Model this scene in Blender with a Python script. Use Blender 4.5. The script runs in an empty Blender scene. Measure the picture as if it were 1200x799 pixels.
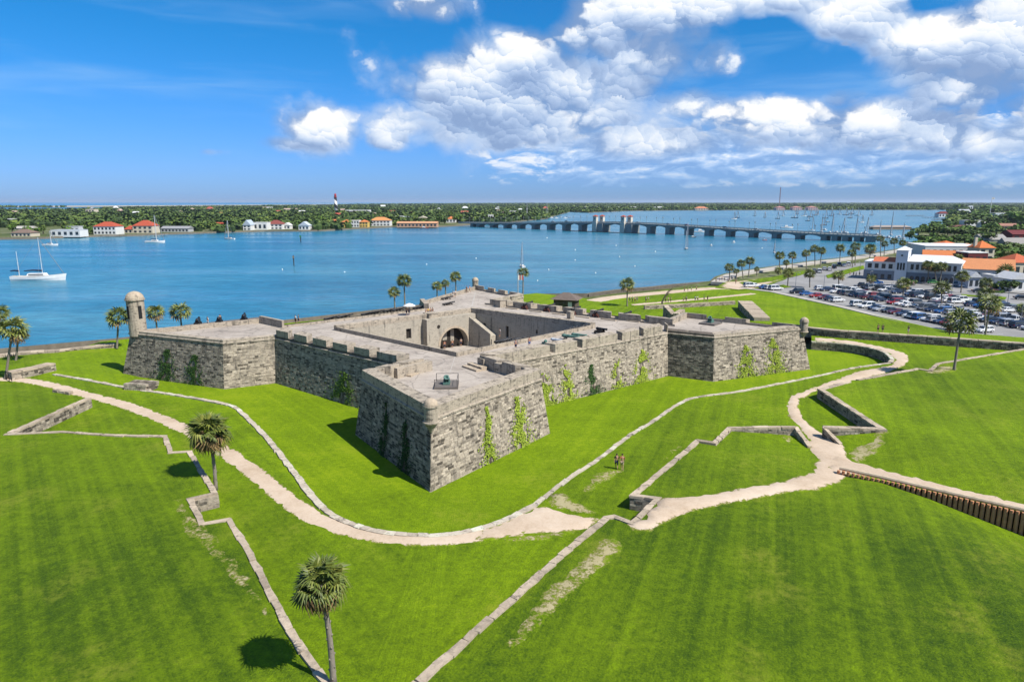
import bpy, bmesh, math, random
from mathutils import Vector, Matrix, noise as mnoise
from mathutils.geometry import delaunay_2d_cdt
random.seed(7)
SC = bpy.context.scene
COL = SC.collection
R = math.radians

# ------------------------------------------------------------------ camera
F, CX, CY, HOR, H = 800.0, 600.0, 399.5, 236.5, 30.0
TH = math.atan((CY - HOR) / F); CT, ST = math.cos(TH), math.sin(TH)
cam = bpy.data.cameras.new('camera'); camo = bpy.data.objects.new('camera', cam); COL.objects.link(camo)
cam.sensor_width = 36.0; cam.lens = 24.0; cam.clip_start = 0.5; cam.clip_end = 60000
camo.location = (0, 0, H); camo.rotation_euler = (math.pi/2 - TH, 0, 0)
SC.camera = camo

def G(px, py, z=0.0):
    """where the sight line of a photograph pixel meets height z (survey of the site from the photograph)"""
    u = (px - CX) / F; v = (py - CY) / F
    fw = CT - v*ST; dn = ST + v*CT
    t = (H - z) / dn
    return Vector((u*t, fw*t, z))
def azel(px, py):
    u = (px - CX) / F; v = (py - CY) / F
    fw = CT - v*ST; dn = ST + v*CT
    return math.atan2(u, fw), -math.atan2(dn, math.hypot(u, fw))

# ------------------------------------------------------------------ light
SUN_AZ, SUN_EL = R(123.0), R(50.0)            # azimuth clockwise from +Y
sl = bpy.data.lights.new('sun', 'SUN'); so = bpy.data.objects.new('sun', sl); COL.objects.link(so)
sl.energy = 5.0; sl.angle = R(0.5); sl.color = (1.0, 0.955, 0.88)
sdir = Vector((math.sin(SUN_AZ)*math.cos(SUN_EL), math.cos(SUN_AZ)*math.cos(SUN_EL), math.sin(SUN_EL)))
so.rotation_euler = sdir.to_track_quat('Z', 'Y').to_euler(); so.location = (60, -40, 120)
SC.view_settings.view_transform = 'Standard'; SC.view_settings.look = 'None'
SC.view_settings.exposure = 0.65; SC.view_settings.gamma = 1.0
try:
    SC.cycles.use_denoising = True
    SC.cycles.max_bounces = 6; SC.cycles.transparent_max_bounces = 12
    SC.cycles.sample_clamp_indirect = 6.0
except Exception: pass

# ------------------------------------------------------------------ node helper
class NT:
    """tiny helper that writes shader node graphs"""
    def __init__(s, tree): s.t = tree; s.n = tree.nodes; s.l = tree.links
    def new(s, typ, **kw):
        n = s.n.new(typ)
        for k, v in kw.items(): setattr(n, k, v)
        return n
    def put(s, sock, v):
        if isinstance(v, bpy.types.NodeSocket): s.l.new(v, sock)
        elif v is not None:
            if hasattr(sock.default_value, '__len__') and not hasattr(v, '__len__'):
                v = (v,)*len(sock.default_value)
            if hasattr(sock.default_value, '__len__') and len(sock.default_value) == 4 and len(v) == 3: v = (*v, 1)
            sock.default_value = v
    def m(s, op, a, b=None, c=None, clamp=False):
        n = s.new('ShaderNodeMath', operation=op, use_clamp=clamp)
        s.put(n.inputs[0], a); s.put(n.inputs[1], b)
        if c is not None: s.put(n.inputs[2], c)
        return n.outputs[0]
    def add(s, a, b): return s.m('ADD', a, b)
    def sub(s, a, b): return s.m('SUBTRACT', a, b)
    def mul(s, a, b): return s.m('MULTIPLY', a, b)
    def v(s, op, a, b=None):
        n = s.new('ShaderNodeVectorMath', operation=op)
        s.put(n.inputs[0], a)
        if op == 'SCALE': s.put(n.inputs['Scale'], b)
        elif b is not None: s.put(n.inputs[1], b)
        return n.outputs['Value'] if op in ('LENGTH', 'DOT_PRODUCT', 'DISTANCE') else n.outputs[0]
    def xyz(s, x, y, z):
        n = s.new('ShaderNodeCombineXYZ'); s.put(n.inputs[0], x); s.put(n.inputs[1], y); s.put(n.inputs[2], z); return n.outputs[0]
    def sep(s, v):
        n = s.new('ShaderNodeSeparateXYZ'); s.put(n.inputs[0], v); return n.outputs
    def noise(s, vec, scale, detail=3, rough=0.55, out=0, dist=0.0, dim='3D'):
        n = s.new('ShaderNodeTexNoise', noise_dimensions=dim)
        s.put(n.inputs['Vector'], vec); s.put(n.inputs['Scale'], scale); s.put(n.inputs['Detail'], detail)
        s.put(n.inputs['Roughness'], rough); s.put(n.inputs['Distortion'], dist)
        return n.outputs[out]
    def voro(s, vec, scale, detail=0, rough=0.5, feature='F1', out=0, rnd=1.0):
        n = s.new('ShaderNodeTexVoronoi', feature=feature)
        s.put(n.inputs['Vector'], vec); s.put(n.inputs['Scale'], scale)
        if 'Detail' in n.inputs: s.put(n.inputs['Detail'], detail); s.put(n.inputs['Roughness'], rough)
        s.put(n.inputs['Randomness'], rnd)
        return n.outputs[out]
    def ss(s, x, a, b, lo=0.0, hi=1.0):
        n = s.new('ShaderNodeMapRange', interpolation_type='SMOOTHSTEP')
        s.put(n.inputs[0], x); s.put(n.inputs[1], a); s.put(n.inputs[2], b); s.put(n.inputs[3], lo); s.put(n.inputs[4], hi)
        return n.outputs[0]
    def lin(s, x, a, b, lo=0.0, hi=1.0):
        n = s.new('ShaderNodeMapRange'); n.clamp = True
        s.put(n.inputs[0], x); s.put(n.inputs[1], a); s.put(n.inputs[2], b); s.put(n.inputs[3], lo); s.put(n.inputs[4], hi)
        return n.outputs[0]
    def mix(s, f, a, b, blend='MIX'):
        n = s.new('ShaderNodeMix', data_type='RGBA', blend_type=blend)
        s.put(n.inputs[0], f); s.put(n.inputs[6], a); s.put(n.inputs[7], b)
        return n.outputs[2]
    def ramp(s, f, stops):
        n = s.new('ShaderNodeValToRGB'); e = n.color_ramp.elements
        while len(e) < len(stops): e.new(0.5)
        for q, (p, c) in zip(e, stops): q.position = p; q.color = (*c, 1) if len(c) == 3 else c
        s.put(n.inputs[0], f); return n.outputs[0]
# ------------------------------------------------------------------ sky
W = bpy.data.worlds.new('World'); SC.world = W; W.use_nodes = True
try: W.cycles.sampling_method = 'MANUAL'; W.cycles.sample_map_resolution = 512
except Exception: pass
wt = W.node_tree; wt.nodes.clear()
def vor2(k, vec, scale, detail, rough):
    n = k.new('ShaderNodeTexVoronoi', feature='F1', voronoi_dimensions='2D')
    k.put(n.inputs['Vector'], vec); k.put(n.inputs['Scale'], scale); k.put(n.inputs['Detail'], detail); k.put(n.inputs['Roughness'], rough)
    return n.outputs[0]
def vma(k, a, b, c):
    n = k.new('ShaderNodeVectorMath', operation='MULTIPLY_ADD')
    for i, q in enumerate((a, b, c)): k.put(n.inputs[i], q)
    return n.outputs[0]
# banks of cumulus: (x, y, half width, half height, weight), measured in the photograph, kept as azimuth / elevation
BANKS = [(580,108,112,62,1.0),(622,66,52,48,.95),(535,92,70,44,.8),(655,105,66,64,.85),(690,28,76,46,.95),(770,8,100,42,1.0),(855,72,74,36,1.0),(780,62,85,46,.85),(735,100,80,46,.72),
         (915,-8,70,34,.8),(1010,18,100,46,1.0),(1085,55,116,58,1.1),(1170,45,90,66,1.0),(1130,98,100,38,.95),
         (372,152,46,30,.95),(340,168,40,13,.7),(455,164,24,13,.85),(500,6,52,24,.8),(560,150,85,30,.8),(470,142,66,26,.6),(665,140,90,34,.9),(760,158,100,28,.9),
         (985,112,44,26,.95),(900,130,130,38,.98),(1010,140,110,38,.9),(1120,150,120,34,.85),(820,122,90,34,.75),(1210,140,80,40,.9),
         (245,178,24,6,.5),(1400,60,170,70,.9),(1600,110,150,60,.8),(-300,130,160,40,.5)]
def cov_group():
    g = bpy.data.node_groups.new('cloud_banks', 'ShaderNodeTree')
    g.interface.new_socket('AzEl', in_out='INPUT', socket_type='NodeSocketVector')
    g.interface.new_socket('Cover', in_out='OUTPUT', socket_type='NodeSocketFloat')
    k = NT(g); gi = k.new('NodeGroupInput'); go = k.new('NodeGroupOutput')
    p = gi.outputs[0]; acc = None
    for (px, py, rx, ry, w) in BANKS:
        a, e = azel(px, py); a2, _ = azel(px + rx, py); _, e3 = azel(px, py - ry)
        A, B = 1/abs(a2-a), 1/abs(e3-e)
        q = vma(k, p, (A, B, 0), (-a*A, -e*B, 0))
        b = k.mul(k.m('POWER', 0.45, k.v('DOT_PRODUCT', q, q)), w)
        acc = b if acc is None else k.m('MAXIMUM', acc, b)
    for (px, py, rx, ry, w) in ((935,82,95,36,1.0),(900,50,40,22,.6),(620,8,36,22,.6),(1085,2,40,12,.7),(770,150,60,10,.35),(1180,140,50,14,.4)):   # clear gaps
        a, e = azel(px, py); a2, _ = azel(px + rx, py); _, e3 = azel(px, py - ry)
        A, B = 1/abs(a2-a), 1/abs(e3-e); q = vma(k, p, (A, B, 0), (-a*A, -e*B, 0))
        acc = k.sub(acc, k.mul(k.m('POWER', 0.45, k.v('DOT_PRODUCT', q, q)), w))
    k.l.new(acc, go.inputs[0]); return g
def puff_group():
    """overlapping billows at three sizes: their density, and how far each faces the sun (from the offset to its own centre)"""
    g = bpy.data.node_groups.new('cloud_billows', 'ShaderNodeTree')
    g.interface.new_socket('AzEl', in_out='INPUT', socket_type='NodeSocketVector')
    for n in ('Rough', 'Facing'): g.interface.new_socket(n, in_out='OUTPUT', socket_type='NodeSocketFloat')
    k = NT(g); gi = k.new('NodeGroupInput'); go = k.new('NodeGroupOutput')
    p = vma(k, gi.outputs[0], (1, 1.3, 0), (0, 0, 0))
    w = vma(k, k.v('SUBTRACT', k.noise(p, 9.0, 2, .55, out=1, dim='2D'), (.5, .5, .5)), (.05, .05, 0), p)
    w = vma(k, k.v('SUBTRACT', k.noise(p, 55.0, 4, .62, out=1, dim='2D'), (.5, .5, .5)), (.020, .020, 0), w)
    den = k.mul(k.sub(k.noise(w, 26.0, 6, .62, dim='2D'), .5), .55); fac = None
    for sc, wd, wf in ((10.0, .62, .85), (23.0, .34, .72), (52.0, .22, .55)):
        n = k.new('ShaderNodeTexVoronoi', feature='F1', voronoi_dimensions='2D'); k.put(n.inputs['Vector'], w); k.put(n.inputs['Scale'], sc)
        off = k.v('SUBTRACT', w, n.outputs['Position'])
        f = k.mul(k.v('DOT_PRODUCT', off, (.38, .92, 0)), sc*wf); fac = f if fac is None else k.add(fac, f)
        den = k.add(den, k.mul(k.sub(.45, n.outputs['Distance']), wd))
    k.l.new(den, go.inputs[0]); k.l.new(fac, go.inputs[1]); return g
CG, RG = cov_group(), puff_group()
k = NT(wt)
tc = k.new('ShaderNodeTexCoord'); dirv = k.v('NORMALIZE', tc.outputs['Generated'])
def use(g, v):
    n = k.new('ShaderNodeGroup'); n.node_tree = g; k.l.new(v, n.inputs[0]); return n.outputs[0]
sky = k.new('ShaderNodeTexSky', sky_type='NISHITA'); sky.sun_disc = False
sky.sun_elevation = SUN_EL; sky.sun_rotation = SUN_AZ; sky.altitude = 30; sky.air_density = 1.0; sky.dust_density = 0.35; sky.ozone_density = 3.0
dx, dy, dz = k.sep(dirv)
el = k.m('ARCSINE', dz); azn = k.m('ARCTAN2', dx, dy)
# deep, polarised blue of the photograph
tint = k.mix(k.ss(el, 0.0, 0.24), (0.42, 0.75, 1.62), (0.13, 0.84, 1.42))
skyc = k.mix(1.0, sky.outputs[0], tint, 'MULTIPLY')
skyc = k.v('SCALE', skyc, 0.088)
# thin cirrus streaks
cv = k.v('MULTIPLY', dirv, (1.2, 1.2, 9.0))
cv = k.v('ADD', cv, k.v('SCALE', k.v('SUBTRACT', k.noise(cv, 2.2, 2, .5, out=1), (.5,.5,.5)), .55))
ci = k.mul(k.ss(k.noise(cv, 2.0, 5, .55), .46, .78), k.ss(el, .02, .10))
skyc = k.mix(k.mul(ci, .40), skyc, (.40, .64, .92))
P0 = k.xyz(azn, el, 0.0)
P2 = k.v('ADD', P0, (.010, .034, 0))
# outside the picture the same cumulus goes on, scattered
outside = k.m('MAXIMUM', k.ss(k.m('ABSOLUTE', azn), .80, .98), k.ss(el, .33, .45))
gen = k.mul(k.mul(k.ss(k.noise(dirv, 3.3, 2, .5), .5, .66), .8), k.mul(outside, k.ss(el, .03, .09)))
C0 = k.m('MAXIMUM', use(CG, P0), gen); C2 = k.m('MAXIMUM', use(CG, P2), gen)
pn = k.new('ShaderNodeGroup'); pn.node_tree = RG; k.l.new(P0, pn.inputs[0]); N0, FC = pn.outputs
low = k.noise(P0, 6.0, 3, .55, dim='2D')
D0 = k.add(C0, k.add(N0, k.add(-.58, k.mul(k.sub(low, .5), .80))))
# soft grey-blue body of each bank, then the sunlit billows on its upper and right-hand sides
body_a = k.mul(k.ss(k.add(C0, k.add(k.mul(N0, .40), k.mul(k.sub(low, .5), .7))), .20, .70), .92)
body_c = k.mix(k.ss(k.add(low, k.add(k.mul(N0, .22), k.mul(FC, .10))), .34, .66), (.22, .345, .59), (.52, .64, .84))
Lt = k.add(k.add(.45, k.mul(FC, .34)), k.sub(k.mul(k.sub(C0, C2), .75), k.mul(k.m('MAXIMUM', k.sub(C2, .35), 0.0), .34)))
ccol = k.ramp(Lt, [(0.0, (.26, .38, .62)), (.24, (.40, .53, .77)), (.46, (.62, .73, .90)), (.66, (.84, .89, .96)), (.9, (1.0, 1.0, .99)), (1.0, (1.04, 1.03, 1.02))])
alpha = k.ss(D0, -.04, .22)
# low decks of small flat clouds towards the horizon
pl = vma(k, P0, (1, 3.0, 0), (0, 0, 0))
pl = vma(k, k.v('SUBTRACT', k.noise(pl, 12, 2, .5, out=1, dim='2D'), (.5, .5, .5)), (.05, .05, 0), pl)
pl1 = k.v('ADD', pl, (.006, .022, 0))
a0, _ = azel(430, 190); a1, _ = azel(700, 190)
side = k.m('MAXIMUM', k.ss(azn, a0, a1), k.mul(k.ss(k.m('ABSOLUTE', azn), .9, 1.2), .8))
_, e0 = azel(900, 234); _, e1 = azel(900, 206); _, e2 = azel(900, 165); _, e3 = azel(900, 120)
cb = k.sub(k.mul(k.mul(k.mul(k.ss(el, e0, e1), k.ss(el, e2, e3, 1.0, 0.0)), side), 1.0), .66)
b0 = k.add(cb, k.mul(k.sub(k.noise(pl, 17.0, 6, .6, dim='2D'), .44), 1.5))
b1 = k.add(cb, k.mul(k.sub(k.noise(pl1, 17.0, 4, .6, dim='2D'), .44), 1.5))
LB = k.m('ADD', k.m('EXPONENT', k.mul(k.m('MAXIMUM', b1, 0.0), -4.0)), k.sub(b0, b1), clamp=True)
bcol = k.ramp(LB, [(0.0, (.25, .42, .74)), (.4, (.48, .65, .93)), (.8, (.88, .94, 1.0)), (1.0, (1.0, 1.0, 1.0))])
c = k.mix(k.mul(k.ss(b0, -.02, .22), .9), skyc, bcol)
c = k.mix(body_a, c, body_c)
c = k.mix(alpha, c, ccol)
# distance veils the lowest clouds
veil = k.ss(el, .004, .075, .80, 0.0)
c = k.mix(veil, c, skyc)
bg = k.new('ShaderNodeBackground'); k.put(bg.inputs[0], c); bg.inputs[1].default_value = 0.68
ow = k.new('ShaderNodeOutputWorld'); k.l.new(bg.outputs[0], ow.inputs[0])
# ------------------------------------------------------------------ mesh helpers
class MB:
    """collects faces; build() links them as ONE mesh object"""
    def __init__(s): s.v = []; s.f = []; s.mi = []; s.t = []
    def vert(s, p): s.v.append((p[0], p[1], p[2])); return len(s.v) - 1
    def face(s, pts, mi=0, t=0.5):
        i = len(s.v); s.v.extend((p[0], p[1], p[2]) for p in pts)
        s.f.append(tuple(range(i, i + len(pts)))); s.mi.append(mi); s.t.append(t)
    def idx(s, f, mi=0, t=0.5): s.f.append(tuple(f)); s.mi.append(mi); s.t.append(t)
    def box(s, c, d, rz=0.0, mi=0, t=0.5, top=1.0, bottom=True):
        """box centred in x,y on c, standing on c.z; top = scale of its upper face"""
        ca, sa = math.cos(rz), math.sin(rz); i = len(s.v)
        for z, k in ((0, 1.0), (d[2], top)):
            for (x, y) in ((-1,-1),(1,-1),(1,1),(-1,1)):
                X, Y = x*d[0]/2*k, y*d[1]/2*k
                s.v.append((c[0] + X*ca - Y*sa, c[1] + X*sa + Y*ca, c[2] + z))
        fs = [(4,5,6,7),(0,1,5,4),(1,2,6,5),(2,3,7,6),(3,0,4,7)] + ([(3,2,1,0)] if bottom else [])
        for f in fs: s.idx([i + q for q in f], mi, t)
    def prism(s, poly, z0, z1, mi=0, t=0.5, cap=True, bottom=False):
        """poly counter-clockwise; z0, z1 numbers or lists"""
        n = len(poly); i = len(s.v)
        a = z0 if hasattr(z0, '__len__') else [z0]*n; b = z1 if hasattr(z1, '__len__') else [z1]*n
        for p, z in zip(poly, a): s.v.append((p[0], p[1], z))
        for p, z in zip(poly, b): s.v.append((p[0], p[1], z))
        for q in range(n): s.idx((i+q, i+(q+1) % n, i+n+(q+1) % n, i+n+q), mi, t)
        if cap: s.idx([i+n+q for q in range(n)], mi, t)
        if bottom: s.idx([i+q for q in reversed(range(n))], mi, t)
    def tube(s, pts, rad, n=6, mi=0, t=0.5, caps=True):
        rings = []
        for q, p in enumerate(pts):
            p = Vector(p); a = Vector(pts[max(q-1, 0)]); b = Vector(pts[min(q+1, len(pts)-1)])
            d = (b - a).normalized(); u = d.orthogonal().normalized() if abs(d.z) < .99 else Vector((1, 0, 0)); w = d.cross(u).normalized(); u = w.cross(d)
            r = rad[q] if hasattr(rad, '__len__') else rad
            i = len(s.v)
            for k in range(n):
                g = 2*math.pi*k/n; o = u*math.cos(g)*r + w*math.sin(g)*r; s.v.append(tuple(p + o))
            rings.append(i)
        for a, b in zip(rings, rings[1:]):
            for k in range(n): s.idx((a+k, a+(k+1) % n, b+(k+1) % n, b+k), mi, t)
        if caps:
            s.idx([rings[0]+k for k in reversed(range(n))], mi, t); s.idx([rings[-1]+k for k in range(n)], mi, t)
    def lathe(s, prof, c=(0,0,0), n=12, mi=0, t=0.5, sx=1.0, sy=1.0):
        rings = []
        for (r, z) in prof:
            i = len(s.v)
            for k in range(n):
                g = 2*math.pi*k/n; s.v.append((c[0]+r*math.cos(g)*sx, c[1]+r*math.sin(g)*sy, c[2]+z))
            rings.append(i)
        for a, b in zip(rings, rings[1:]):
            for k in range(n): s.idx((a+k, a+(k+1) % n, b+(k+1) % n, b+k), mi, t)
        s.idx([rings[-1]+k for k in range(n)], mi, t); s.idx([rings[0]+k for k in reversed(range(n))], mi, t)
    def mesh(s, name, mats, smooth=False, off=None):
        me = bpy.data.meshes.new(name)
        v = s.v if off is None else [(a-off[0], b-off[1], c-off[2]) for a, b, c in s.v]
        me.from_pydata(v, [], s.f)
        for m_ in (mats if isinstance(mats, (list, tuple)) else [mats]): me.materials.append(m_)
        me.polygons.foreach_set('material_index', s.mi)
        if smooth: me.polygons.foreach_set('use_smooth', [True]*len(s.f))
        at = me.attributes.new('tint', 'FLOAT', 'FACE'); at.data.foreach_set('value', s.t)
        me.update(); return me
    def build(s, name, mats, parent=None, smooth=False, off=None):
        if off is None and parent is not None and parent.get('world'): off = parent.location
        o = bpy.data.objects.new(name, s.mesh(name, mats, smooth, off)); COL.objects.link(o)
        if parent is not None: o.parent = parent
        return o

def tag(o, label=None, cat=None, group=None, kind=None):
    if label: o['label'] = label
    if cat: o['category'] = cat
    if group: o['group'] = group
    if kind: o['kind'] = kind
    return o
def thing(name, label, cat, loc=(0,0,0), rz=0.0, group=None, world=False):
    """an Empty at the thing's base; world=True: its parts are given in world coordinates"""
    o = bpy.data.objects.new(name, None); COL.objects.link(o); o.empty_display_size = .3
    o.location = loc; o.rotation_euler = (0, 0, rz)
    if world: o['world'] = 1
    return tag(o, label, cat, group)
def link(name, me, parent=None, loc=(0,0,0), rot=(0,0,0), sc=(1,1,1)):
    o = bpy.data.objects.new(name, me); COL.objects.link(o); o.location = loc; o.rotation_euler = rot; o.scale = sc
    if parent is not None: o.parent = parent
    return o
def dup(root, loc=None, rz=None, label=None, group=None, sc=None):
    r = root.copy(); COL.objects.link(r)
    if loc is not None: r.location = loc
    if rz is not None: r.rotation_euler = (0, 0, rz)
    if sc is not None: r.scale = (sc, sc, sc) if not hasattr(sc, '__len__') else sc
    if label: r['label'] = label
    if group: r['group'] = group
    for ch in KIDS.get(root.name, root.children):
        c = ch.copy(); COL.objects.link(c); c.parent = r
        for g in ch.children:
            d = g.copy(); COL.objects.link(d); d.parent = c
    return r
KIDS = {}
def keep(root): KIDS[root.name] = list(root.children); return root
def set_mat(o, m):
    """own material on a copy that shares its mesh"""
    o.material_slots[0].link = 'OBJECT'; o.material_slots[0].material = m

def lerp(a, b, t): return a + (b - a)*t
def L2(a, b): return math.hypot(a[0]-b[0], a[1]-b[1])
def inside(p, poly):
    x, y = p[0], p[1]; c = False; n = len(poly); j = n - 1
    for i in range(n):
        xi, yi = poly[i][0], poly[i][1]; xj, yj = poly[j][0], poly[j][1]
        if (yi > y) != (yj > y) and x < (xj-xi)*(y-yi)/(yj-yi) + xi: c = not c
        j = i
    return c
def segdist(p, a, b):
    ax, ay = a[0], a[1]; dx, dy = b[0]-ax, b[1]-ay; l = dx*dx + dy*dy
    t = 0 if l == 0 else max(0, min(1, ((p[0]-ax)*dx + (p[1]-ay)*dy)/l))
    return math.hypot(p[0]-ax-dx*t, p[1]-ay-dy*t)
def linedist(p, pl): return min(segdist(p, a, b) for a, b in zip(pl, pl[1:]))
def offset(poly, d):
    """mitred offset of a counter-clockwise polygon, d > 0 outwards"""
    n = len(poly); out = []
    for i in range(n):
        a, b, c = Vector(poly[i-1][:2]), Vector(poly[i][:2]), Vector(poly[(i+1) % n][:2])
        e, f = (b-a).normalized(), (c-b).normalized()
        n1, n2 = Vector((e.y, -e.x)), Vector((f.y, -f.x))
        m_ = n1 + n2; m_ = m_ / max(m_.length_squared, 0.35) * 2
        out.append(b + m_*d*1.0)
    return out
def area2(poly): return sum(poly[i-1][0]*poly[i][1] - poly[i][0]*poly[i-1][1] for i in range(len(poly)))/2
def resample(pl, step, jit=0.0, rnd=None):
    out = []
    for a, b in zip(pl, pl[1:]):
        a, b = Vector(a[:2]), Vector(b[:2]); n = max(1, int((b-a).length/step)); nn = Vector((-(b-a).y, (b-a).x)).normalized()
        for q in range(n):
            p = a.lerp(b, q/n)
            if q and jit: p = p + nn*(jit*(mnoise.noise((p.x*.55, p.y*.55, 3.1)) + .8*mnoise.noise((p.x*1.9, p.y*1.9, 1.7))))
            out.append(p)
    out.append(Vector(pl[-1][:2])); return out
def spline(pl, n=6):
    """Catmull-Rom through the points"""
    P_ = [Vector(p[:2]) for p in pl]; P_ = [P_[0]*2-P_[1]] + P_ + [P_[-1]*2-P_[-2]]; out = []
    for i in range(1, len(P_)-2):
        a, b, c, d = P_[i-1:i+3]
        for k in range(n):
            t = k/n; out.append(0.5*((2*b) + (c-a)*t + (2*a-5*b+4*c-d)*t*t + (3*b-a-3*c+d)*t**3))
    out.append(P_[-2]); return out
def sheet(name, poly, zf, mat, step=3.0, tone=0.5, edge_w=0.0, kind='structure', holes=(), lim=None, sink=0.0):
    """triangulated ground sheet: height zf(x, y); attributes tone (a number or function) and edge (0 at the rim, 1 from edge_w inwards)"""
    loops = [list(poly)] + [list(h) for h in holes]
    co = []; edges = []
    for lp in loops:
        i = len(co); co += [Vector((p[0], p[1])) for p in lp]
        edges += [(i+q, i+(q+1) % len(lp)) for q in range(len(lp))]
    nb = len(co)
    xs = [p[0] for p in poly]; ys = [p[1] for p in poly]
    x0, x1, y0, y1 = min(xs), max(xs), min(ys), max(ys)
    if lim: x0, x1, y0, y1 = max(x0, lim[0]), min(x1, lim[1]), max(y0, lim[2]), min(y1, lim[3])
    rr = random.Random(5); y = y0 + step/2
    while y < y1:
        x = x0 + step/2
        while x < x1:
            p = Vector((x + rr.uniform(-.3, .3)*step, y + rr.uniform(-.3, .3)*step))
            if inside(p, poly) and not any(inside(p, h) for h in holes) and min(segdist(p, co[a], co[b]) for a, b in edges) > step*.25: co.append(p)
            x += step
        y += step
    v2, e2, f2, ov, oe, of = delaunay_2d_cdt(co, edges, [], 0, 1e-4)
    fs = []
    for f in f2:
        c = sum((v2[q] for q in f), Vector((0, 0)))/len(f)
        if inside(c, poly) and not any(inside(c, h) for h in holes): fs.append(tuple(f))
    me = bpy.data.meshes.new(name)
    me.from_pydata([(p.x, p.y, zf(p.x, p.y)) for p in v2], [], fs); me.materials.append(mat)
    if me.polygons and me.polygons[0].normal.z < 0: me.flip_normals()
    tn = me.attributes.new('tone', 'FLOAT', 'POINT'); tn.data.foreach_set('value', [tone(p.x, p.y) if callable(tone) else tone for p in v2])
    if edge_w > 0:
        ed = me.attributes.new('edge', 'FLOAT', 'POINT')
        ev = [min(1.0, min(segdist(p, co[a], co[b]) for a, b in edges)/edge_w) for p in v2]; ed.data.foreach_set('value', ev)
        if sink:
            for q, e_ in zip(me.vertices, ev): q.co.z -= sink*max(0.0, 1-e_*3.0)
    me.polygons.foreach_set('use_smooth', [True]*len(me.polygons)); me.update()
    o = bpy.data.objects.new(name, me); COL.objects.link(o); o['kind'] = kind
    return o

# ------------------------------------------------------------------ materials
MATS = {}
def mat(name, col=(.5,.5,.5), rough=.8, metal=0.0, spec=0.3, fn=None):
    if name in MATS: return MATS[name]
    m_ = bpy.data.materials.new(name); m_.use_nodes = True; MATS[name] = m_
    k = NT(m_.node_tree); b = m_.node_tree.nodes['Principled BSDF']
    b.inputs['Base Color'].default_value = (*col, 1); b.inputs['Roughness'].default_value = rough
    b.inputs['Metallic'].default_value = metal
    if 'Specular IOR Level' in b.inputs: b.inputs['Specular IOR Level'].default_value = spec
    if fn: fn(k, b)
    return m_
def pos(k):
    return k.new('ShaderNodeNewGeometry').outputs['Position']
def attr(k, n): return k.new('ShaderNodeAttribute', attribute_name=n).outputs['Fac']
def bump(k, b, h, dist=.05, st=1.0):
    n = k.new('ShaderNodeBump'); k.put(n.inputs['Height'], h); n.inputs['Distance'].default_value = dist; n.inputs['Strength'].default_value = st
    k.l.new(n.outputs[0], b.inputs['Normal'])
def speck(name, col, var=.25, scale=2.0, rough=.85, spec=.2, b_=.02):
    """plain material with grain and slight dirt, so that no surface is one flat colour"""
    def fn(k, b):
        p = k.new('ShaderNodeTexCoord').outputs['Object']
        n = k.noise(p, scale, 4, .6); n2 = k.noise(p, scale*7, 2, .5)
        f = k.add(k.mul(k.sub(n, .5), var*2.2), k.add(1.0, k.mul(k.sub(n2, .5), var)))
        c = k.v('SCALE', col, f); k.l.new(c, b.inputs['Base Color'])
        if b_: bump(k, b, n2, b_, .6)
    return mat(name, col, rough, 0, spec, fn)

def lawn_color(k, p, tone):
    """grass colour by place: lime in the moat, deep green on the glacis, mowing streaks, worn yellow patches"""
    big = k.noise(p, .035, 3, .55); mid = k.noise(p, .22, 4, .6); fine = k.noise(p, 1.5, 5, .72); grain = k.noise(p, 7.0, 3, .75)
    pr = k.new('ShaderNodeVectorRotate', rotation_type='Z_AXIS'); k.put(pr.inputs['Vector'], p); pr.inputs['Angle'].default_value = R(22)
    px_, py_, _ = k.sep(p); lf = k.ss(px_, -9.0, -5.0)
    sc_ = k.m('ADD', k.mul(k.sub(1.0, lf), k.add(k.mul(px_, .8), k.mul(py_, .6))), k.mul(lf, k.sub(k.mul(px_, .93), k.mul(py_, .36))))
    al = k.add(k.mul(px_, .3), k.mul(py_, .5))
    st = k.noise(k.xyz(k.mul(sc_, .85), k.mul(al, .022), 0.0), 1.0, 4, .62)
    t = k.add(tone, k.add(k.mul(k.sub(big, .5), .75), k.mul(k.sub(mid, .5), .55)))
    t = k.add(t, k.mul(k.sub(st, .5), k.sub(1.5, k.mul(tone, 1.25))))
    t = k.add(t, k.add(k.mul(k.sub(fine, .5), .95), k.mul(k.sub(grain, .5), 1.0)))
    c = k.ramp(t, [(0.0, (.030, .070, .003)), (.28, (.073, .130, .003)), (.55, (.130, .207, .003)), (.8, (.180, .285, .003)), (1.0, (.25, .345, .006))])
    y = k.mul(k.ss(k.noise(p, .11, 6, .66), .53, .70), k.ss(fine, .36, .60))
    c = k.mix(k.mul(y, k.sub(.62, k.mul(tone, .35))), c, (.24, .235, .035))
    wd = k.ss(k.noise(p, .34, 5, .7), .60, .72); c = k.mix(k.mul(wd, .35), c, (.028, .085, .006))
    return c, k.add(k.mul(fine, .6), grain)
def _lawn(k, b):
    p = pos(k); c, h = lawn_color(k, p, attr(k, 'tone'))
    k.l.new(c, b.inputs['Base Color']); bump(k, b, h, .16, .9)
LAWN = mat('lawn_grass', rough=.9, spec=.12, fn=_lawn)
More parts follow.
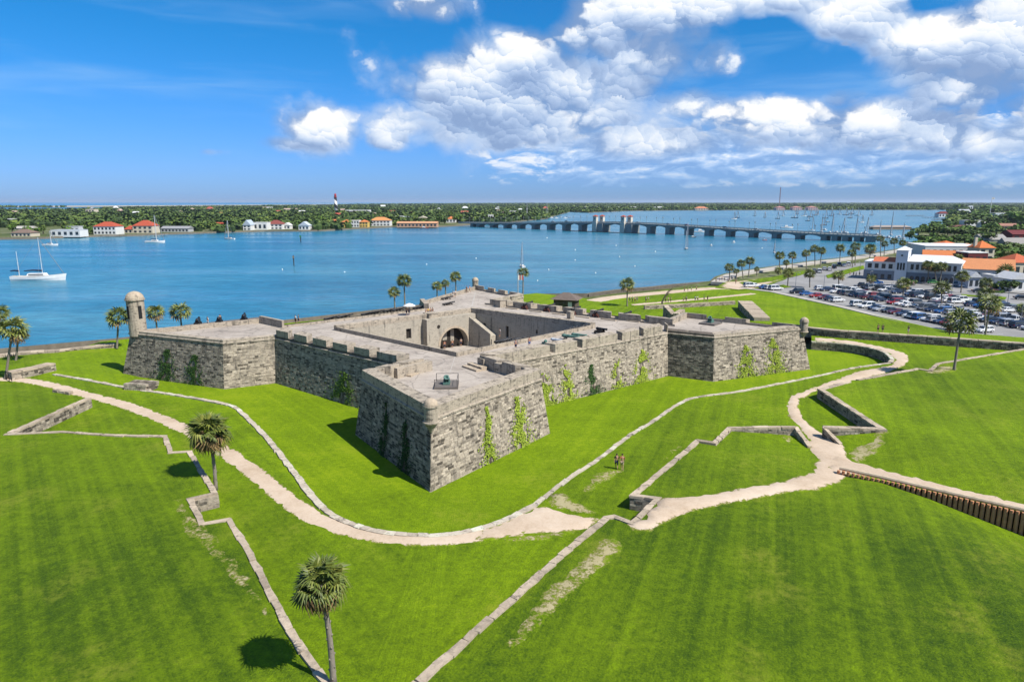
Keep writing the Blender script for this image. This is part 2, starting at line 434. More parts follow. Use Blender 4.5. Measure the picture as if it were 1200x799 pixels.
def _sand(wear):
    def fn(k, b):
        p = pos(k); c, h = lawn_color(k, p, attr(k, 'tone'))
        bare = 1.0 if wear < 1 else .42
        e = attr(k, 'edge')
        n = k.noise(p, .9, 5, .65); n2 = k.noise(p, 4.0, 4, .65)
        ff = k.add(e, k.add(k.mul(k.sub(n, .5), 1.5*wear), k.mul(k.sub(n2, .5), 1.4*wear))); f = k.ss(ff, .40, .56); dry = k.ss(ff, .16, .42)
        c = k.mix(k.mul(dry, .75), c, (.27, .25, .075))
        big = k.noise(p, .13, 4, .6)
        s_ = k.ramp(k.add(k.mul(big, .5), k.add(k.mul(n2, .25), k.mul(n, .25))), [(.3, (.42, .31, .205)), (.5, (.58, .455, .335)), (.7, (.68, .565, .44))])
        k.l.new(k.mix(k.mul(f, bare), c, s_), b.inputs['Base Color']); bump(k, b, k.add(k.mul(n2, .5), k.mul(h, k.sub(1.0, f))), .08, .7)
    return fn
SAND = mat('sandy_path', rough=.95, spec=.1, fn=_sand(.62))
WORN = mat('worn_turf', rough=.95, spec=.1, fn=_sand(1.25))

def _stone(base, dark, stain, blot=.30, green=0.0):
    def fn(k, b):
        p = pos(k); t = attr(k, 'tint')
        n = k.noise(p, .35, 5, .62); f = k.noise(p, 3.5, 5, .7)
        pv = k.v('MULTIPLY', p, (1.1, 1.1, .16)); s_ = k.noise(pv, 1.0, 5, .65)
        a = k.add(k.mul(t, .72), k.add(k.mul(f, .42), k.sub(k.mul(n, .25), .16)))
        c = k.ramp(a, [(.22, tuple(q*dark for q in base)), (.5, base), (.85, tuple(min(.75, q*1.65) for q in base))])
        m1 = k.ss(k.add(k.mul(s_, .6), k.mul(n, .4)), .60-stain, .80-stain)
        c = k.mix(k.mul(m1, .74), c, (.045, .042, .038))
        sk = k.mul(k.ss(k.noise(k.v('MULTIPLY', p, (1.9, 1.9, .10)), 1.0, 4, .6), .55, .68), k.ss(k.noise(p, .22, 3, .6), .40, .58))
        c = k.mix(k.mul(sk, .62), c, (.040, .038, .036))
        w = k.ss(k.noise(p, .8, 4, .6), .56, .72)
        c = k.mix(k.mul(w, .35), c, (.50, .44, .34))
        bl = k.noise(k.v('MULTIPLY', p, (.8, .8, 2.2)), 1.5, 6, .68)
        c = k.mix(k.mul(k.ss(bl, .52, .64), blot), c, (.060, .054, .047))
        if green: c = k.mix(k.mul(k.ss(k.noise(p, .5, 4, .6), .52, .7), green), c, (.10, .13, .03))
        k.l.new(c, b.inputs['Base Color']); bump(k, b, k.add(f, k.mul(k.noise(p, 14, 3, .6), .5)), .05, .8)
    return fn
STONE = mat('coquina_block', rough=.95, spec=.1, fn=_stone((.40,.34,.265), .24, .11, .46))
MORTAR = mat('lime_mortar', rough=.95, spec=.1, fn=_stone((.40,.335,.25), .4, .02, .35))
PARAPET = mat('parapet_coquina', rough=.95, spec=.1, fn=_stone((.42,.355,.275), .28, .11, .66))
COPING = mat('coping_coquina', rough=.95, spec=.1, fn=_stone((.45,.365,.27), .5, -.01, .30))
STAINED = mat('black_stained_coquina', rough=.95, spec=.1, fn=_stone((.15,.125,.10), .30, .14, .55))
SLAB = mat('moat_slab', rough=.95, spec=.1, fn=_stone((.54,.46,.36), .5, -.02, .35))
COURT = mat('courtyard_plaster', rough=.9, spec=.1, fn=_stone((.40,.355,.285), .6, .03))
def _deck(k, b):
    p = pos(k); n = k.noise(p, .18, 5, .62); f = k.noise(p, 5.0, 4, .65); s_ = k.noise(p, .6, 5, .7, dist=.8)
    c = k.ramp(k.add(k.mul(n, .65), k.mul(f, .35)), [(.28, (.25, .21, .175)), (.5, (.44, .38, .32)), (.75, (.57, .50, .43))])
    c = k.mix(k.mul(k.ss(s_, .50, .70), .55), c, (.19, .165, .14)); c = k.mix(k.mul(k.ss(k.noise(k.v('MULTIPLY', p, (.12, 1.1, 1)), 1.0, 5, .65), .55, .7), .35), c, (.56, .49, .41))
    ck = k.voro(k.v('ADD', p, k.v('SCALE', k.noise(p, .7, 3, .6, out=1), .9)), .24, feature='DISTANCE_TO_EDGE')
    c = k.mix(k.mul(k.ss(ck, .0, .035, 1.0, 0.0), .45), c, (.13, .115, .10))
    k.l.new(c, b.inputs['Base Color']); bump(k, b, f, .02, .5)
DECK = mat('gun_deck_tabby', rough=.9, spec=.2, fn=_deck)
def _asphalt(k, b):
    p = pos(k); n = k.noise(p, .1, 4, .6); f = k.noise(p, 4, 4, .7)
    k.l.new(k.ramp(k.add(k.mul(n, .7), k.mul(f, .3)), [(.3, (.20, .195, .19)), (.7, (.36, .35, .335))]), b.inputs['Base Color'])
ASPHALT = mat('asphalt', rough=.9, spec=.2, fn=_asphalt)
def _concrete(k, b):
    p = pos(k); n = k.noise(p, .2, 4, .6); f = k.noise(p, 3, 4, .7)
    k.l.new(k.ramp(k.add(k.mul(n, .6), k.mul(f, .4)), [(.3, (.38, .34, .29)), (.7, (.54, .50, .44))]), b.inputs['Base Color'])
CONCRETE = mat('pale_concrete', rough=.9, spec=.2, fn=_concrete)
def _leaf(c1, c2, c3):
    def fn(k, b):
        p = k.new('ShaderNodeTexCoord').outputs['Object']; t = attr(k, 'tint')
        oi = k.new('ShaderNodeObjectInfo').outputs['Random']
        f = k.add(k.mul(t, .75), k.add(k.mul(k.noise(p, 1.3, 3, .6), .3), k.mul(k.sub(oi, .5), .25)))
        k.l.new(k.ramp(f, [(.15, c1), (.5, c2), (.9, c3)]), b.inputs['Base Color'])
        if 'Subsurface Weight' in b.inputs: pass
    return fn
OAK = mat('oak_leaves', rough=.7, spec=.25, fn=_leaf((.028,.052,.012), (.075,.125,.020), (.18,.235,.04)))
LIME = mat('light_leaves', rough=.7, spec=.25, fn=_leaf((.035,.075,.010), (.08,.15,.018), (.15,.24,.03)))
PALMG = mat('palm_leaves', rough=.55, spec=.4, fn=_leaf((.045,.066,.010), (.115,.150,.020), (.27,.27,.05)))
PALMD = mat('dry_palm_leaves', rough=.8, spec=.2, fn=_leaf((.07,.045,.02), (.19,.125,.05), (.33,.23,.10)))
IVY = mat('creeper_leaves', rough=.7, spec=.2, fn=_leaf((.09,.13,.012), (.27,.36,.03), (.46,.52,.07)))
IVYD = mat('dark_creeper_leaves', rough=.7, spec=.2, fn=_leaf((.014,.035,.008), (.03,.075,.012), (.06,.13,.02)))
BARK = speck('palm_bark', (.25,.215,.17), .35, 3.0)
WOODBARK = speck('tree_bark', (.12,.095,.07), .35, 3.0)
# ------------------------------------------------------------------ site plan (surveyed from the photograph, metres)
def px(lst, z): return [G(a, b, z).to_2d() for a, b in lst]
V2 = lambda x, y: Vector((x, y))
ZC, ZW = 1.5, 2.9                                  # covered way, top of its parapet wall; the moat floor is 0
CS1 = spline(px([(63,439),(99,445),(150,455),(173,458.5),(213,464.5),(268,475),(284,485),(300,500),(318,520),(340,548),(364,580),(384,600),(410,614),(440,623),(490,628),(540,625),(590,611),(627,592)], ZC), 4)
CS2 = spline(px([(627,592),(665,562),(700,539),(740,509),(762,496),(800,471),(825,464.5),(863,459.5),(900,452.5),(962,440),(1000,431.5),(1043,425.5)], ZC), 4)
CS3 = spline(px([(1043,425.5),(1045,421),(1036,413.5),(1020,408.5),(1000,405),(975,402.5),(951,401)], ZC), 4)
CS = CS1[:-1] + CS2[:-1] + CS3
MOAT = CS + [V2(47,154), V2(20,178), V2(-10,206), V2(-45,178), V2(-86,140), V2(-87,122)]
ZL = px([(104,466),(5,509),(73,506),(134,510),(193,511),(200,530),(222,529),(252,578),(223,585),(237,614),(267,609),(288,640),(347,752),(382,799)], ZW) + [V2(-7.8,31.0)]
ZR = [V2(-7.8,31.0)] + px([(490,799),(647,660),(710,607),(719,605.5),(741,613),(771,584),(743,580),(818,516),(837,519),(855,501),(900,500),(932,500)], ZW)
ZR_END = px([(932,500),(950,519)], 2.2)
ZU0 = px([(985,520)], 1.7)
ZU = px([(966,500),(1033,502),(962,456),(995,447),(1005,445),(1076,432),(1090,434),(1099,426),(1200,409),(1330,388)], ZW)
LEFTB = px([(-160,452),(0,447),(30,447),(82,459)], ZC)
REV = px([(984,549),(1030,559),(1090,573),(1200,598),(1330,628),(1600,692)], 2.2)
WALLS_ = px([(925,381),(951,384.5),(985,387.5),(1200,402.5),(1330,412)], 3.0)
WALLB = px([(1330,424),(1200,412),(985,395.5),(951,392)], ZC)
SEAW = px([(-160,436),(21,417.5),(135,406.5)], 1.0)
CW = list(reversed(CS)) + [V2(-87,122), V2(-86,140)] + list(reversed(SEAW)) + LEFTB + ZL + ZR[1:] + ZR_END[1:] + ZU0 + ZU + WALLB
LOWF = [V2(-190,78), V2(-190,-40), V2(160,-40), V2(160,48)] + list(reversed(REV)) + ZU0 + list(reversed(ZR_END)) + list(reversed(ZR[1:-1])) + list(reversed(ZL)) + list(reversed(LEFTB))
UPF = REV + [V2(160,48), V2(160,110)] + list(reversed(ZU)) + ZU0
GAP = G(960, 528, 1.6).to_2d()
ZALL = ZL + ZR[1:]
def sm(t): t = max(0.0, min(1.0, t)); return t*t*(3-2*t)
def z_low(x, y):
    p = (x, y)
    z = 2.82 - .020*linedist(p, ZALL) - 1.25*math.exp(-(L2(p, GAP)/8.0)**2)
    lb = linedist(p, LEFTB + [ZL[0]]); z = lerp(z_cw(x, y), z, sm(lb/9.0))
    r = linedist(p, REV)
    if x > REV[0].x - 4:
        along = sm((x - REV[0].x)/15.0); z -= 2.7*along*math.exp(-r/26.0)
    sg = segdist(p, ZU0[0], REV[0]); z = lerp(1.6, z, sm(sg/7.0)) if sg < 7 and x < REV[0].x + 6 else z
    z += .10*mnoise.noise((x*.06, y*.06, .3)) + .05*mnoise.noise((x*.25, y*.25, 2.))
    return max(z, -.9)
def z_up(x, y):
    p = (x, y)
    z = 2.84 - .012*linedist(p, ZU) - 1.2*math.exp(-(L2(p, GAP)/7.0)**2)
    r = linedist(p, REV); z = lerp(min(z, 2.0), z, sm(r/10.0)) if r < 10 else z
    sg = segdist(p, ZU0[0], REV[0]); z = lerp(1.6, z, sm(sg/7.0)) if sg < 7 else z
    return z + .08*sm(sg/5)*mnoise.noise((x*.06, y*.06, .3))
def z_cw(x, y): return ZC + .05*mnoise.noise((x*.1, y*.1, 5.)) - .3*sm((x + 75)/-25.0)
def z_moat(x, y):
    z = .04*mnoise.noise((x*.1, y*.1, 9.)); d = linedist((x, y), [V2(-77.5,111), V2(-87,122), V2(-86,140)])
    return lerp(z_cw(x, y), z, sm(d/14.0)) if d < 14 else z
def z_south(x, y): return 1.15 + 1.8*sm(1 - linedist((x, y), WALLS_)/26.0)
def ground_z(x, y):
    p = (x, y)
    if inside(p, MOAT): return z_moat(x, y)
    if inside(p, CW): return z_cw(x, y)
    if inside(p, UPF): return z_up(x, y)
    if inside(p, LOWF): return z_low(x, y)
    return z_south(x, y)

def ground_tone(x, y):
    p = (x, y)
    if inside(p, MOAT): return .76 + .12*mnoise.noise((x*.05, y*.05, 1))
    if inside(p, CW): return .58
    if inside(p, UPF): return .60
    if inside(p, LOWF): return .38 + .16*sm((y-52)/25) + .16*sm((x-34)/14)*sm(1-linedist(p, REV)/24)
    return .68
COAST = px([(-160,432),(21,415),(135,404.5)], -1) + [V2(-62,168), V2(-36,190), V2(-10,212), V2(8,222)] + px([(688,349),(720,344.5),(760,341),(785,338),(833,334),(840,328),(850,324.5),(875,320),(900,316.5),(950,309),(983,305.5),(1020,300),(1048,295),(1072,288),(1078,281),(1076,274),(1100,266),(1119,261),(1113,256.5),(1124,252),(1132,248.5),(1400,247.5)], -1)
WBANK = [V2(-500,120)] + COAST + [V2(3200,300), V2(1200,-900), V2(-900,-900), V2(-900,60)]
ISLE = px([(-260,286),(0,281),(53,280),(117,277.5),(150,277),(197,275),(263,273),(310,271.7),(353,271.5),(380,271),(420,268.6),(460,266.6),(510,266.6),(541,264.8),(590,262),(640,257),(655,252),(668,248.6),(690,249.6),(733,247.6),(790,246.8),(900,246.4),(1000,246.3),(1130,246.2),(1500,246)], -1) + \
       px([(1500,238.6),(900,238.5),(600,238.8),(450,239.8),(330,242),(200,243.6),(130,244.8),(110,246.5),(60,247.6),(-260,248)], 0)
BARRIER = px([(-260,243.6),(60,243.2),(150,242.2),(330,240.9),(420,239.9),(420,239.2),(330,239.9),(150,240.9),(60,241.3),(-260,241.6)], 0)

def _ground(k, b):
    p = pos(k); n = k.noise(p, .02, 5, .6); f = k.noise(p, .4, 4, .65)
    c = k.ramp(k.add(k.mul(n, .6), k.mul(f, .4)), [(.35, (.045,.075,.015)), (.52, (.12,.14,.05)), (.68, (.34,.30,.23))])
    k.l.new(c, b.inputs['Base Color'])
GROUND = mat('town_ground', rough=.95, spec=.1, fn=_ground)
def _water(k, b):
    p = pos(k)
    big = k.noise(k.v('MULTIPLY', p, (1, .45, 1)), .006, 4, .6); band = k.noise(k.v('MULTIPLY', p, (.25, 1, 1)), .022, 4, .6)
    c = k.ramp(k.add(k.mul(big, .5), k.mul(band, .5)), [(.35, (.012,.125,.215)), (.5, (.028,.185,.285)), (.66, (.09,.275,.345))])
    k.l.new(c, b.inputs['Base Color'])
    fine = k.noise(k.v('MULTIPLY', p, (.10, .34, 1)), 1.0, 5, .68)
    c = k.v('SCALE', c, k.add(.15, k.mul(fine, 1.7))); k.l.new(c, b.inputs['Base Color'])
    w1 = k.noise(k.v('MULTIPLY', p, (.6, 1.5, 1)), .42, 5, .65, dist=.4); w2 = k.noise(p, .09, 3, .6)
    cam_d = k.v('LENGTH', p)
    calm = k.ss(k.noise(k.v('MULTIPLY', p, (.16, 1, 1)), .030, 3, .55), .50, .66)
    k.put(b.inputs['Roughness'], k.add(.24, k.mul(calm, -.08)))
    bump(k, b, k.add(k.mul(w1, k.sub(1.0, k.mul(calm, .55))), k.mul(w2, 1.2)), .55, .9)
    b.inputs['IOR'].default_value = 1.33; b.inputs['Specular IOR Level'].default_value = .5
WATER = mat('bay_water', (.01,.08,.16), .15, fn=_water)

w = MB(); w.face([(-42000,-3000,-1),(42000,-3000,-1),(42000,42000,-1),(-42000,42000,-1)])
tag(w.build('water', WATER), kind='structure')
if area2(WBANK) < 0: WBANK = WBANK[::-1]
g_ = sheet('ground', WBANK, lambda x, y: (.55 if (x > 70 or y > 262) else -.75), GROUND, 40, lim=(-200, 900, -100, 1200))
def bank(name, poly, z1):
    """the low face where land meets water"""
    b = MB()
    for a, c in zip(poly, poly[1:]): b.face([(a[0],a[1],-2.2),(c[0],c[1],-2.2),(c[0],c[1],z1),(a[0],a[1],z1)])
    tag(b.build(name, speck(name, (.20,.17,.13), .5, .8)), kind='structure')
bank('shore_bank', COAST, .55)
sheet('island_terrain', ISLE, lambda x, y: .6, GROUND, 400, lim=(-2000, 3000, 500, 6000)); bank('island_bank', ISLE[:25], .6)
sheet('barrier_terrain', BARRIER, lambda x, y: .8, speck('dune_sand', (.42,.38,.30), .4, .01, b_=0), 800, lim=(-2000, 3000, 500, 8000))

sheet('moat_lawn', MOAT, z_moat, LAWN, 4.0, tone=ground_tone)
sheet('covered_way_lawn', CW, z_cw, LAWN, 3.0, tone=ground_tone)
sheet('glacis_lawn', LOWF, z_low, LAWN, 3.0, tone=ground_tone, lim=(-120, 130, 14, 120))
sheet('upper_glacis_lawn', UPF, z_up, LAWN, 3.0, tone=ground_tone)
SL_ = [WALLS_[-1], V2(170,140)] + px([(1330,409),(1200,400),(1113,391.5),(983,359.5),(905,342.5),(868,337)], 1.2) + [V2(74,275), V2(62,268), V2(28,222)] + [V2(8,219), V2(-8,207), V2(20,178), V2(47,154)] + [WALLS_[0]]
if area2(SL_) < 0: SL_ = SL_[::-1]
SL_ = [p for i, p in enumerate(SL_) if L2(p, SL_[i-1]) > .5]
MO_ = [WALLS_[0], V2(47,154)]
sheet('south_lawn', WALLS_[::-1] + [V2(47,154), V2(20,178), V2(-8,207), V2(8,219)] + px([(692,350.5),(720,346),(760,342.5),(785,339.5),(833,335.5),(868,337),(905,342.5),(983,359.5),(1113,391.5),(1200,400),(1330,410)], 1.15), z_south, LAWN, 5.0, tone=ground_tone)

# ------------------------------------------------------------------ paths
def ragged(poly, step=.7, jit=.28): return resample(list(poly) + [poly[0]], step, jit)[:-1]
def path_sheet(name, poly, mt, lift, step=.8, edge=1.0, jit=.28, tone=None, zf=None):
    pl = [Vector(p[:2]) for p in poly]
    if area2(pl) < 0: pl = pl[::-1]
    return sheet(name, ragged(pl, .7, jit), (lambda x, y: (zf or ground_z)(x, y) + lift), mt, step, tone=tone or ground_tone, edge_w=edge, sink=lift+.10)
def ribbon(name, cl, width, mt, lift, tone=None, jit=.22, edge=.8, zf=None, n=4):
    c = spline(cl, n); L_, R_ = [], []
    for i, p in enumerate(c):
        d = (c[min(i+1, len(c)-1)] - c[max(i-1, 0)]).normalized(); nn = V2(-d.y, d.x)
        w_ = width[min(i//n, len(width)-1)] if hasattr(width, '__len__') else width
        L_.append(p + nn*w_/2); R_.append(p - nn*w_/2)
    return path_sheet(name, L_ + R_[::-1], mt, lift, .7, edge, jit, tone, zf)
ribbon('path', px([(-120,441),(11,444),(60,451),(91,460),(112,465),(150,476),(215,501.5),(262,528),(302,557),(332,582),(366,605),(402,619),(442,628),(490,632.5),(545,630),(590,622),(632,612)], ZC), 2.7, SAND, .06, jit=.14, edge=.7, zf=z_cw)
path_sheet('path', px([(560,622),(598,607),(620,596),(632,590),(646,594),(672,601),(706,607),(694,622),(640,626),(590,633),(550,636)], ZC), SAND, .085, edge=.8, zf=z_cw)
path_sheet('path', px([(722,616),(738,629),(764,631),(780,621),(802,611),(850,597),(885,590),(925,581),(962,577),(990,562),(1002,546),(992,512),(984,506),(946,508),(943,514),(955,532),(948,547),(930,560),(902,568),(868,575),(828,583),(786,589),(770,588),(750,604)], 2.3), SAND, .13, edge=.8, jit=.2)
path_sheet('path', px([(951,521),(936,502),(922,487),(919,475),(925,463),(945,455),(985,441),(1002,434.5),(1043,427),(1048,421),(1041,414),(1028,409),(1003,403.5),(975,400.5),(953,399),(953,394.5),(972,396),(1002,399.5),(1022,403),(1047,408.5),(1064,414),(1068,420),(1063,428),(1040,437),(1010,444),(985,450),(956,459),(941,468),(938,478),(951,497),(971,511),(986,521)], 1.6), SAND, .10, edge=.7, jit=.12, zf=z_cw)
path_sheet('path', px([(970,531),(985,525),(1000,534),(1030,545),(1060,554.5),(1110,567),(1200,588),(1330,618),(1330,627),(1200,597),(1090,572),(1030,558),(985,548.5),(968,549)], 2.2), SAND, .16, edge=.6, jit=.15, zf=z_up)
for q, (pl, z) in enumerate((([(196,580),(216,578),(232,606),(262,632),(300,682),(336,728),(322,736),(280,700),(240,655),(208,618)], 2.8),
              ([(716,626),(742,640),(706,672),(668,706),(632,740),(596,776),(572,770),(616,712),(662,666),(696,634)], 2.75),
              ([(632,577),(650,571),(668,578),(690,592),(712,604),(690,606),(660,600),(640,594)], ZC), ([(905,497),(931,503),(948,520),(935,526),(918,512)], 2.6),
              ([(987,520),(1003,512),(1020,503),(1045,505),(1040,520),(1012,538),(998,532)], 2.6), ([(1078,434),(1096,428),(1114,427),(1128,433),(1112,437),(1090,438)], ZW),
              ([(560,628),(620,625),(690,617),(700,622),(640,636),(590,640)], ZC), ([(690,555),(720,548),(745,545),(700,575),(670,585)], ZC), ([(775,532),(795,520),(806,522),(785,540),(772,541)], ZC))):
    path_sheet('worn_patch', px(pl, z), WORN, .07, edge=2.0, jit=.5)

# ------------------------------------------------------------------ car park, streets, promenade
LOT = px([(866,337.5),(905,328),(945,320),(990,310),(1016,307),(1052,330),(1120,338),(1200,345),(1400,362),(1400,418),(1200,399),(1113,390.5),(983,358.5),(905,342)], 1.2)
sheet('car_park', LOT, lambda x, y: 1.20, ASPHALT, 12)
STREET = px([(1010,321),(1060,330),(1120,338),(1200,344),(1400,358),(1400,342),(1200,334),(1120,331.5),(1062,327),(1012,318)], 1.2)
sheet('street', STREET, lambda x, y: 1.215, ASPHALT, 12)
def strip_curb(name, line, w_, z0, z1, mt, zf=None):
    b = MB(); n = len(line)
    c = [Vector(p[:2]) for p in line]; L_, R_ = [], []
    for i, p in enumerate(c):
        d = (c[min(i+1, n-1)] - c[max(i-1, 0)]).normalized(); nn = V2(-d.y, d.x); L_.append(p + nn*w_/2); R_.append(p - nn*w_/2)
    for i in range(n-1):
        a, d, e, f = R_[i], R_[i+1], L_[i+1], L_[i]
        za, zb = (z1, z1) if zf is None else (zf(*c[i])+z1, zf(*c[i+1])+z1)
        b.face([(*a,za),(*d,zb),(*e,zb),(*f,za)]); b.face([(*a,z0),(*d,z0),(*d,zb),(*a,za)]); b.face([(*e,z0),(*f,z0),(*f,za),(*e,zb)])
    for i in (0, n-1): 
        za = z1 if zf is None else zf(*c[i])+z1
        b.face([(*L_[i],z0),(*R_[i],z0),(*R_[i],za),(*L_[i],za)])
    return tag(b.build(name, mt), kind='structure')
strip_curb('pavement', px([(868,337.5),(905,342),(983,359),(1113,391),(1200,399.5),(1330,409)], 1.2), 2.0, .5, 1.33, CONCRETE)
strip_curb('promenade', [V2(p.x+1.8, p.y-2.2) for p in px([(833,334),(841,329),(850,325),(875,320.5),(900,317),(950,309.5),(983,306),(1020,300.5),(1048,295.5)], 0)], 5.0, .3, 1.36, CONCRETE)
ribbon('sand_walk', px([(694,353),(720,348.5),(760,344.5),(800,341),(835,338),(866,338.5)], 1.15), 6.5, SAND, .05, edge=1.0, zf=z_south)
ribbon('sand_walk', px([(885,344),(860,346.5),(825,350),(785,353.5),(740,357.5)], 1.15), 3.2, SAND, .06, edge=.8, zf=z_south)
sheet('sand_lot', ragged(px([(838,337.5),(850,330),(870,329),(905,324.5),(922,327),(905,333),(890,338),(866,340)], 1.2), 2, .4), lambda x, y: 1.27, SAND, 4, tone=.5, edge_w=1.5)
for pl in ([(866,331),(905,324.5),(945,316.5),(952,317),(938,322.5),(905,329.5),(872,334)], [(968,322.5),(1000,313.5),(1012,311),(1013,315),(985,323),(970,326)], [(1130,352),(1200,357),(1300,364),(1300,368),(1200,360.5),(1140,356)], [(905,335.5),(918,333.5),(928,336),(912,338.5)],
           [(1126,344.5),(1160,347),(1160,349.5),(1128,346.5)], [(1165,347),(1180,348),(1178,351),(1160,350)]):
    p_ = px(pl, 1.3); p_ = p_ if area2(p_) > 0 else p_[::-1]
    sheet('lawn_strip', p_, lambda x, y: 1.31, LAWN, 5, tone=.55)
strip_curb('stone_revetment', [V2(p.x, p.y+.4) for p in COAST[7:15]], 1.5, -1.6, .25, speck('dark_rubble', (.15,.13,.105), .6, 1.2, b_=.2))
# ------------------------------------------------------------------ masonry
STONES = []          # (visible size, corners...) of the fort's blocks
def masonry(b0, b1, t0, t1, sink, ch=.34, lmin=.55, lmax=1.25, proud=.045, seed=1, keepbig=None, mi=0, tint0=.5):
    """blocks laid in courses on the face b0-b1 (bottom) / t0-t1 (top); sink(quads, tint) takes each block"""
    r = random.Random(seed); b0, b1, t0, t1 = map(Vector, (b0, b1, t0, t1))
    hgt = ((t0-b0).length + (t1-b1).length)/2; n = max(1, round(hgt/ch))
    nrm = (b1-b0).cross(t0-b0).normalized()
    cuts = [0.0]; 
    for j in range(n): cuts.append(cuts[-1] + r.uniform(.8, 1.2))
    cuts = [c/cuts[-1] for c in cuts]
    for j in range(n):
        v0, v1 = cuts[j], cuts[j+1]
        a0, a1, c0, c1 = b0.lerp(t0, v0), b1.lerp(t1, v0), b0.lerp(t0, v1), b1.lerp(t1, v1)
        ln = (a1-a0).length; u = 0.0; first = True
        row = r.uniform(-.08, .08)
        while u < ln - 1e-3:
            w_ = r.uniform(lmin, lmax)*(.6 if first and j % 2 else 1)
            if ln - u - w_ < lmin*.6: w_ = ln - u
            first = False
            g = .028; f0, f1 = (u+g)/ln, (u+w_-g)/ln; e = .026/max(.1, (c0-a0).length)
            out = nrm*(proud*r.uniform(.45, 1.25))
            P_ = [a0.lerp(a1, f0).lerp(c0.lerp(c1, f0), e), a0.lerp(a1, f1).lerp(c0.lerp(c1, f1), e), a0.lerp(a1, f1).lerp(c0.lerp(c1, f1), 1-e), a0.lerp(a1, f0).lerp(c0.lerp(c1, f0), 1-e)]
            cen = (P_[0]+P_[2])/2
            Q_ = [p + out + (cen-p)*.03 + Vector((r.uniform(-.012,.012), r.uniform(-.012,.012), r.uniform(-.012,.012))) for p in P_]
            t = max(0, min(1, tint0 + row + r.gauss(0, .13) - (.34 if r.random() < .15 else 0) + (.22 if r.random() < .07 else 0)))
            sink(P_, Q_, t); u += w_
def block_faces(b, P_, Q_, t, mi=0):
    i = len(b.v); b.v.extend(tuple(p) for p in P_ + Q_)
    b.idx((i+4,i+5,i+6,i+7), mi, t)
    for q in range(4): b.idx((i+q, i+(q+1) % 4, i+4+(q+1) % 4, i+4+q), mi, t)
def sink_to(b, mi=0): return lambda P_, Q_, t: block_faces(b, P_, Q_, t, mi)
def scr(p):
    z = p.z - H; d = p.y*CT - z*ST; u_ = p.y*ST + z*CT
    return (CX + F*p.x/d, CY - F*u_/d)
def sink_fort(P_, Q_, t):
    a = [scr(p) for p in Q_]; STONES.append((abs(area2(a)), P_, Q_, t))

# ------------------------------------------------------------------ the fort
ZD, ZCORD, ZP1, ZP2 = 7.15, 7.25, 8.8, 7.95
g2 = lambda x, y, z: G(x, y, z).to_2d()
S0, SLs, SRs = g2(505,477,ZP1), g2(424,433,ZP1), g2(634,432,ZP1)
LC0, LC1 = g2(440,411,9.0), g2(322,386,9.0)
RC0, RC1 = g2(611,410,9.0), g2(783,380,9.0)
def foot(p, a, b): d = (b-a).normalized(); return a + d*((p-a).dot(d))
KL = foot(SLs, LC0, LC1); KR = foot(SRs, RC0, RC1)
JL, JR = LC1, RC1
RS, R5, RS2 = g2(837,392,ZP2), g2(941,382,ZP2), g2(802,366.5,ZP2)
JR2 = g2(783,371.5,8.4)
LS, LT, E1, E2 = g2(261,398.5,ZP2), g2(152,387,ZP2), g2(307,372.5,ZP2), g2(333,378,ZP2)
E3, E4, A0, A1, A2 = g2(497,358.8,ZP2), g2(492,353,ZP2), g2(557,335,ZP2), g2(613,345.5,ZP2), g2(583,350,8.4)
OUT = [S0, SRs, KR, JR, RS, R5, RS2, JR2, A2, A1, A0, E4, E3, E2, E1, LT, LS, JL, KL, SLs]
NM = ['nr','fr','cr','flr','rr','rb','frb','cs','fa','ar','al','fe','ce','fl','lb','ll','lfl','cl','fnl','nl']
assert area2(OUT) > 0
BASE = offset(OUT, 1.05)
CW_, CN_, CE_, CS_ = g2(535,410,8.0), g2(397,381.5,8.0), g2(552,361.5,8.0), g2(692,379,8.0)
COURTP = [CW_, CS_, CE_, CN_]
fc = Vector((-9, 122, 0))
fort = thing('stone_fort', 'weathered grey coquina star fort with four pointed bastions around an open courtyard', 'fort', fc, world=True)
back = MB(); core = MB()
N = len(OUT)
v3 = lambda p, z: Vector((p[0], p[1], z))
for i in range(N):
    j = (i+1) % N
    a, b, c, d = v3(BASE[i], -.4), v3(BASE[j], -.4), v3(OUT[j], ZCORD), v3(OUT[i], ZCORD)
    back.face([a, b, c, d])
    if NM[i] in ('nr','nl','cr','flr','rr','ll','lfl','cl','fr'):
        masonry(a, b, d, c, sink_fort, seed=31+i, tint0={'flr':.22,'nl':.34,'cl':.42,'ll':.40}.get(NM[i],.5), ch=.285, lmin=.42, lmax=.95)  # shaded faces laid in darker blocks: painted shade on top of black staining
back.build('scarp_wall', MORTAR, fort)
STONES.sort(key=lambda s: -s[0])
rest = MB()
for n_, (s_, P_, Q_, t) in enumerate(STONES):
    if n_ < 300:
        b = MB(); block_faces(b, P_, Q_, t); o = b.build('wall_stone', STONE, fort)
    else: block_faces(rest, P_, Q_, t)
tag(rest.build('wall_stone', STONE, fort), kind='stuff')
# cordon moulding
b = MB(); o1, o2 = offset(OUT, .16), offset(OUT, .02)
for i in range(N):
    j = (i+1) % N
    q = [v3(OUT[i], ZCORD-.02), v3(OUT[j], ZCORD-.02), v3(o1[j], ZCORD+.03), v3(o1[i], ZCORD+.03), v3(o1[i], ZCORD+.22), v3(o1[j], ZCORD+.22), v3(o2[j], ZCORD+.30), v3(o2[i], ZCORD+.30)]
    b.face(q[0:2]+q[2:4]); b.face([q[3], q[2], q[5], q[4]]); b.face([q[4], q[5], q[6], q[7]])
b.build('cordon', PARAPET, fort)
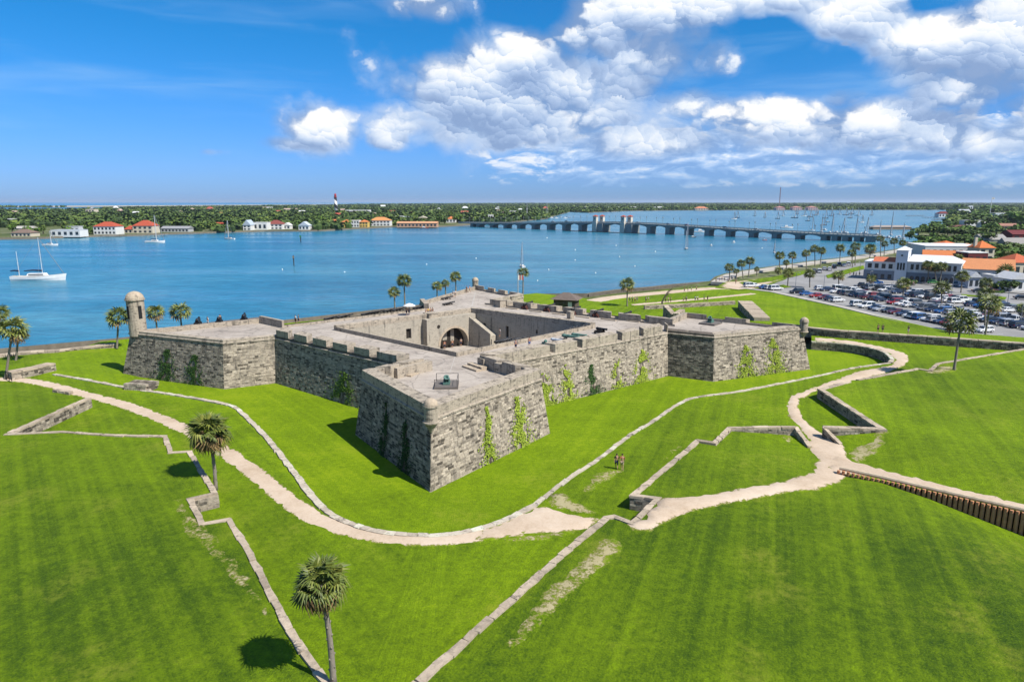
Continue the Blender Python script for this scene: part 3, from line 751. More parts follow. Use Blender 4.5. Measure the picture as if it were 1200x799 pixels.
# gun deck with the courtyard left open
dk = sheet('gun_deck', offset(OUT, -.3), lambda x, y: ZD, DECK, 6.0, holes=[COURTP]); del dk['kind']
for v in dk.data.vertices: v.co = v.co - fc
dk.parent = fort
# parapets: one run per side, embrasures cut through, merlons as pieces of their own
def run(name, A, B, ia, ib, z0, z1, cuts=(), zc=None, mt=PARAPET, parent=fort):
    """parapet between outer points A-B with inner points ia-ib; cuts = (from, to) fractions lowered to zc"""
    b = MB(); u = [0.0]
    for c in cuts: u += list(c)
    u.append(1.0); q = 0
    for k in range(len(u)-1):
        zt = z1 if k % 2 == 0 else zc
        if u[k+1]-u[k] < 1e-4: continue
        # long runs follow the slightly uneven masonry
        m_ = max(1, int(L2(A, B)*(u[k+1]-u[k])/2.2))
        for s_ in range(m_):
            f0, f1 = lerp(u[k], u[k+1], s_/m_), lerp(u[k], u[k+1], (s_+1)/m_)
            dz0 = .035*mnoise.noise((f0*17+A[0], A[1], 0)); dz1 = .035*mnoise.noise((f1*17+A[0], A[1], 0))
            p = [A.lerp(B, f0), A.lerp(B, f1), ia.lerp(ib, f1), ia.lerp(ib, f0)]
            b.face([v3(p[0], z0), v3(p[1], z0), v3(p[1], zt+dz1-.06), v3(p[0], zt+dz0-.06)])
            b.face([v3(p[0], zt+dz0-.06), v3(p[1], zt+dz1-.06), v3(p[2], zt+dz1+.05), v3(p[3], zt+dz0+.05)])
            b.face([v3(p[2], z0), v3(p[3], z0), v3(p[3], zt+dz0+.05), v3(p[2], zt+dz1+.05)])
            if s_ == 0: b.face([v3(p[3], z0), v3(p[0], z0), v3(p[0], zt+dz0-.06), v3(p[3], zt+dz0+.05)])
            if s_ == m_-1: b.face([v3(p[1], z0), v3(p[2], z0), v3(p[2], zt+dz1+.05), v3(p[1], zt+dz1-.06)])
    return b.build(name, mt, parent)
IN1 = offset(OUT, -1.55); IN2 = offset(OUT, -.95)
def side(n, zt, cuts=(), zc=None, IN=IN1, name='parapet', mt=PARAPET):
    i = NM.index(n); j = (i+1) % N
    return run(name, OUT[i], OUT[j], IN[i], IN[j], ZD-.1, zt, cuts, zc, mt)
side('nl', ZP1); side('nr', ZP1)
side('fr', ZP1, ((.10,.22),(.50,.62)), 7.75); side('fnl', ZP1, ((.34,.46),(.72,.84)), 7.75)
side('cr', 9.0, ((.27,.30),(.42,.45),(.66,.69),(.80,.83),(.96,.995)), 7.7)
side('flr', ZP2, mt=STAINED); side('rr', ZP2); side('rb', 8.15, ((.18,.42),(.62,.80)), 7.5, IN2); side('frb', 8.15, (), None, IN2)
side('ll', ZP2, (), None, IN2); side('lfl', ZP2, (), None, IN2); side('lb', ZP2, (), None, IN2); side('fl', ZP2+.5, (), None, IN2)
side('ce', 7.5, (), None, offset(OUT, -.7)); side('fe', ZP2+.6, (), None, IN2); side('al', ZP2, (), None, IN2); side('ar', 8.3, ((.2,.3),(.45,.55),(.7,.8)), 7.5, IN2)
side('fa', 8.3, (), None, IN2)
# left curtain: low parapet carrying six big merlons
i = NM.index('cl'); j = (i+1) % N
run('parapet', OUT[i], OUT[j], IN1[i], IN1[j], ZD-.1, 7.95, mt=STAINED)
for q in range(6):
    f0 = .01 + q*.158; f1 = f0 + .108
    if q == 5: f1 = .93
    a, b_, c, d = OUT[i].lerp(OUT[j], f0), OUT[i].lerp(OUT[j], f1), IN1[i].lerp(IN1[j], f1-.012), IN1[i].lerp(IN1[j], f0+.012)
    m_ = MB(); m_.prism([a, b_, c, d], 7.92, [8.95, 8.95, 9.12, 9.12]); m_.build('merlon', PARAPET, fort)
# south curtain: merlons standing apart with gun embrasures between them
i = NM.index('cs'); j = (i+1) % N; IN3 = offset(OUT, -2.2)
run('parapet', OUT[i], OUT[j], IN3[i], IN3[j], ZD-.1, 7.45)
for q in range(7):
    f0 = .01 + q*.142; f1 = f0 + .105
    a, b_, c, d = OUT[i].lerp(OUT[j], f0), OUT[i].lerp(OUT[j], f1), IN3[i].lerp(IN3[j], f1), IN3[i].lerp(IN3[j], f0)
    m_ = MB(); m_.prism([a, b_, c, d], 7.43, [8.3, 8.3, 8.5, 8.5]); m_.build('merlon', PARAPET, fort)
# inner walls of the terreplein by the near bastion's gorge
def wallbox(name, p, q, th, z0, z1, mt=PARAPET, parent=fort, seed=None):
    p, q = Vector(p[:2]), Vector(q[:2]); d = (q-p).normalized(); n_ = V2(-d.y, d.x)*th/2
    b = MB(); b.prism([p-n_, q-n_, q+n_, p+n_], z0, z1); return b.build(name, mt, parent)
z = 8.5
wallbox('gorge_wall', g2(462,431,z), g2(503,422,z), 1.3, ZD, z); wallbox('gorge_wall', g2(563,420,z), g2(608,413,z), 1.6, ZD, z); wallbox('gorge_wall', g2(583,424,z), g2(612,430,z), 1.4, ZD, z)
def steps(at, dr, n=3, w_=3.0, run_=.5, rise=.25):
    b = MB(); d = Vector(dr[:2]).normalized()
    for q in range(n):
        c = Vector(at[:2]) + d*run_*q; b.box((c.x, c.y, ZD-.02), (run_*1.02+.002*q, w_, rise*(n-q)), math.atan2(d.y, d.x))
    return b.build('gun_step', COPING, fort)
steps(g2(559,430,7.3), (-.8,-.6), 2, 3.6, .9); steps(g2(477,437,7.3), (.7,-.3), 2, 2.4, .9)
# ------------------------------------------------------------------ courtyard
b = MB()
ci = COURTP
for q in range(4):
    A, B = ci[q], ci[(q+1) % 4]
    if q in (1, 2): continue
    b.face([v3(B, .4), v3(A, .4), v3(A, ZD), v3(B, ZD)])
b.build('courtyard_wall', COURT, fort)
b = MB(); b.face([v3(p, .5) for p in ci]); b.build('courtyard_floor', DECK, fort)
cin = offset(ci, -.0); cou = offset(ci, .62)
for q in range(4):
    zt = (7.75, 8.15, 8.05, 7.75)[q]
    run('courtyard_parapet', ci[q], ci[(q+1) % 4], cou[q], cou[(q+1) % 4], ZD-.05, zt, (), None)
# walls that the camera sees inside the court: with real openings
def opening_wall(name, A, B, z0, z1, ops, mt, parent=fort, depth=.5):
    """wall A->B seen from its right-hand side; ops = (u0, u1, za, zb) openings in metres along it, each a recess closed by a sheet painted dark as interior shade"""
    A, B = Vector(A), Vector(B); ln = (B-A).length; d = (B-A)/ln; n_ = V2(d.y, -d.x)   # outward
    us = sorted({0.0, ln, *[o[0] for o in ops], *[o[1] for o in ops]}); b = MB()
    W_ = lambda u, z, k=0.0: Vector((*(A + d*u - n_*k), z))
    for u0, u1 in zip(us, us[1:]):
        zs = [z0]
        for o in sorted(ops, key=lambda o: o[2]):
            if o[0] <= u0 + 1e-6 and o[1] >= u1 - 1e-6: zs += [o[2], o[3]]
        zs.append(z1)
        for q in range(0, len(zs), 2):
            if zs[q+1] - zs[q] > .01: b.face([W_(u0, zs[q]), W_(u1, zs[q]), W_(u1, zs[q+1]), W_(u0, zs[q+1])])
    for (u0, u1, za, zb) in ops:
        b.face([W_(u0, za), W_(u0, za, depth), W_(u0, zb, depth), W_(u0, zb)]); b.face([W_(u1, za, depth), W_(u1, za), W_(u1, zb), W_(u1, zb, depth)])
        b.face([W_(u0, zb), W_(u0, zb, depth), W_(u1, zb, depth), W_(u1, zb)]); b.face([W_(u0, za, depth), W_(u0, za), W_(u1, za), W_(u1, za, depth)])
    o = b.build(name, mt, parent)
    g = MB()
    for (u0, u1, za, zb) in ops:
        g.face([W_(u0, za, depth), W_(u1, za, depth), W_(u1, zb, depth), W_(u0, zb, depth)])
    if ops: g.build('dark_opening', speck('painted_interior_shade', (.035,.028,.022), .3, 2), parent)  # dark sheet: shade of the room behind painted as colour
    return o
def height_at_(p, pxy):
    v = (pxy - CY)/F; return H - p[1]*(ST + v*CT)/(CT - v*ST)
def upar(A, B, pxx):
    lo, hi = 0.0, 1.0
    fa = scr(v3(A, 5))[0] < scr(v3(B, 5))[0]
    for _ in range(40):
        m_ = (lo+hi)/2; x = scr(v3(Vector(A).lerp(Vector(B), m_), 5))[0]
        if (x < pxx) == fa: lo = m_
        else: hi = m_
    return lo*L2(A, B)
# NE wall (from the left corner to the far corner) is seen face on; SE wall lies in shade
U = lambda x: upar(CN_, CE_, x)
opening_wall('courtyard_wall', CN_, CE_, .4, ZD, [(U(476), U(482), 3.6, 5.6)], COURT)
U2 = lambda x: upar(CE_, CS_, x)
opening_wall('courtyard_wall', CE_, CS_, .4, ZD, [(U2(566), U2(569), 3.9, 5.3), (U2(592.5), U2(596), 3.0, 5.3), (U2(628), U2(630), 4.6, 5.4)], COURT)
# projecting block with the big arch
dn = (CE_-CN_).normalized(); nn = V2(dn.y, -dn.x)                      # into the court
pa, pb = CN_ + dn*U(495), CN_ + dn*(U(552)-.05)
A_, B_ = pa + nn*1.6, pb + nn*1.6
L_ = (B_-A_).length; ua, ub = upar(A_, B_, 515.5), upar(A_, B_, 548)
uc, ra = (ua+ub)/2, (ub-ua)/2; zsp = height_at_(A_ + dn*uc, 384.3) - ra*.92
b = MB(); W_ = lambda u, z, k=0.0: Vector((*(A_ + dn*u - nn*k), z))
arc = [(uc - ra*math.cos(math.pi*q/16), zsp + ra*.92*math.sin(math.pi*q/16)) for q in range(17)]
b.face([W_(0,.4), W_(ua,.4), W_(ua,zsp), W_(0,zsp)]); b.face([W_(ub,.4), W_(L_,.4), W_(L_,zsp), W_(ub,zsp)])
b.face([W_(0,zsp), W_(ua,zsp), W_(ua,ZD), W_(0,ZD)]); b.face([W_(ub,zsp), W_(L_,zsp), W_(L_,ZD), W_(ub,ZD)])
for (u0, z0), (u1, z1) in zip(arc, arc[1:]):
    b.face([W_(u0,z0), W_(u1,z1), W_(u1,ZD), W_(u0,ZD)]); b.face([W_(u0,z0,1.5), W_(u1,z1,1.5), W_(u1,z1), W_(u0,z0)])
b.face([W_(0,ZD), W_(L_,ZD), W_(L_,ZD,1.7), W_(0,ZD,1.7)]); b.face([W_(0,.4,1.6), W_(0,.4), W_(0,ZD), W_(0,ZD,1.6)]); b.face([W_(L_,.4), W_(L_,.4,1.6), W_(L_,ZD,1.6), W_(L_,ZD)])
b.face([W_(ua,.4), W_(ua,.4,1.5), W_(ua,zsp,1.5), W_(ua,zsp)]); b.face([W_(ub,.4,1.5), W_(ub,.4), W_(ub,zsp), W_(ub,zsp,1.5)])
b.build('arch_block', COURT, fort)
b = MB()
for q, ((u0, z0), (u1, z1)) in enumerate(zip(arc, arc[1:])):
    k0 = lambda u, z, m_: (uc + (u-uc)*m_, zsp + (z-zsp)*m_)
    i0, i1, o0, o1 = (u0, z0), (u1, z1), k0(u0, z0, 1.13), k0(u1, z1, 1.13)
    b.face([W_(*i0,-.08), W_(*i1,-.08), W_(*o1,-.08), W_(*o0,-.08)]); b.face([W_(*o0,-.08), W_(*o1,-.08), W_(*o1,0), W_(*o0,0)])
b.build('arch_ring', COPING, fort)
b = MB(); b.face([W_(ua-.2,.4,1.49), W_(ub+.2,.4,1.49), W_(ub+.2,ZD-.5,1.49), W_(ua-.2,ZD-.5,1.49)]); b.build('arch_recess', speck('painted_interior_shade', (.035,.028,.022), .3, 2), fort)  # dark backing sheet, shade inside the arch painted on
b = MB()
for u, w_, h_, z0 in ((uc-1.9, 1.1, 1.6, 2.2), (uc+.1, .9, 2.4, 1.8)):
    b.face([W_(u,z0,1.4), W_(u+w_,z0,1.4), W_(u+w_,z0+h_,1.4), W_(u,z0+h_,1.4)])
b.build('notice_panel', speck('pale_panel', (.36,.32,.26), .3, 2), fort)
b = MB(); b.lathe([(.36,0),(.36,.06)], (0,0,0), 12)
o = b.build('round_window', speck('painted_interior_shade', (.035,.028,.022), .3, 2), None); o.parent = fort  # dark disc with the interior shade painted in
c_ = W_(upar(A_, B_, 514), 5.5, -.03); o.location = c_ - fc; o.rotation_euler = (math.pi/2, 0, math.atan2(dn.y, dn.x))
# stair ramp along the SE wall
d2 = (CS_-CE_).normalized(); n2 = V2(d2.y, -d2.x)
us, ue = U2(554), U2(582); b = MB()
for (k0, k1) in ((.0, 1.8),):
    p0, p1, p2, p3 = CE_+d2*us+n2*k0, CE_+d2*ue+n2*k0, CE_+d2*ue+n2*k1, CE_+d2*us+n2*k1
    b.prism([p3, p2, p1, p0], .45, [ZD-.6, 3.2, 3.2, ZD-.6])
    q0, q1 = p3, p2; nn2 = n2*.3
    b.prism([q0+nn2, q1+nn2, q1, q0], .45, [ZD-.1, 3.7, 3.7, ZD-.1])
b.build('stair_ramp', COURT, fort)
# pale joint line across the near bastion's deck
def deckline(p, q, w_, lift=.006):
    p, q = Vector(p[:2]), Vector(q[:2]); d = (q-p).normalized(); n_ = V2(-d.y, d.x)*w_/2; b = MB()
    b.face([v3(p-n_, ZD+lift), v3(q-n_, ZD+lift), v3(q+n_, ZD+lift), v3(p+n_, ZD+lift)]); return b.build('deck_joint', CONCRETE, fort)
deckline(g2(535,412.5,ZD), g2(527,437,ZD), .12); deckline(g2(557,343,ZD), g2(553,359,ZD), .3)
# sentry boxes at the salients
SENT = COPING
def sentry(p, zc, r, hbody, dome, corb, openings=True, name='sentry_box', face=-math.pi/2, mt=PARAPET):
    b = MB(); prof = []
    if corb: prof += [(r*.18, zc-corb), (r*.5, zc-corb*.62), (r*.95, zc-corb*.22), (r*1.22, zc-.12), (r*1.22, zc)]
    prof += [(r, zc+.02), (r, zc+hbody), (r*1.14, zc+hbody+.06), (r*1.14, zc+hbody+.24)]
    b.lathe(prof, (p[0], p[1], 0), 20)
    o = b.build(name, mt, fort, smooth=False)
    b = MB(); b.lathe([(r*1.06, zc+hbody+.24)] + [(r*1.06*math.cos(q*math.pi/14), zc+hbody+.24+dome*math.sin(q*math.pi/14)) for q in range(1, 7)] + [(.06, zc+hbody+.26+dome)], (p[0], p[1], 0), 20)
    dm = b.build('dome', COPING, None, off=fc); dm.parent = o
    if openings:
        w_ = MB()
        for a in openings:
            c_ = (p[0]+math.cos(a)*r*.90, p[1]+math.sin(a)*r*.90, zc+hbody*.50); w_.box(c_, (r*.22, r*.42, hbody*.36), a)
        x = w_.build('window', speck('dark_slot', (.02,.02,.02), .2), None, off=fc); x.parent = o
    return o
sdir2 = lambda P_, Q_: (Vector(P_)-Vector(Q_)).normalized()
p = S0 + sdir2(S0, (-9, 122))*.25; sentry(p, 7.35, .74, 1.55, .72, 1.25, False)
p = R5 + sdir2(R5, (-9, 122))*.15; sentry(p, 7.0, .72, 1.6, .72, 1.3, False)
p = A0 + sdir2(A0, (-9, 122))*.1; sentry(p, 7.2, .8, 2.0, .8, 1.2, False)
p = LT + V2(1.3, .3); sentry(p, 7.0, 1.42, 6.2, 1.35, 0, (R(-120), R(-35)), 'watch_tower')
# bright frame of the tower window
# small boxes on the deck: stair heads, chimneys
for (x, y, w_, h_) in ((587,359.5,2.0,1.5),(668.5,374,1.1,1.5),(600,352,2.0,1.0),(505,372,2.2,.9)):
    c_ = G(x, y, ZD); b = MB(); b.box((c_.x, c_.y, ZD-.02), (w_, w_*.9, h_), R(42)); b.box((c_.x, c_.y, ZD+h_-.02), (w_*1.1, w_, .12), R(42)); b.build('stair_head', PARAPET, fort)
# terreplein platforms for guns: low stone pads with plank lines
for (x, y, l_) in ((600,362,6),(628,365,6),(655,368.5,6),(683,372,6),(713,375,6),(742,377,5),(760,378,4)):
    c_ = G(x, y, ZD); b = MB(); b.box((c_.x, c_.y, ZD-.02), (l_*.55, .5, .2), R(-38)); b.build('gun_curb', COPING, fort)
LBD = [g2(216,382,ZD), g2(312,371.8,ZD), g2(309,377.5,ZD), g2(222,386.5,ZD)]
b = MB(); b.prism(LBD[::-1] if area2(LBD) < 0 else LBD, ZD, ZD+.22); b.build('gun_platform', speck('grey_planks', (.16,.14,.125), .3, 1.5), fort)

# ------------------------------------------------------------------ low stone walls of the outworks
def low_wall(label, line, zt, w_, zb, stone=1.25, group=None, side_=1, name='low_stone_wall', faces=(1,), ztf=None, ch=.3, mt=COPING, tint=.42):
    """coping stones as pieces on a coursed core; line in plan"""
    c = [Vector(p[:2]) for p in line]; n = len(c)
    t = thing(name, label, 'wall', (c[0].x, c[0].y, zb), world=True, group=group)
    L_, R_ = [], []
    for i, p in enumerate(c):
        a = (c[i]-c[i-1]).normalized() if i else (c[1]-c[0]).normalized(); e = (c[i+1]-c[i]).normalized() if i < n-1 else a
        m_ = V2(-(a.y+e.y), a.x+e.x); m_ = m_ / max(m_.length_squared, .5) * 2
        L_.append(p + m_*w_/2); R_.append(p - m_*w_/2)
    zt_ = ztf or (lambda x, y: zt)
    core = MB(); blocks = MB(); rr = random.Random(len(label))
    for i in range(n-1):
        zi, zj = zt_(*c[i])-.2, zt_(*c[i+1])-.2; k = .92
        l0, l1, r0, r1 = c[i].lerp(L_[i], k), c[i+1].lerp(L_[i+1], k), c[i].lerp(R_[i], k), c[i+1].lerp(R_[i+1], k)
        core.face([v3(r0, zb), v3(r1, zb), v3(r1, zj), v3(r0, zi)]); core.face([v3(l1, zb), v3(l0, zb), v3(l0, zi), v3(l1, zj)])
        core.face([v3(r0, zi), v3(r1, zj), v3(l1, zj), v3(l0, zi)])
        if i == 0: core.face([v3(l0, zb), v3(r0, zb), v3(r0, zi), v3(l0, zi)])
        if i == n-2: core.face([v3(r1, zb), v3(l1, zb), v3(l1, zj), v3(r1, zj)])
        if 1 in faces: masonry(v3(r0, zb), v3(r1, zb), v3(r0, zi), v3(r1, zj), sink_to(blocks), ch=ch, lmin=.4, lmax=1.0, proud=.04, seed=i+5, tint0=tint)
        if 0 in faces: masonry(v3(l1, zb), v3(l0, zb), v3(l1, zj), v3(l0, zi), sink_to(blocks), ch=ch, lmin=.4, lmax=1.0, proud=.04, seed=i+55, tint0=tint)
    core.build('wall_core', MORTAR, t)
    if blocks.f: tag(blocks.build('wall_stone', STONE, t), kind='stuff')
    # coping
    for i in range(n-1):
        ln = L2(c[i], c[i+1]); m_ = max(1, round(ln/stone)); us = [0] + sorted((q + rr.uniform(-.22, .22))/m_ for q in range(1, m_)) + [1]
        for u0, u1 in zip(us, us[1:]):
            g = .02/max(ln, .1); u0g, u1g = u0 + (g if u0 > 0 else 0), u1 - (g if u1 < 1 else 0)
            q = [R_[i].lerp(R_[i+1], u0g), R_[i].lerp(R_[i+1], u1g), L_[i].lerp(L_[i+1], u1g), L_[i].lerp(L_[i+1], u0g)]
            dz = rr.uniform(-.03, .03); b = MB()
            zz = [lerp(zt_(*c[i]), zt_(*c[i+1]), u) + dz + rr.uniform(-.012, .012) for u in (u0, u1, u1, u0)]
            sh = [V2(rr.uniform(-.08, .08), rr.uniform(-.08, .08)) for _ in range(4)]
            q = [a + s_ for a, s_ in zip(q, sh)]
            b.prism(q, [z_-.26 for z_ in zz], zz, t=max(0, min(1, rr.gauss(.47, .11))))
            b.build('coping_stone', mt, t)
    return t
ZLw = ZL
low_wall('long stepped grey wall crossing the left lawn and passing both palms', ZL[1:], ZW+.06, .52, .9, 1.5, faces=(1, 0))
low_wall('stone wall of the left redan with its pale inner face to the fort', [ZL[0], ZL[1]+V2(.25,.55)], ZW+.05, .75, 1.2, 1.2, faces=(0, 1))
low_wall('long stepped wall from the bottom edge past the strolling couple to the sandy path', ZR, ZW+.06, .56, .9, 1.4, faces=(1, 0))
low_wall('short sloping wall at the left edge of the path gap', [ZR[-1], ZR_END[1]], 2.9, .5, 1.0, 1.0, ztf=lambda x, y: lerp(ZW+.04, 1.75, min(1, L2((x, y), ZR[-1])/max(.1, L2(ZR_END[1], ZR[-1])))), faces=(1, 0))
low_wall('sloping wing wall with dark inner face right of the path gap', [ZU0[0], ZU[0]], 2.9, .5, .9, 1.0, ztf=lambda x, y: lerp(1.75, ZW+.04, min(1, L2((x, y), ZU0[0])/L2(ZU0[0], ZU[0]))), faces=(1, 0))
low_wall('wedge shaped wall pair with long shaded inner face on the right lawn', ZU[0:4], ZW+.05, .8, .9, 1.3, faces=(1, 0))
low_wall('low kerb wall along the upper right lawn stepping round the palm', ZU[4:], ZW+.05, .6, 1.1, 1.5, faces=(1, 0))
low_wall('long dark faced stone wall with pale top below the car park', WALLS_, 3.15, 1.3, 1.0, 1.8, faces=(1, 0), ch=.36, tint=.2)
low_wall('flat slab wall top curving round the near moat', CS1, ZC+.14, .64, -.2, 1.25, name='moat_wall', faces=(), mt=SLAB)
low_wall('flat slab wall top running straight along the right side of the moat', CS2, ZC+.12, .50, -.2, 1.25, name='moat_wall', faces=(), mt=SLAB)
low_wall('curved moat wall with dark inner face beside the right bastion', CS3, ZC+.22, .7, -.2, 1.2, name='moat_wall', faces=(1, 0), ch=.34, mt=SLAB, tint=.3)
low_wall('pale stone sea wall along the water at the left', px([(-120,432),(21,413.5),(70,410.5),(135,403)], 1.6), 1.75, 1.6, -1.4, 2.0, name='sea_wall', faces=(1,), ch=.45)
low_wall('broad pale wall block beside the left stair', px([(10,436),(40,430.5),(60,425.5)], 2.7), 2.75, 2.0, .9, 1.8, faces=(1, 0))
low_wall('short low wall stub beside the left path', px([(64,456),(83,458.5)], 2.0), 2.0, .8, 1.1, 1.3, faces=(1, 0))
low_wall('low pale wall across the lawn behind the right bastion', px([(755,358),(800,356),(861,352.5)], 2.2), 2.2, .7, 1.0, 3.0, faces=(1, 0))
low_wall('thick wall with sandy top leading up to the right bastion', px([(873,352.5),(893,372)], 3.2), 3.2, 3.8, .8, 2.4, faces=(1, 0), ch=.4)
low_wall('dark wall stub between the ravelin and the right bastion', px([(780,357.5),(790,368)], 4.2), 4.2, 1.2, .8, 2.0, faces=(1, 0), ch=.4)
low_wall('pale wall end beside the dark stub behind the right bastion', px([(792,367),(800,362)], 4.6), 4.6, 1.2, .8, 2.0, faces=(1, 0), ch=.4)
# ruined block on the moat edge
t = thing('ruined_wall_block', 'rough block of broken masonry beside the moat wall on the left', 'ruin', G(160, 455, ZC), world=True)
a, b_ = G(147,456,ZC), G(174,457.5,ZC); rr = random.Random(3)
d = (b_-a).normalized(); n_ = Vector((-d.y, d.x, 0)); bm_ = MB()
bm_.prism([(a).to_2d(), (b_).to_2d(), (b_+n_*2.0).to_2d(), (a+n_*2.0).to_2d()], ZC-.2, [2.3, 2.1, 2.3, 2.5]); bm_.build('core', STAINED, t)
for sd in range(2):
    for j in range(3):
        u = 0.0
        while u < (b_-a).length-.3:
            w_ = rr.uniform(.5, .9); c_ = a + d*(u+w_/2) + n_*(sd*1.9); b = MB()
            b.box((c_.x, c_.y, ZC-.1+j*.36), (w_*.95, .7, .34+rr.uniform(0,.06)), math.atan2(d.y, d.x)+rr.uniform(-.08,.08), t=rr.uniform(.2,.8), top=.94); b.build('stone', STONE, t); u += w_
# timber revetment at the right
t = thing('timber_revetment', 'row of brown upright logs under a pale rail holding up the path at the right', 'retaining wall', (REV[0].x, REV[0].y, 0), world=True)
LOG = speck('brown_log', (.50,.235,.125), .5, 2.5)
pl = resample(REV, .44); rr = random.Random(8)
for i, p in enumerate(pl):
    e = p + V2(-.22, -.30); f = i/len(pl); zb = z_low(e.x-.25, e.y-.3) - .2
    ztop = 2.16 + rr.uniform(-.05, .04)
    b = MB(); b.tube([(e.x+rr.uniform(-.02,.02), e.y, zb), (e.x, e.y, ztop)], [.185, .165], 7, t=rr.random()); b.build('log', LOG, t, smooth=False)
for i in range(0, len(pl)-1, 6):
    q = pl[i:i+7]; b = MB(); b.tube([(p.x-.02, p.y-.03, 2.30) for p in q], .20, 8); b.build('rail', speck('pale_timber', (.60,.48,.34), .35, 2), t)
# ------------------------------------------------------------------ palms
rp = random.Random(21)
def frond_mesh(name, L_=1.0, fan=.85, blades=13, droop=.35, m_=None, seed=0, width=.075):
    r = random.Random(seed); b = MB()
    b.tube([(0,0,0), (L_*.5,0,.06), (L_,0,0)], [.03,.022,.016], 4, caps=False, t=.55)
    for q in range(blades):
        a = (q/(blades-1)-.5)*2; ang = a*R(112); ln = fan*(1-.30*abs(a)**2)*r.uniform(.85, 1.08)
        d = Vector((math.cos(ang), math.sin(ang), .12*(1-abs(a)))); sd = Vector((-math.sin(ang), math.cos(ang), 0))*width
        o = Vector((L_*.98, 0, 0)); m1 = o + d*ln*.55 + Vector((0,0,.10*math.cos(ang*1.2))); e = o + d*ln + Vector((0,0,-droop*r.uniform(.6,1.3)*ln))
        t = r.uniform(.25,.85)
        i = len(b.v)
        for p in (o - sd*.25, o + sd*.25, m1 + sd + Vector((0,0,-.03)), m1 + Vector((0,0,.035)), m1 - sd + Vector((0,0,-.03)), e): b.v.append(tuple(p))
        b.idx((i, i+1, i+3), 0, t); b.idx((i+1, i+2, i+3), 0, t); b.idx((i, i+3, i+4), 0, t); b.idx((i+3, i+2, i+5), 0, t); b.idx((i+4, i+3, i+5), 0, t)
    return b.mesh(name, m_)
FR = [frond_mesh('frond', 1.0, .85, 15, .30, PALMG, 1), frond_mesh('frond', .9, .9, 14, .55, PALMG, 2), frond_mesh('frond', .95, .8, 13, .9, PALMG, 3)]
FD = [frond_mesh('dry_frond', .8, .8, 12, 1.0, PALMD, 4), frond_mesh('dry_frond', .85, .7, 11, 1.3, PALMD, 5)]
def dirs(n, zmin, zmax, r):
    out = []
    for i in range(n):
        z = lerp(zmax, zmin, (i+.5)/n) + r.uniform(-.05, .05); z = max(-1, min(1, z))
        a = i*2.39996 + r.uniform(-.25, .25); out.append((z, a))
    return out
def trunk_mesh(h, r0=.20, r1=.15, boots=True, lean=(0,0), bend=0):
    b = MB(); n = 9; pts = [(lean[0]*q/n + bend*math.sin(math.pi*q/n), lean[1]*q/n, h*q/n) for q in range(n+1)]
    b.tube(pts, [lerp(r0, r1, q/n)*(1.25 if q == 0 else 1.0)*(1+.05*math.sin(q*3)) for q in range(n)] + [r1*1.0], 9, t=.5)
    return b
def fine_palm(label, loc, h, cr, lean, seed, group=None):
    """nearest palms: every fan leaf is a piece of its own"""
    r = random.Random(seed); t = thing('palm_tree', label, 'palm', loc, group=group)
    tb = trunk_mesh(h, .19, .135, lean=lean, bend=.12)
    for q in range(int(h*4)):
        z = q*h/(h*4); a = q*2.4; x, y = lean[0]*z/h + .12*math.sin(math.pi*z/h), lean[1]*z/h; rr_ = lerp(.19,.135,z/h)
        tb.tube([(x+rr_*.8*math.cos(a), y+rr_*.8*math.sin(a), z), (x+rr_*1.15*math.cos(a), y+rr_*1.15*math.sin(a), z+.13)], [.07, .045], 4, t=r.uniform(.1,.9))
    for q in range(26):                                # old leaf bases under the crown
        z = h - .9*cr + q*.9*cr/26; a = q*2.4; x, y = lean[0]*z/h + .12*math.sin(math.pi*z/h), lean[1]*z/h
        tb.tube([(x+.14*math.cos(a), y+.14*math.sin(a), z-.15), (x+.34*math.cos(a), y+.34*math.sin(a), z+.2)], [.05, .02], 4, t=r.uniform(.2,.6))
    tb.build('trunk', BARK, t, smooth=True)
    top = Vector((lean[0], lean[1], h))
    n = 62; s_ = cr/1.75
    for q, (z, a) in enumerate(dirs(n, -.86, .97, r)):
        dry = (z < -.42 and r.random() < .9) or (z < .1 and r.random() < .4)
        me = r.choice(FD if dry else FR) if z < .3 else FR[0 if r.random() < .6 else 1]
        o = link('dry_frond' if dry else 'frond', me, t, top + Vector((0,0,-.15*(1-z))), (r.uniform(-.6,.6), -math.asin(z), a), (s_*r.uniform(.88,1.08),)*3)
        o.rotation_euler = Matrix.Rotation(a, 4, 'Z').to_3x3().to_4x4().__matmul__(Matrix.Rotation(-math.asin(z), 4, 'Y')).__matmul__(Matrix.Rotation(r.uniform(-.7,.7), 4, 'X')).to_euler()
    return t
def merged_crown(seed, n=30, blades=9):
    r = random.Random(seed); b = MB()
    for q, (z, a) in enumerate(dirs(n, -.72, .95, r)):
        dry = z < -.45 and r.random() < .75
        M = Matrix.Rotation(a, 4, 'Z') @ Matrix.Rotation(-math.asin(z), 4, 'Y') @ Matrix.Rotation(r.uniform(-.7,.7), 4, 'X')
        L_ = .52; fan = .50*r.uniform(.85, 1.15)
        for k in range(blades):
            u = (k/(blades-1)-.5)*2; ang = u*R(115); d = Vector((math.cos(ang), math.sin(ang), .1)); sd = Vector((-math.sin(ang), math.cos(ang), 0))*.055
            o = Vector((L_, 0, 0)); m1 = o + d*fan*.55; e = o + d*fan*(1-.25*u*u) + Vector((0, 0, -.18*r.uniform(.5, 1.5)))
            b.face([M @ o, M @ (m1+sd), M @ e, M @ (m1-sd)], 1 if dry else 0, r.uniform(.15, .9))
        b.face([M @ Vector((0,.02,0)), M @ Vector((L_,.015,0)), M @ Vector((L_,-.015,0)), M @ Vector((0,-.02,0))], 0, .6)
    return b.mesh('crown', [PALMG, PALMD])
CROWNS = [merged_crown(s_) for s_ in (3, 8, 12, 17)]
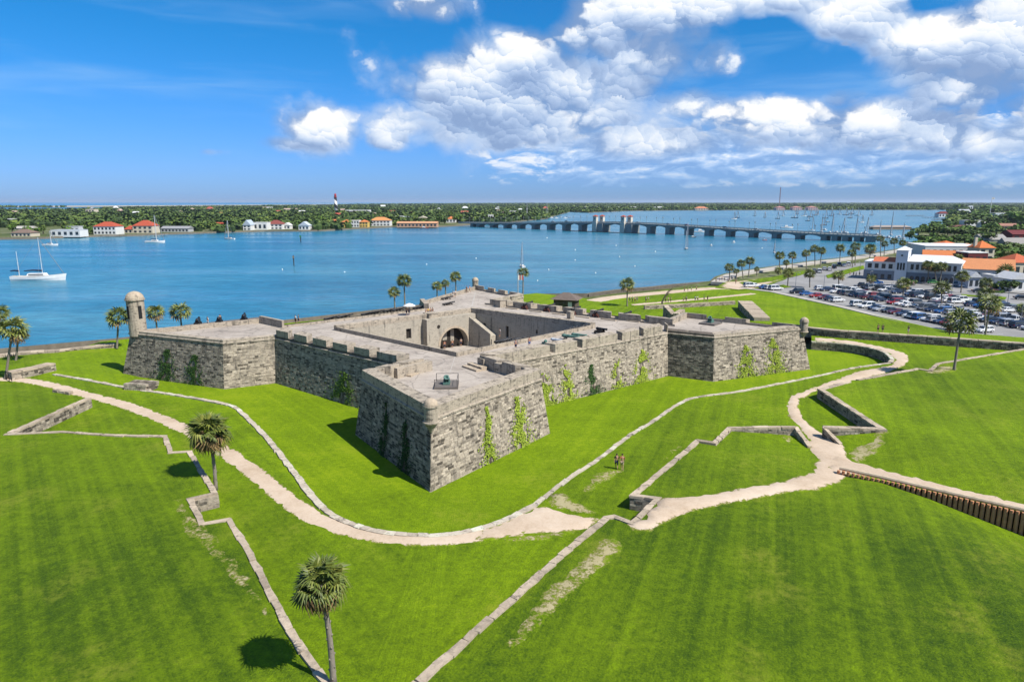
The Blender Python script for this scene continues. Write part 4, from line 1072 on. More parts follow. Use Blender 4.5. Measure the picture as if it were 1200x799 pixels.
TRUNK = trunk_mesh(1.0, .18, .14).mesh('trunk', BARK, True)
def height_at(loc, pxy):
    """height at which a vertical line through loc passes the photograph row pxy"""
    v = (pxy - CY)/F; fw = CT - v*ST; dn = ST + v*CT
    return H - loc.y*dn/fw
def palm(label, cx, cy, rpx, bx, by, gz=1.2, group=None, i=0, loc=None):
    loc = loc or G(bx, by, gz); zc = height_at(loc, cy); h = zc - loc.z
    k = scr(Vector((loc.x, loc.y, zc))); sc = (loc - Vector((0,0,H))).length/F
    lean = ((cx - k[0])*sc, 0)
    t = thing('palm_tree', label, 'palm', loc, group=group)
    cr = rpx*sc*1.12
    o = link('trunk', TRUNK, t, (0,0,0), (0, math.atan2(lean[0], h), rp.uniform(0, 6) if abs(lean[0]) < .05 else 0), (1.15, 1.15, h))
    link('crown', CROWNS[i % 4], t, (lean[0], 0, h), (0, 0, rp.uniform(0, 6)), (cr, cr, cr*1.0))
    return t
l1 = G(391.5, 812, 2.2); h1 = height_at(l1, 682)
fine_palm('large palm in the left foreground with its shadow across the stepped wall', (l1.x, l1.y, z_low(l1.x, l1.y)-.1), h1 - z_low(l1.x, l1.y), 1.72, (-.38, 0), 5)
l2 = G(253, 574, 1.5); h2 = height_at(l2, 507)
fine_palm('tall shaggy palm standing inside the stepped wall on the left lawn', (l2.x, l2.y, 1.4), h2 - 1.4, 2.35, (-.15, 0), 9)
TOWN_DONE = 0
PALMS = [
 ('thick palm standing nearest the left edge of the photo', 11,386,14,6,446,1.2), ('palm behind the thick one at the left edge', 20,394,9,18.5,424,1.0), ('palm half cut off by the left edge', -3,367,9,-4,430,1.0),
 ('palm on the sea wall just left of the tall watch tower', 138,372,12.5,137,408,1.0),
 ('palm with sand at its foot where the low kerb wall steps on the right', 1126,378,16,1118,433,2.9), ('tall palm at the edge of the car park behind the sandy footed palm', 1160,357,12,1154,396,1.3),
 ('lone palm on the lawn behind the right bastion', 735,334,9.5,735,359,1.1),
 ('leftmost palm of the group at the bend of the seaside walk', 855,314,6,855,328,1.2), ('small palm beside the leftmost one at the bend of the walk', 863,318,4,863,329,1.2), ('middle palm of the group at the bend of the walk', 869,309,5.5,871,326,1.2), ('tallest palm at the right of the group at the bend of the walk', 879,306,6,877,325,1.2), ('small low palm just right of the group at the bend of the walk', 887,315.5,3.5,887,323,1.2),
 ('palm alone on the first seaside lawn strip', 914,300,6,913,319,1.2), ('short palm beside the first seaside lawn strip', 921.5,308,4,921.5,317,1.2), ('palm over the waterside railing before the pair', 928.5,299.5,5,928.5,315,1.2), ('slim palm before the tall pair by the water', 945,297,5,945,315,1.2), ('left palm of the tall waterside pair', 955,292,5.5,955,312,1.2), ('right palm of the tall waterside pair', 963,294,5,961,312,1.2), ('tall palm by the water right of the pair', 985,291,5.5,984,308,1.2), ('lower of two crossing palms near the bay street', 998.5,296.5,5,999,313,1.2), ('upper of two crossing palms near the bay street', 1003,289,5.5,1002,311,1.2), ('broad palm beside the white building by the water', 1020,292,6.5,1019,308,1.2),
 ('tall palm at the bridge end left of its twin', 1032,280,4.5,1032,301,1.2), ('twin of the tall palm at the bridge end', 1037,286,4,1036,300,1.2), ('palm between the bridge end and the white roof', 1048,283,4.5,1048,297,1.2), ('palm above the white tower roof', 1058,285,4,1057,299,1.2),
 ('bushy low palm by the sandy lot', 912,317,4.5,912,322,1.2), ('palm at the near left corner of the car park', 924,320,6.5,923,336,1.2), ('second palm along the top row of the car park', 949,321,6.5,949,337,1.2), ('broad palm at the middle of the top car row', 983,323,7,983,338,1.2), ('yellowish palm before the white building entrance', 1021,327,5.5,1020,339,1.2), ('yellow green palm between cars in front of the arcade', 1059,333,7.5,1058,352,1.2), ('palm rising from the middle rows of the car park', 1104,338,9,1103,362,1.2),
 ('left palm of three before the white arcade', 1088,311,6,1088,332,1.2), ('middle palm of three before the white arcade', 1096,314,5.5,1097,332,1.2), ('right palm of three before the white arcade', 1104,313,6,1101,333,1.2), ('upper palm at the right end of the arcade', 1121,315,6.5,1121,331,1.2), ('lower palm at the right end of the arcade', 1128,324,7,1126,343,1.2), ('palm before the long orange roof at the right', 1178,319,8.5,1177,336,1.2), ('low palm on the street island', 1156,332,6.5,1156,342,1.2), ('palm crown peeping over the tall car park palm', 1156,345,8,1154,389,1.3), ('palm in the garden behind the orange pyramid roof', 1183,301,6,1183,315,1.2), ('orange tipped palm beside the bay street roofs', 1124,303,5,1124,316,1.2), ('palm at the far right edge beside the street', 1199,362,6,1200,377,1.2)]
for i, (lb, cx, cy, r_, bx, by, gz) in enumerate(PALMS): palm(lb, cx, cy, r_, bx, by, gz, 'sabal palms around the grounds', i)
# palms on the strip between fort and bay: their feet are hidden
for i, (lb, cx, cy, r_, Y) in enumerate((('palm just right of the watch tower', 182,367,10,150), ('second palm right of the watch tower against the water', 211,365.5,11.5,156), ('lower palm of the first pair behind the east wall', 462,342.5,8,172), ('taller palm of the first pair behind the east wall', 473.5,329.5,9.5,174), ('broad low palm of the three behind the east wall', 512,335.5,7,196), ('middle slim palm of the three behind the east wall', 522,332.5,5.5,200), ('tall palm of the three behind the east wall', 534,324.5,7.5,203), ('palm beside the flag pole beyond the far bastion', 613,320,7.5,206))):
    v = (cy-CY)/F; zc = H - Y*(ST+v*CT)/(CT-v*ST); p = G(cx, cy, zc); palm(lb, cx, cy, r_, 0, 0, 1.2, 'sabal palms around the grounds', i+1, loc=Vector((p.x, p.y, .6)))
# ------------------------------------------------------------------ leafy trees
def crown_mesh(name, m_, seed, n=260, leaf=.19, lobes=7, flat=.75, gap=.35):
    """leaf clumps spread through an uneven crown of unit radius"""
    r = random.Random(seed); b = MB(); lob = []
    for q in range(lobes):
        a = q*2.4 + r.uniform(-.4,.4); rr_ = r.uniform(.25, .62) if q else 0
        lob.append((Vector((rr_*math.cos(a), rr_*math.sin(a), r.uniform(-.12,.42)*flat)), r.uniform(.34,.52)))
    for q in range(n):
        c, R_ = r.choice(lob); d = Vector((r.gauss(0,1), r.gauss(0,1), r.gauss(.25,1))).normalized()
        p = c + Vector((d.x, d.y, d.z*flat))*R_*r.uniform(.72, 1.05)
        if mnoise.noise(p*2.6 + Vector((seed, 0, 0))) < -gap: continue
        nrm = (d + Vector((r.uniform(-.7,.7), r.uniform(-.7,.7), r.uniform(-.2,.9)))).normalized(); u = nrm.orthogonal().normalized(); w_ = nrm.cross(u); s_ = leaf*r.uniform(.6,1.3); g = r.uniform(0, 6.28); u, w_ = u*math.cos(g)+w_*math.sin(g), w_*math.cos(g)-u*math.sin(g)
        t = max(0, min(1, r.gauss(.45,.2)))
        b.face([p+u*s_*1.2, p+w_*s_*.6+u*s_*.2, p-u*s_*.9, p-w_*s_*.7], 0, t)
    return b.mesh(name, m_)
def tree_trunk(seed, h=.62):
    r = random.Random(seed); b = MB(); b.tube([(0,0,0),(.02,.01,h*.5),(0,.02,h)], [.075,.055,.04], 7)
    for q in range(5):
        a = q*1.26 + r.uniform(-.3,.3); z = h*r.uniform(.5,.9); b.tube([(0,0,z),(.25*math.cos(a),.25*math.sin(a),z+.22),(.5*math.cos(a),.5*math.sin(a),z+.36)], [.035,.024,.010], 5)
    return b.mesh('trunk', WOODBARK)
CR_OAK = [crown_mesh('crown', OAK, s_, 300) for s_ in (1,2,3)]; CR_LIM = [crown_mesh('crown', LIME, s_, 260) for s_ in (4,5)]
TRK = [tree_trunk(s_) for s_ in (1,2)]
def tree(label, x, y, rpx, hpx, z=.6, kind='oak', i=0, group='trees in the town', name='leafy_tree'):
    """x, y: foot in the photograph; rpx half width, hpx height in pixels"""
    loc = G(x, y, z); sc = (loc - Vector((0,0,H))).length/F; r_, h = rpx*sc, hpx*sc
    t = thing(name, label, 'tree', loc, rp.uniform(0, 6), group)
    link('trunk', TRK[i % 2], t, sc=(h*.8, h*.8, h))
    link('crown', (CR_OAK if kind == 'oak' else CR_LIM)[i % (3 if kind == 'oak' else 2)], t, (0,0,h*.58), (0,0,rp.uniform(0,6)), (r_*1.25, r_*1.25, h*.66))
    return t
TOWN = [(1066,281,5,7,'oak'),(1076,276,6,8,'oak'),(1084,272,5,7,'lime'),(1091,276,7,9,'oak'),(1099,273,6,8,'lime'),(1107,277,7,9,'oak'),(1115,274,6,7,'lime'),(1123,278,7,9,'oak'),(1131,275,7,9,'lime'),(1139,279,7,9,'oak'),(1147,276,6,8,'oak'),(1080,285,6,8,'lime'),(1090,287,7,9,'lime'),(1100,284,6,8,'oak'),(1110,287,7,8,'lime'),(1121,284,6,7,'oak'),(1130,288,8,10,'oak'),(1140,289,7,9,'lime'),(1075,292,6,8,'lime'),(1084,295,7,9,'oak'),
 (1150,264,11,10,'oak'),(1144,258,9,7,'oak'),(1160,272,7,9,'lime'),(1168,275,7,8,'oak'),(1176,268,6,8,'oak'),(1186,262,10,10,'oak'),(1196,264,9,12,'lime'),(1126,251,7,8,'oak'),(1121,256,8,8,'oak'),(1163,252,9,8,'oak'),(1180,250,8,7,'oak'),(1190,276,7,9,'oak'),(1172,300,10,12,'oak'),(1180,307,10,13,'lime'),(1189,312,9,12,'oak'),(1196,304,9,12,'lime'),(1170,311,7,9,'lime'),(1163,296,6,9,'oak'),(1187,296,8,10,'oak'),(1198,317,8,10,'oak'),(1157,283,7,8,'oak'),(1149,291,6,7,'lime'),
 (1172,339,7,11,'oak'),(1180,343,8,12,'oak'),(1067,336,5,8,'oak'),(1171,345,5,4,'lime'),(1165,340,4,7,'lime'),(1110,268,6,6,'lime'),(1095,266,5,5,'oak'),(1136,266,6,7,'oak'),(1103,293,6,7,'oak')]
SIDEW = ['left', 'right']
for i, (x, y, r_, h, kd) in enumerate(TOWN):
    where = 'on the waterfront behind the white building' if x < 1150 and 262 < y < 296 else 'in the gardens near the orange roofs' if y >= 296 and y < 330 else 'on the far shore behind the docks' if y <= 262 else 'by the street in front of the small white houses' if y > 330 else 'beyond the grey thatched roofs'
    for e in range(2 if y < 297 else 1):
        x_, y_, r2_, h2_ = (x, y, r_, h) if e == 0 else (x + rp.uniform(-5,5), y - rp.uniform(1.5,4), r_*rp.uniform(.7,1.0), h*rp.uniform(.7,1.0))
        kd_ = kd if e == 0 else ('lime' if kd == 'oak' else 'oak'); bk = ' at its left end' if x_ < 1090 else ' at its right end' if x_ > 1125 else ' near its middle'
        sz = 'small ' if r2_ < 6 else 'broad ' if r2_ > 7.5 else 'rounded '
        lb = sz + ('dark green oak ' if kd_ == 'oak' else 'light green leafy tree ') + where + (bk if 'waterfront' in where else '')
        tree(lb, x_, y_, r2_, h2_, kind=kd_, i=i+e, group=lb)
SHORE = [(0,279),(53,278),(117,275.5),(150,275),(197,273.5),(263,271.5),(310,270),(353,269.8),(380,269.5),(420,267),(460,265.2),(510,265.2),(541,263.5)]
NEARH = [(25,'by the brown bungalow'),(77,'by the white modern house'),(123,'by the left red roofed house'),(165,'by the cream house with red roof'),(205,'by the long grey house'),(255,'by the small red gabled house'),(305,'by the white houses'),(355,'by the twin gabled house'),(415,'by the yellow houses'),(445,'by the arcaded house'),(490,'by the tan pavilion'),(535,'by the bridge end')]
for i in range(64):
    x = rp.uniform(1, 538); ys = SHORE[0][1]
    for (a, ya), (c_, yc) in zip(SHORE, SHORE[1:]):
        if a <= x <= c_: ys = lerp(ya, yc, (x-a)/(c_-a))
    y = ys - rp.uniform(1.2, 7); kd = 'lime' if rp.random() < .45 else 'oak'; nb_ = min(NEARH, key=lambda q: abs(q[0]-x))[1]
    lb = ('light green' if kd == 'lime' else 'dark green') + ' tree on the far shore ' + nb_
    tree(lb, x, y, rp.uniform(3.0, 6.0), rp.uniform(6.0, 11.0), kind=kd, i=i, group=lb)
# bare crooked tree on the lawn
loc = G(776, 359, 1.1); t = thing('bare_tree', 'bare crooked dead tree leaning right on the lawn by the bay', 'tree', loc); sc = loc.length/F
b = MB(); b.tube([(0,0,0),(-.1,0,1.2),(.5,0,2.6),(1.3,0,4.0),(2.0,.2,5.0)], [.28,.24,.2,.13,.07], 7); b.build('trunk', WOODBARK, t)
r = random.Random(4); b = MB()
for q in range(16):
    a = r.uniform(-.9,.9); s_ = Vector((lerp(.6,1.8,r.random()), 0, 0)); s_.z = 1.9 + s_.x*1.55 - .3; e = s_ + Vector((math.cos(a)*r.uniform(.6,1.6)+.3, r.uniform(-.8,.8), r.uniform(.2,1.4)))
    b.tube([s_, s_.lerp(e,.5)+Vector((0,0,.15)), e], [.06,.035,.012], 4)
b.build('branch', WOODBARK, t)
# ------------------------------------------------------------------ creepers on the fort walls
def creeper(label, nb, u0, w_, h, m_, seed, dens=1.0, tri=True):
    """leaves and stems climbing the outer face of wall nb from its foot; u0 fraction along"""
    i = NM.index(nb); j = (i+1) % N; a, b_, c, d = v3(BASE[i],0), v3(BASE[j],0), v3(OUT[j],ZCORD), v3(OUT[i],ZCORD)
    ln = (b_-a).length; nrm = (b_-a).cross(d-a).normalized(); r = random.Random(seed)
    P_ = lambda u, z: a.lerp(b_, u).lerp(d.lerp(c, u), z/ZCORD)
    t = thing('wall_creeper', label, 'plant', P_(u0, 0), world=True, group='creepers on the fort walls')
    lf = MB(); st = MB()
    for k in range(int(1700*dens)):
        z = h*r.random()**1.15; ww = w_*((1-z/h)**.75*.9+.12 if tri else 1.0) + .12*math.sin(z*3)
        x = r.gauss(0, .55 if r.random() < .75 else 1.0)*ww + .25*math.sin(z*1.3+seed)
        if mnoise.noise((x*1.1+seed, z*.9, .5)) < -.22: continue
        p = P_(u0 + x/ln, z) + nrm*r.uniform(.05,.18); s_ = r.uniform(.055,.135)*(1.0 if r.random() < .8 else 1.3)
        n2_ = (nrm + Vector((r.uniform(-.8,.8), r.uniform(-.8,.8), r.uniform(-.3,1)))).normalized(); u = n2_.orthogonal().normalized(); q = n2_.cross(u)
        lf.face([p+u*s_, p+q*s_*.8, p-u*s_, p-q*s_*.8], 0, max(0,min(1,r.gauss(.5,.22))))
    for k in range(7):
        x0 = r.uniform(-.35,.35)*w_; pts = [P_(u0+(x0*(1-f*.8)+.1*math.sin(f*9+k))/ln, f*h*r.uniform(.85,1.0)) + nrm*.07 for f in (0,.25,.5,.75,1)]
        st.tube(pts, [.03,.026,.02,.014,.006], 4, t=r.random())
    lf.build('foliage', m_, t); st.build('stem', WOODBARK, t)
    return t
creeper('slim yellow green creeper near the middle of the near bastion', 'nr', .44, 1.0, 6.6, IVY, 1, .75); creeper('wide yellow green creeper at the right of the near bastion', 'nr', .73, 1.7, 6.4, IVY, 2, 1.25)
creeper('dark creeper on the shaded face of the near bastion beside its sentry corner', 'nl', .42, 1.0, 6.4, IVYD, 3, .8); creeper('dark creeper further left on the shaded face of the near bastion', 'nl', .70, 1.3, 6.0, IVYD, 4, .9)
for q, (u, w_, h, m_, dn_, lb) in enumerate(((.22,1.6,5.0,IVY,1.2,'broad bright creeper beside the near bastion'),(.345,1.4,5.6,IVY,.9,'second bright creeper from the near bastion on the right curtain'),(.49,1.3,4.8,IVYD,.5,'sparse dark creeper on the right curtain'),(.645,1.2,5.0,IVY,.45,'thin pale creeper on the right curtain'),(.81,1.8,5.6,IVY,1.5,'largest bright green creeper near the corner of the right curtain'))):
    creeper(lb, 'cr', u, w_, h, m_, 11+q, dn_)
creeper('bright creeper on the left of the right bastion', 'rr', .33, 1.7, 5.6, IVY, 21, 1.2); creeper('tall bright creeper on the right bastion below its sentry box', 'rr', .64, 2.0, 6.3, IVY, 22, 1.2)
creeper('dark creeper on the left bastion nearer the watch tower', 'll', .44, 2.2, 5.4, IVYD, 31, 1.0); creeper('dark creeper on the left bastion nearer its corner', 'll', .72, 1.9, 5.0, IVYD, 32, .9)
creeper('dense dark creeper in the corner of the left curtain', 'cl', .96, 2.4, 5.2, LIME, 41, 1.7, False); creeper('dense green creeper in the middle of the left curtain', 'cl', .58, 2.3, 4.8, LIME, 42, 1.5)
# ------------------------------------------------------------------ woods across the bay
import numpy as np
def woods(name, label, poly, d0, d1, seed, x0=-1.05, x1=1.05, clear=(), hs=1.0, dens=1.0):
    r = np.random.default_rng(seed); V = []; Fc = []; T = []; nv = 0
    D = d0
    ug = []
    while D < d1:
        rad = 4.6 + D/420.0; step = max(rad*2.6, D*.016)
        xs = np.arange(D*x0, D*x1, rad*1.75/dens)
        for x in xs:
            X = x + r.uniform(-.7,.7)*rad; Y = D + r.uniform(-.5,.5)*step
            if not inside((X, Y), poly): continue
            if any(abs(X-c[0]) < c[2] and abs(Y-c[1]) < c[3] for c in clear): continue
            if mnoise.noise((X*.0065, Y*.0065, seed)) < -.30: continue
            ug.append((X, Y, rad*r.uniform(.7,1.35), (5.0+3.5*r.random()+4*max(0, mnoise.noise((X*.011, Y*.011, 4.2))))*hs))
        D += step
    for (X, Y, rad, h) in ug:
        # low dome inside, leaf clumps outside
        tone = min(1, max(0, .50 + .42*mnoise.noise((X*.02, Y*.02, 1.1)) + r.normal(0, .22)))
        n = 6
        for z, k in ((.0, .8), (.55, .9), (.92, .45)):
            for q in range(n):
                a = q*math.pi/3; V.append((X+math.cos(a)*rad*k*.80, Y+math.sin(a)*rad*k*.85, .5+h*z*.92))
        for ring in (0, 1):
            for q in range(n):
                a = nv+ring*n+q; b_ = nv+ring*n+(q+1) % n; Fc.append((a, b_, b_+n, a+n)); T.append(tone*.6)
        Fc.append(tuple(nv+2*n+q for q in range(n))); T.append(tone*.7); nv += 18
        for q in range(13):
            a = r.uniform(0, 6.28); f = r.uniform(.1, 1); el = r.uniform(-.1, 1.4); c = (X+math.cos(a)*rad*math.cos(el)*.95, Y+math.sin(a)*rad*math.cos(el)*.95, .5+h*(.52+.5*math.sin(el)))
            s_ = rad*r.uniform(.22,.42); a2 = r.uniform(0, 6.28); ux, uy = math.cos(a2)*s_, math.sin(a2)*s_; zz = r.uniform(-.4,.4)*s_
            wx, wy, wz = -uy*.5, ux*.5, s_*.55
            V += [(c[0]+ux, c[1]+uy, c[2]+zz), (c[0]+wx, c[1]+wy, c[2]+wz), (c[0]-ux, c[1]-uy, c[2]-zz), (c[0]-wx, c[1]-wy, c[2]-wz)]
            Fc.append((nv, nv+1, nv+2, nv+3)); T.append(min(1, max(0, tone + r.normal(0, .16)))); nv += 4
    me = bpy.data.meshes.new(name); me.from_pydata(V, [], Fc); me.materials.append(OAK)
    at = me.attributes.new('tint', 'FLOAT', 'FACE'); at.data.foreach_set('value', T); me.update()
    o = bpy.data.objects.new(name, me); COL.objects.link(o); tag(o, label, 'woodland', kind='stuff'); return o
# ------------------------------------------------------------------ buildings
GLASS = mat('window_glass', (.03,.04,.05), .15, 0, .6)
CLEAR = []
def paint(c): return speck('paint_%02d_%02d_%02d' % tuple(int(q*99) for q in c), c, .14, .5, b_=0)
def tiles(c):
    def fn(k, b):
        p = k.new('ShaderNodeTexCoord').outputs['Object']; n = k.noise(p, 1.2, 4, .65); f = k.noise(p, 6, 2, .6)
        k.l.new(k.v('SCALE', c, k.add(.55, k.add(k.mul(n, .5), k.mul(f, .4)))), b.inputs['Base Color']); bump(k, b, f, .06, .6)
    return mat('roof_%02d_%02d_%02d' % tuple(int(q*99) for q in c), c, .85, 0, .2, fn)
WHITE, CREAM, YEL, ORA, RED, MAR, GREY, TAN = (.74,.73,.70), (.62,.55,.43), (.70,.47,.13), (.58,.20,.07), (.42,.085,.045), (.16,.035,.035), (.33,.34,.36), (.50,.38,.26)
WINM = {}
def win_mesh(w_, h_):
    key = (round(w_, 1), round(h_, 1))
    if key not in WINM:
        b = MB(); b.box((0,0,0), (w_, .16, h_)); WINM[key] = b.mesh('window', GLASS)
    return WINM[key]
def roof_mb(kind, w_, d_, h_, z, ov=.5):
    b = MB(); x, y = w_/2+ov, d_/2+ov
    if kind == 'flat':
        b.box((0,0,z), (w_+.3, d_+.3, .35)); return b
    e = [(-x,-y,z),(x,-y,z),(x,y,z),(-x,y,z)]
    if kind == 'hip':
        r = max(.05, x-y) if x > y else .05; a, c = (-r,0,z+h_), (r,0,z+h_)
        b.face([e[0],e[1],c,a]); b.face([e[1],e[2],c]); b.face([e[2],e[3],a,c]); b.face([e[3],e[0],a])
    elif kind == 'gable':
        a, c = (-x,0,z+h_), (x,0,z+h_); b.face([e[0],e[1],c,a]); b.face([e[2],e[3],a,c]); b.face([e[1],e[2],c]); b.face([e[3],e[0],a])
    elif kind == 'front':                      # gable end towards the viewer
        a, c = (0,-y,z+h_), (0,y,z+h_); b.face([e[1],e[2],c,a]); b.face([e[3],e[0],a,c]); b.face([e[0],e[1],a]); b.face([e[2],e[3],c])
    b.face([e[3],e[2],e[1],e[0]]); return b
def house(label, xl, xr, yb, hpx, roof='hip', wall=WHITE, rcol=RED, rfrac=.38, depth=9.0, win=(4, 1), cat='house', name='house', yb2=None, z=.6, group=None, chim=False, wfrac=.5):
    """front between two photograph columns, total height hpx pixels"""
    a, c = G(xl, yb, z), G(xr, yb2 or yb, z); w_ = (c-a).length; sc = (a+c).length/2/F; hh = hpx*sc*1.0
    ang = math.atan2(c.y-a.y, c.x-a.x); d = (c-a).normalized(); n_ = Vector((-d.y, d.x, 0)); o = (a+c)/2 + n_*depth/2
    CLEAR.append((o.x, o.y, w_/2+6, depth/2+6)); f_ = (a+c)/2; fd = 12 + max(0, f_.y-850)*.05; CLEAR.append((f_.x*(1-fd*.5/f_.y), f_.y-fd*.5, w_/2+6, fd))
    t = thing(name, label, cat, o, ang, group)
    rh = hh*rfrac if roof != 'flat' else .3; wh = hh - rh
    b = MB(); b.box((0,0,-.6), (w_, depth, wh+.6)); b.build('wall', paint(wall), t)
    r = roof_mb(roof, w_, depth, rh, wh).build('roof', tiles(rcol), t)
    if chim:
        b = MB(); b.box((-w_*.42, 0, wh), (1.2,1.2,rh+1.6)); b.build('chimney', paint(wall), r)
    nx, nf = win
    for fl in range(nf):
        for q in range(nx):
            ww, wh_ = w_/nx*wfrac, wh/nf*.52
            me = win_mesh(ww, wh_); o2 = link('window', me, t, ((q+.5)/nx*w_-w_/2, -depth/2, fl*wh/nf + wh/nf*.22))
    return t
isl = 'houses on the far shore'
HS = [('brown flat roofed bungalow on the far left shore', 13,36,277.5,7,'hip',CREAM,(.20,.14,.11),.5,12,(5,1)), ('white modern house with stepped flat roofs on the far shore', 60,94,277,6.2,'flat',WHITE,(.55,.56,.58),.1,12,(5,1)),
 ('white upper block behind the modern flat roofed house', 78,93,274,7.2,'flat',(.6,.62,.66),(.55,.56,.58),.1,8,(3,1)), ('white two storey house with red hip roof left of the other red roof', 110,136,275,12.5,'hip',WHITE,RED,.36,14,(6,2)),
 ('cream house with red hip roof and tall chimney on the far shore', 156,179,273.5,13,'hip',CREAM,RED,.42,14,(4,2)), ('low red roofed side wing left of the cream house', 146,155.5,273.5,8,'hip',CREAM,RED,.5,9,(2,1)),
 ('long low grey house between red roofs on the far shore', 189,221,272,6,'gable',(.45,.46,.46),(.30,.30,.31),.4,11,(8,1)), ('small cream house with red gable on the far shore lawn', 248,262,268,6.5,'gable',CREAM,RED,.4,10,(2,1)), ('white house with steep grey gable facing the bay', 285,294,270,11,'front',WHITE,(.42,.48,.55),.5,13,(2,2)),
 ('white flat house with three dark bays right of the steep gable', 297,313,269.5,8,'flat',WHITE,WHITE,.1,12,(3,1)), ('white house under a dark maroon hip roof on the far shore', 312.5,331,269,10,'hip',WHITE,(.24,.07,.055),.42,13,(4,2)), ('white cottage beside the maroon roofed house', 332,340,268.7,7,'front',WHITE,WHITE,.4,9,(2,1)),
 ('white twin gabled house near the channel marker', 350,362,269.5,9,'front',WHITE,(.5,.55,.6),.5,11,(3,1)), ('yellow waterside house at the left of the colourful row', 400,411,266.5,8.5,'hip',YEL,ORA,.3,11,(3,2)), ('white waterside house in the middle of the colourful row', 411.5,421,266.5,8,'flat',WHITE,CREAM,.1,11,(3,2)), ('yellow ochre house at the right of the colourful row', 421.5,431,266.5,8.5,'hip',YEL,ORA,.3,11,(3,2)),
 ('white arcaded house with orange hip roof at the end of the far shore row', 433,457,265,10,'hip',WHITE,(.60,.27,.10),.38,16,(6,2)), ('small orange house behind the colourful row', 389,398,263.5,6,'gable',(.6,.3,.14),ORA,.4,9,(2,1)), ('wide red roof among the trees behind the colourful row', 385,406,254.5,4.5,'hip',CREAM,(.48,.10,.07),.7,22,(4,1)), ('large white flat block deep among the trees', 405,433,252,5.5,'flat',WHITE,WHITE,.1,20,(7,1)),
 ('long tan waterside pavilion with orange roof left of the bridge', 465,512,266,6,'gable',(.55,.32,.20),(.62,.33,.18),.30,18,(11,1)), ('yellow house behind the tan pavilion', 490,500,260.5,7,'front',YEL,CREAM,.3,12,(2,1)), ('white house with orange roof near the bridge end', 523,534,261,7,'hip',WHITE,ORA,.4,12,(3,1)), ('low maroon roofed shed behind the bridge end', 538,553,259,4.5,'gable',CREAM,MAR,.6,14,(4,1)), ('second maroon roofed shed by the bridge end', 555,567,259,4.5,'gable',WHITE,MAR,.6,14,(3,1)), ('white tall narrow building by the bridge end', 572,578,259.5,7.5,'flat',WHITE,WHITE,.1,12,(2,2)),
 ('white roofs left of the yellow house among trees', 460,472,258,4.5,'flat',WHITE,WHITE,.1,14,(4,1)), ('grey blue roofed house among trees left of the bridge', 473,483,258.5,4.5,'gable',(.55,.6,.66),(.4,.45,.52),.5,14,(3,1)), ('small white house at the left edge among the trees', 5,13,263.5,5.5,'flat',WHITE,WHITE,.1,12,(2,1)), ('pale long roof behind the brown bungalow', 17,37,269.5,3.5,'gable',CREAM,(.45,.42,.38),.6,10,(3,1)), ('beige block rising from the trees above the white modern house', 101,111,252.5,6,'flat',CREAM,CREAM,.1,16,(3,2)),
 ('white roof beside the dark tree clump on the skyline', 253,260,248,2.6,'flat',WHITE,WHITE,.1,20,(2,1)), ('pale pink roof under the skyline left of the dark clump', 235,245,247,2.2,'gable',CREAM,(.5,.33,.28),.5,20,(2,1)), ('white house deep in the trees above the cottage', 350,357,251,4,'gable',WHITE,WHITE,.4,14,(2,1)), ('pale pink building under the lighthouse skyline', 332,347,247,2.5,'gable',CREAM,(.5,.36,.3),.5,20,(3,1)), ('tiny pale house far left of the lighthouse', 307,312,245,2.2,'gable',CREAM,(.5,.36,.3),.5,20,(1,1)), ('white hall far behind the bridge end', 597,605,251.5,4,'flat',WHITE,WHITE,.1,20,(2,1)), ('pale terrace roof far behind the yellow house', 499,516,248.5,2.6,'flat',CREAM,CREAM,.1,20,(4,1)), ('brown house behind the marina trees', 609,614,254,4,'hip',(.4,.25,.17),(.35,.16,.09),.4,14,(1,1))]
rh = random.Random(77)
for i in range(46):
    x = rh.uniform(2, 640); y = rh.uniform(245.5, 259) if x < 400 else rh.uniform(242.5, 256); w_ = rh.uniform(4, 9)*(.7+.5*(y-242)/16); rc_ = rh.choice(['white','grey','red','pinkish'])
    lb = 'small house with a %s roof among the far shore trees %s' % (rc_, 'at the left' if x < 200 else 'left of the lighthouse' if x < 390 else 'right of the lighthouse')
    house(lb, x, x+w_, y, rh.uniform(2.8, 4.6), rh.choice(['gable','hip','front']), rh.choice([WHITE, CREAM, (.6,.5,.42)]), {'white':(.72,.72,.70),'grey':(.40,.41,.43),'red':(.42,.12,.08),'pinkish':(.5,.36,.3)}[rc_], .45, 12, (2,1), group=lb)
for a in HS: house(*a[:5], *a[5:8], rfrac=a[8], depth=a[9], win=a[10], group=isl)
for i, (xl, xr, y, h, c) in enumerate(((697,703,244.6,2,WHITE),(707,714,244.8,2,WHITE),(722,727,244.6,2,(.5,.6,.7)),(739,746,245,2.4,WHITE),(751,757,245,2,(.6,.65,.7)),(764,769,245,2.2,WHITE),(771,776,245,2.6,WHITE),(781,787,245.2,2,WHITE),(683,688,244.4,2,(.2,.4,.55)))):
    house(('white' if c == WHITE else 'bluish') + ' low house on the shore far behind the bridge towers', xl, xr, y, h, 'gable', c, (.5,.5,.5), .5, 20, (2,1), group='white houses far behind the bridge' if c == WHITE else 'bluish houses far behind the bridge')
house('long orange roofed building on the shore far behind the bridge', 815,830,246.4,4,'hip',CREAM,(.55,.22,.12),.5,25,(5,1))
for i, (xl, xr) in enumerate(((910,920),(929,940),(947,958))): house(('left', 'middle', 'right')[i] + ' one of three pink apartment blocks on the far right shore', xl, xr, 246.2, 4, 'hip', (.60,.42,.38), (.45,.22,.2), .35, 30, (4,2), 'apartment block', 'apartment_block')
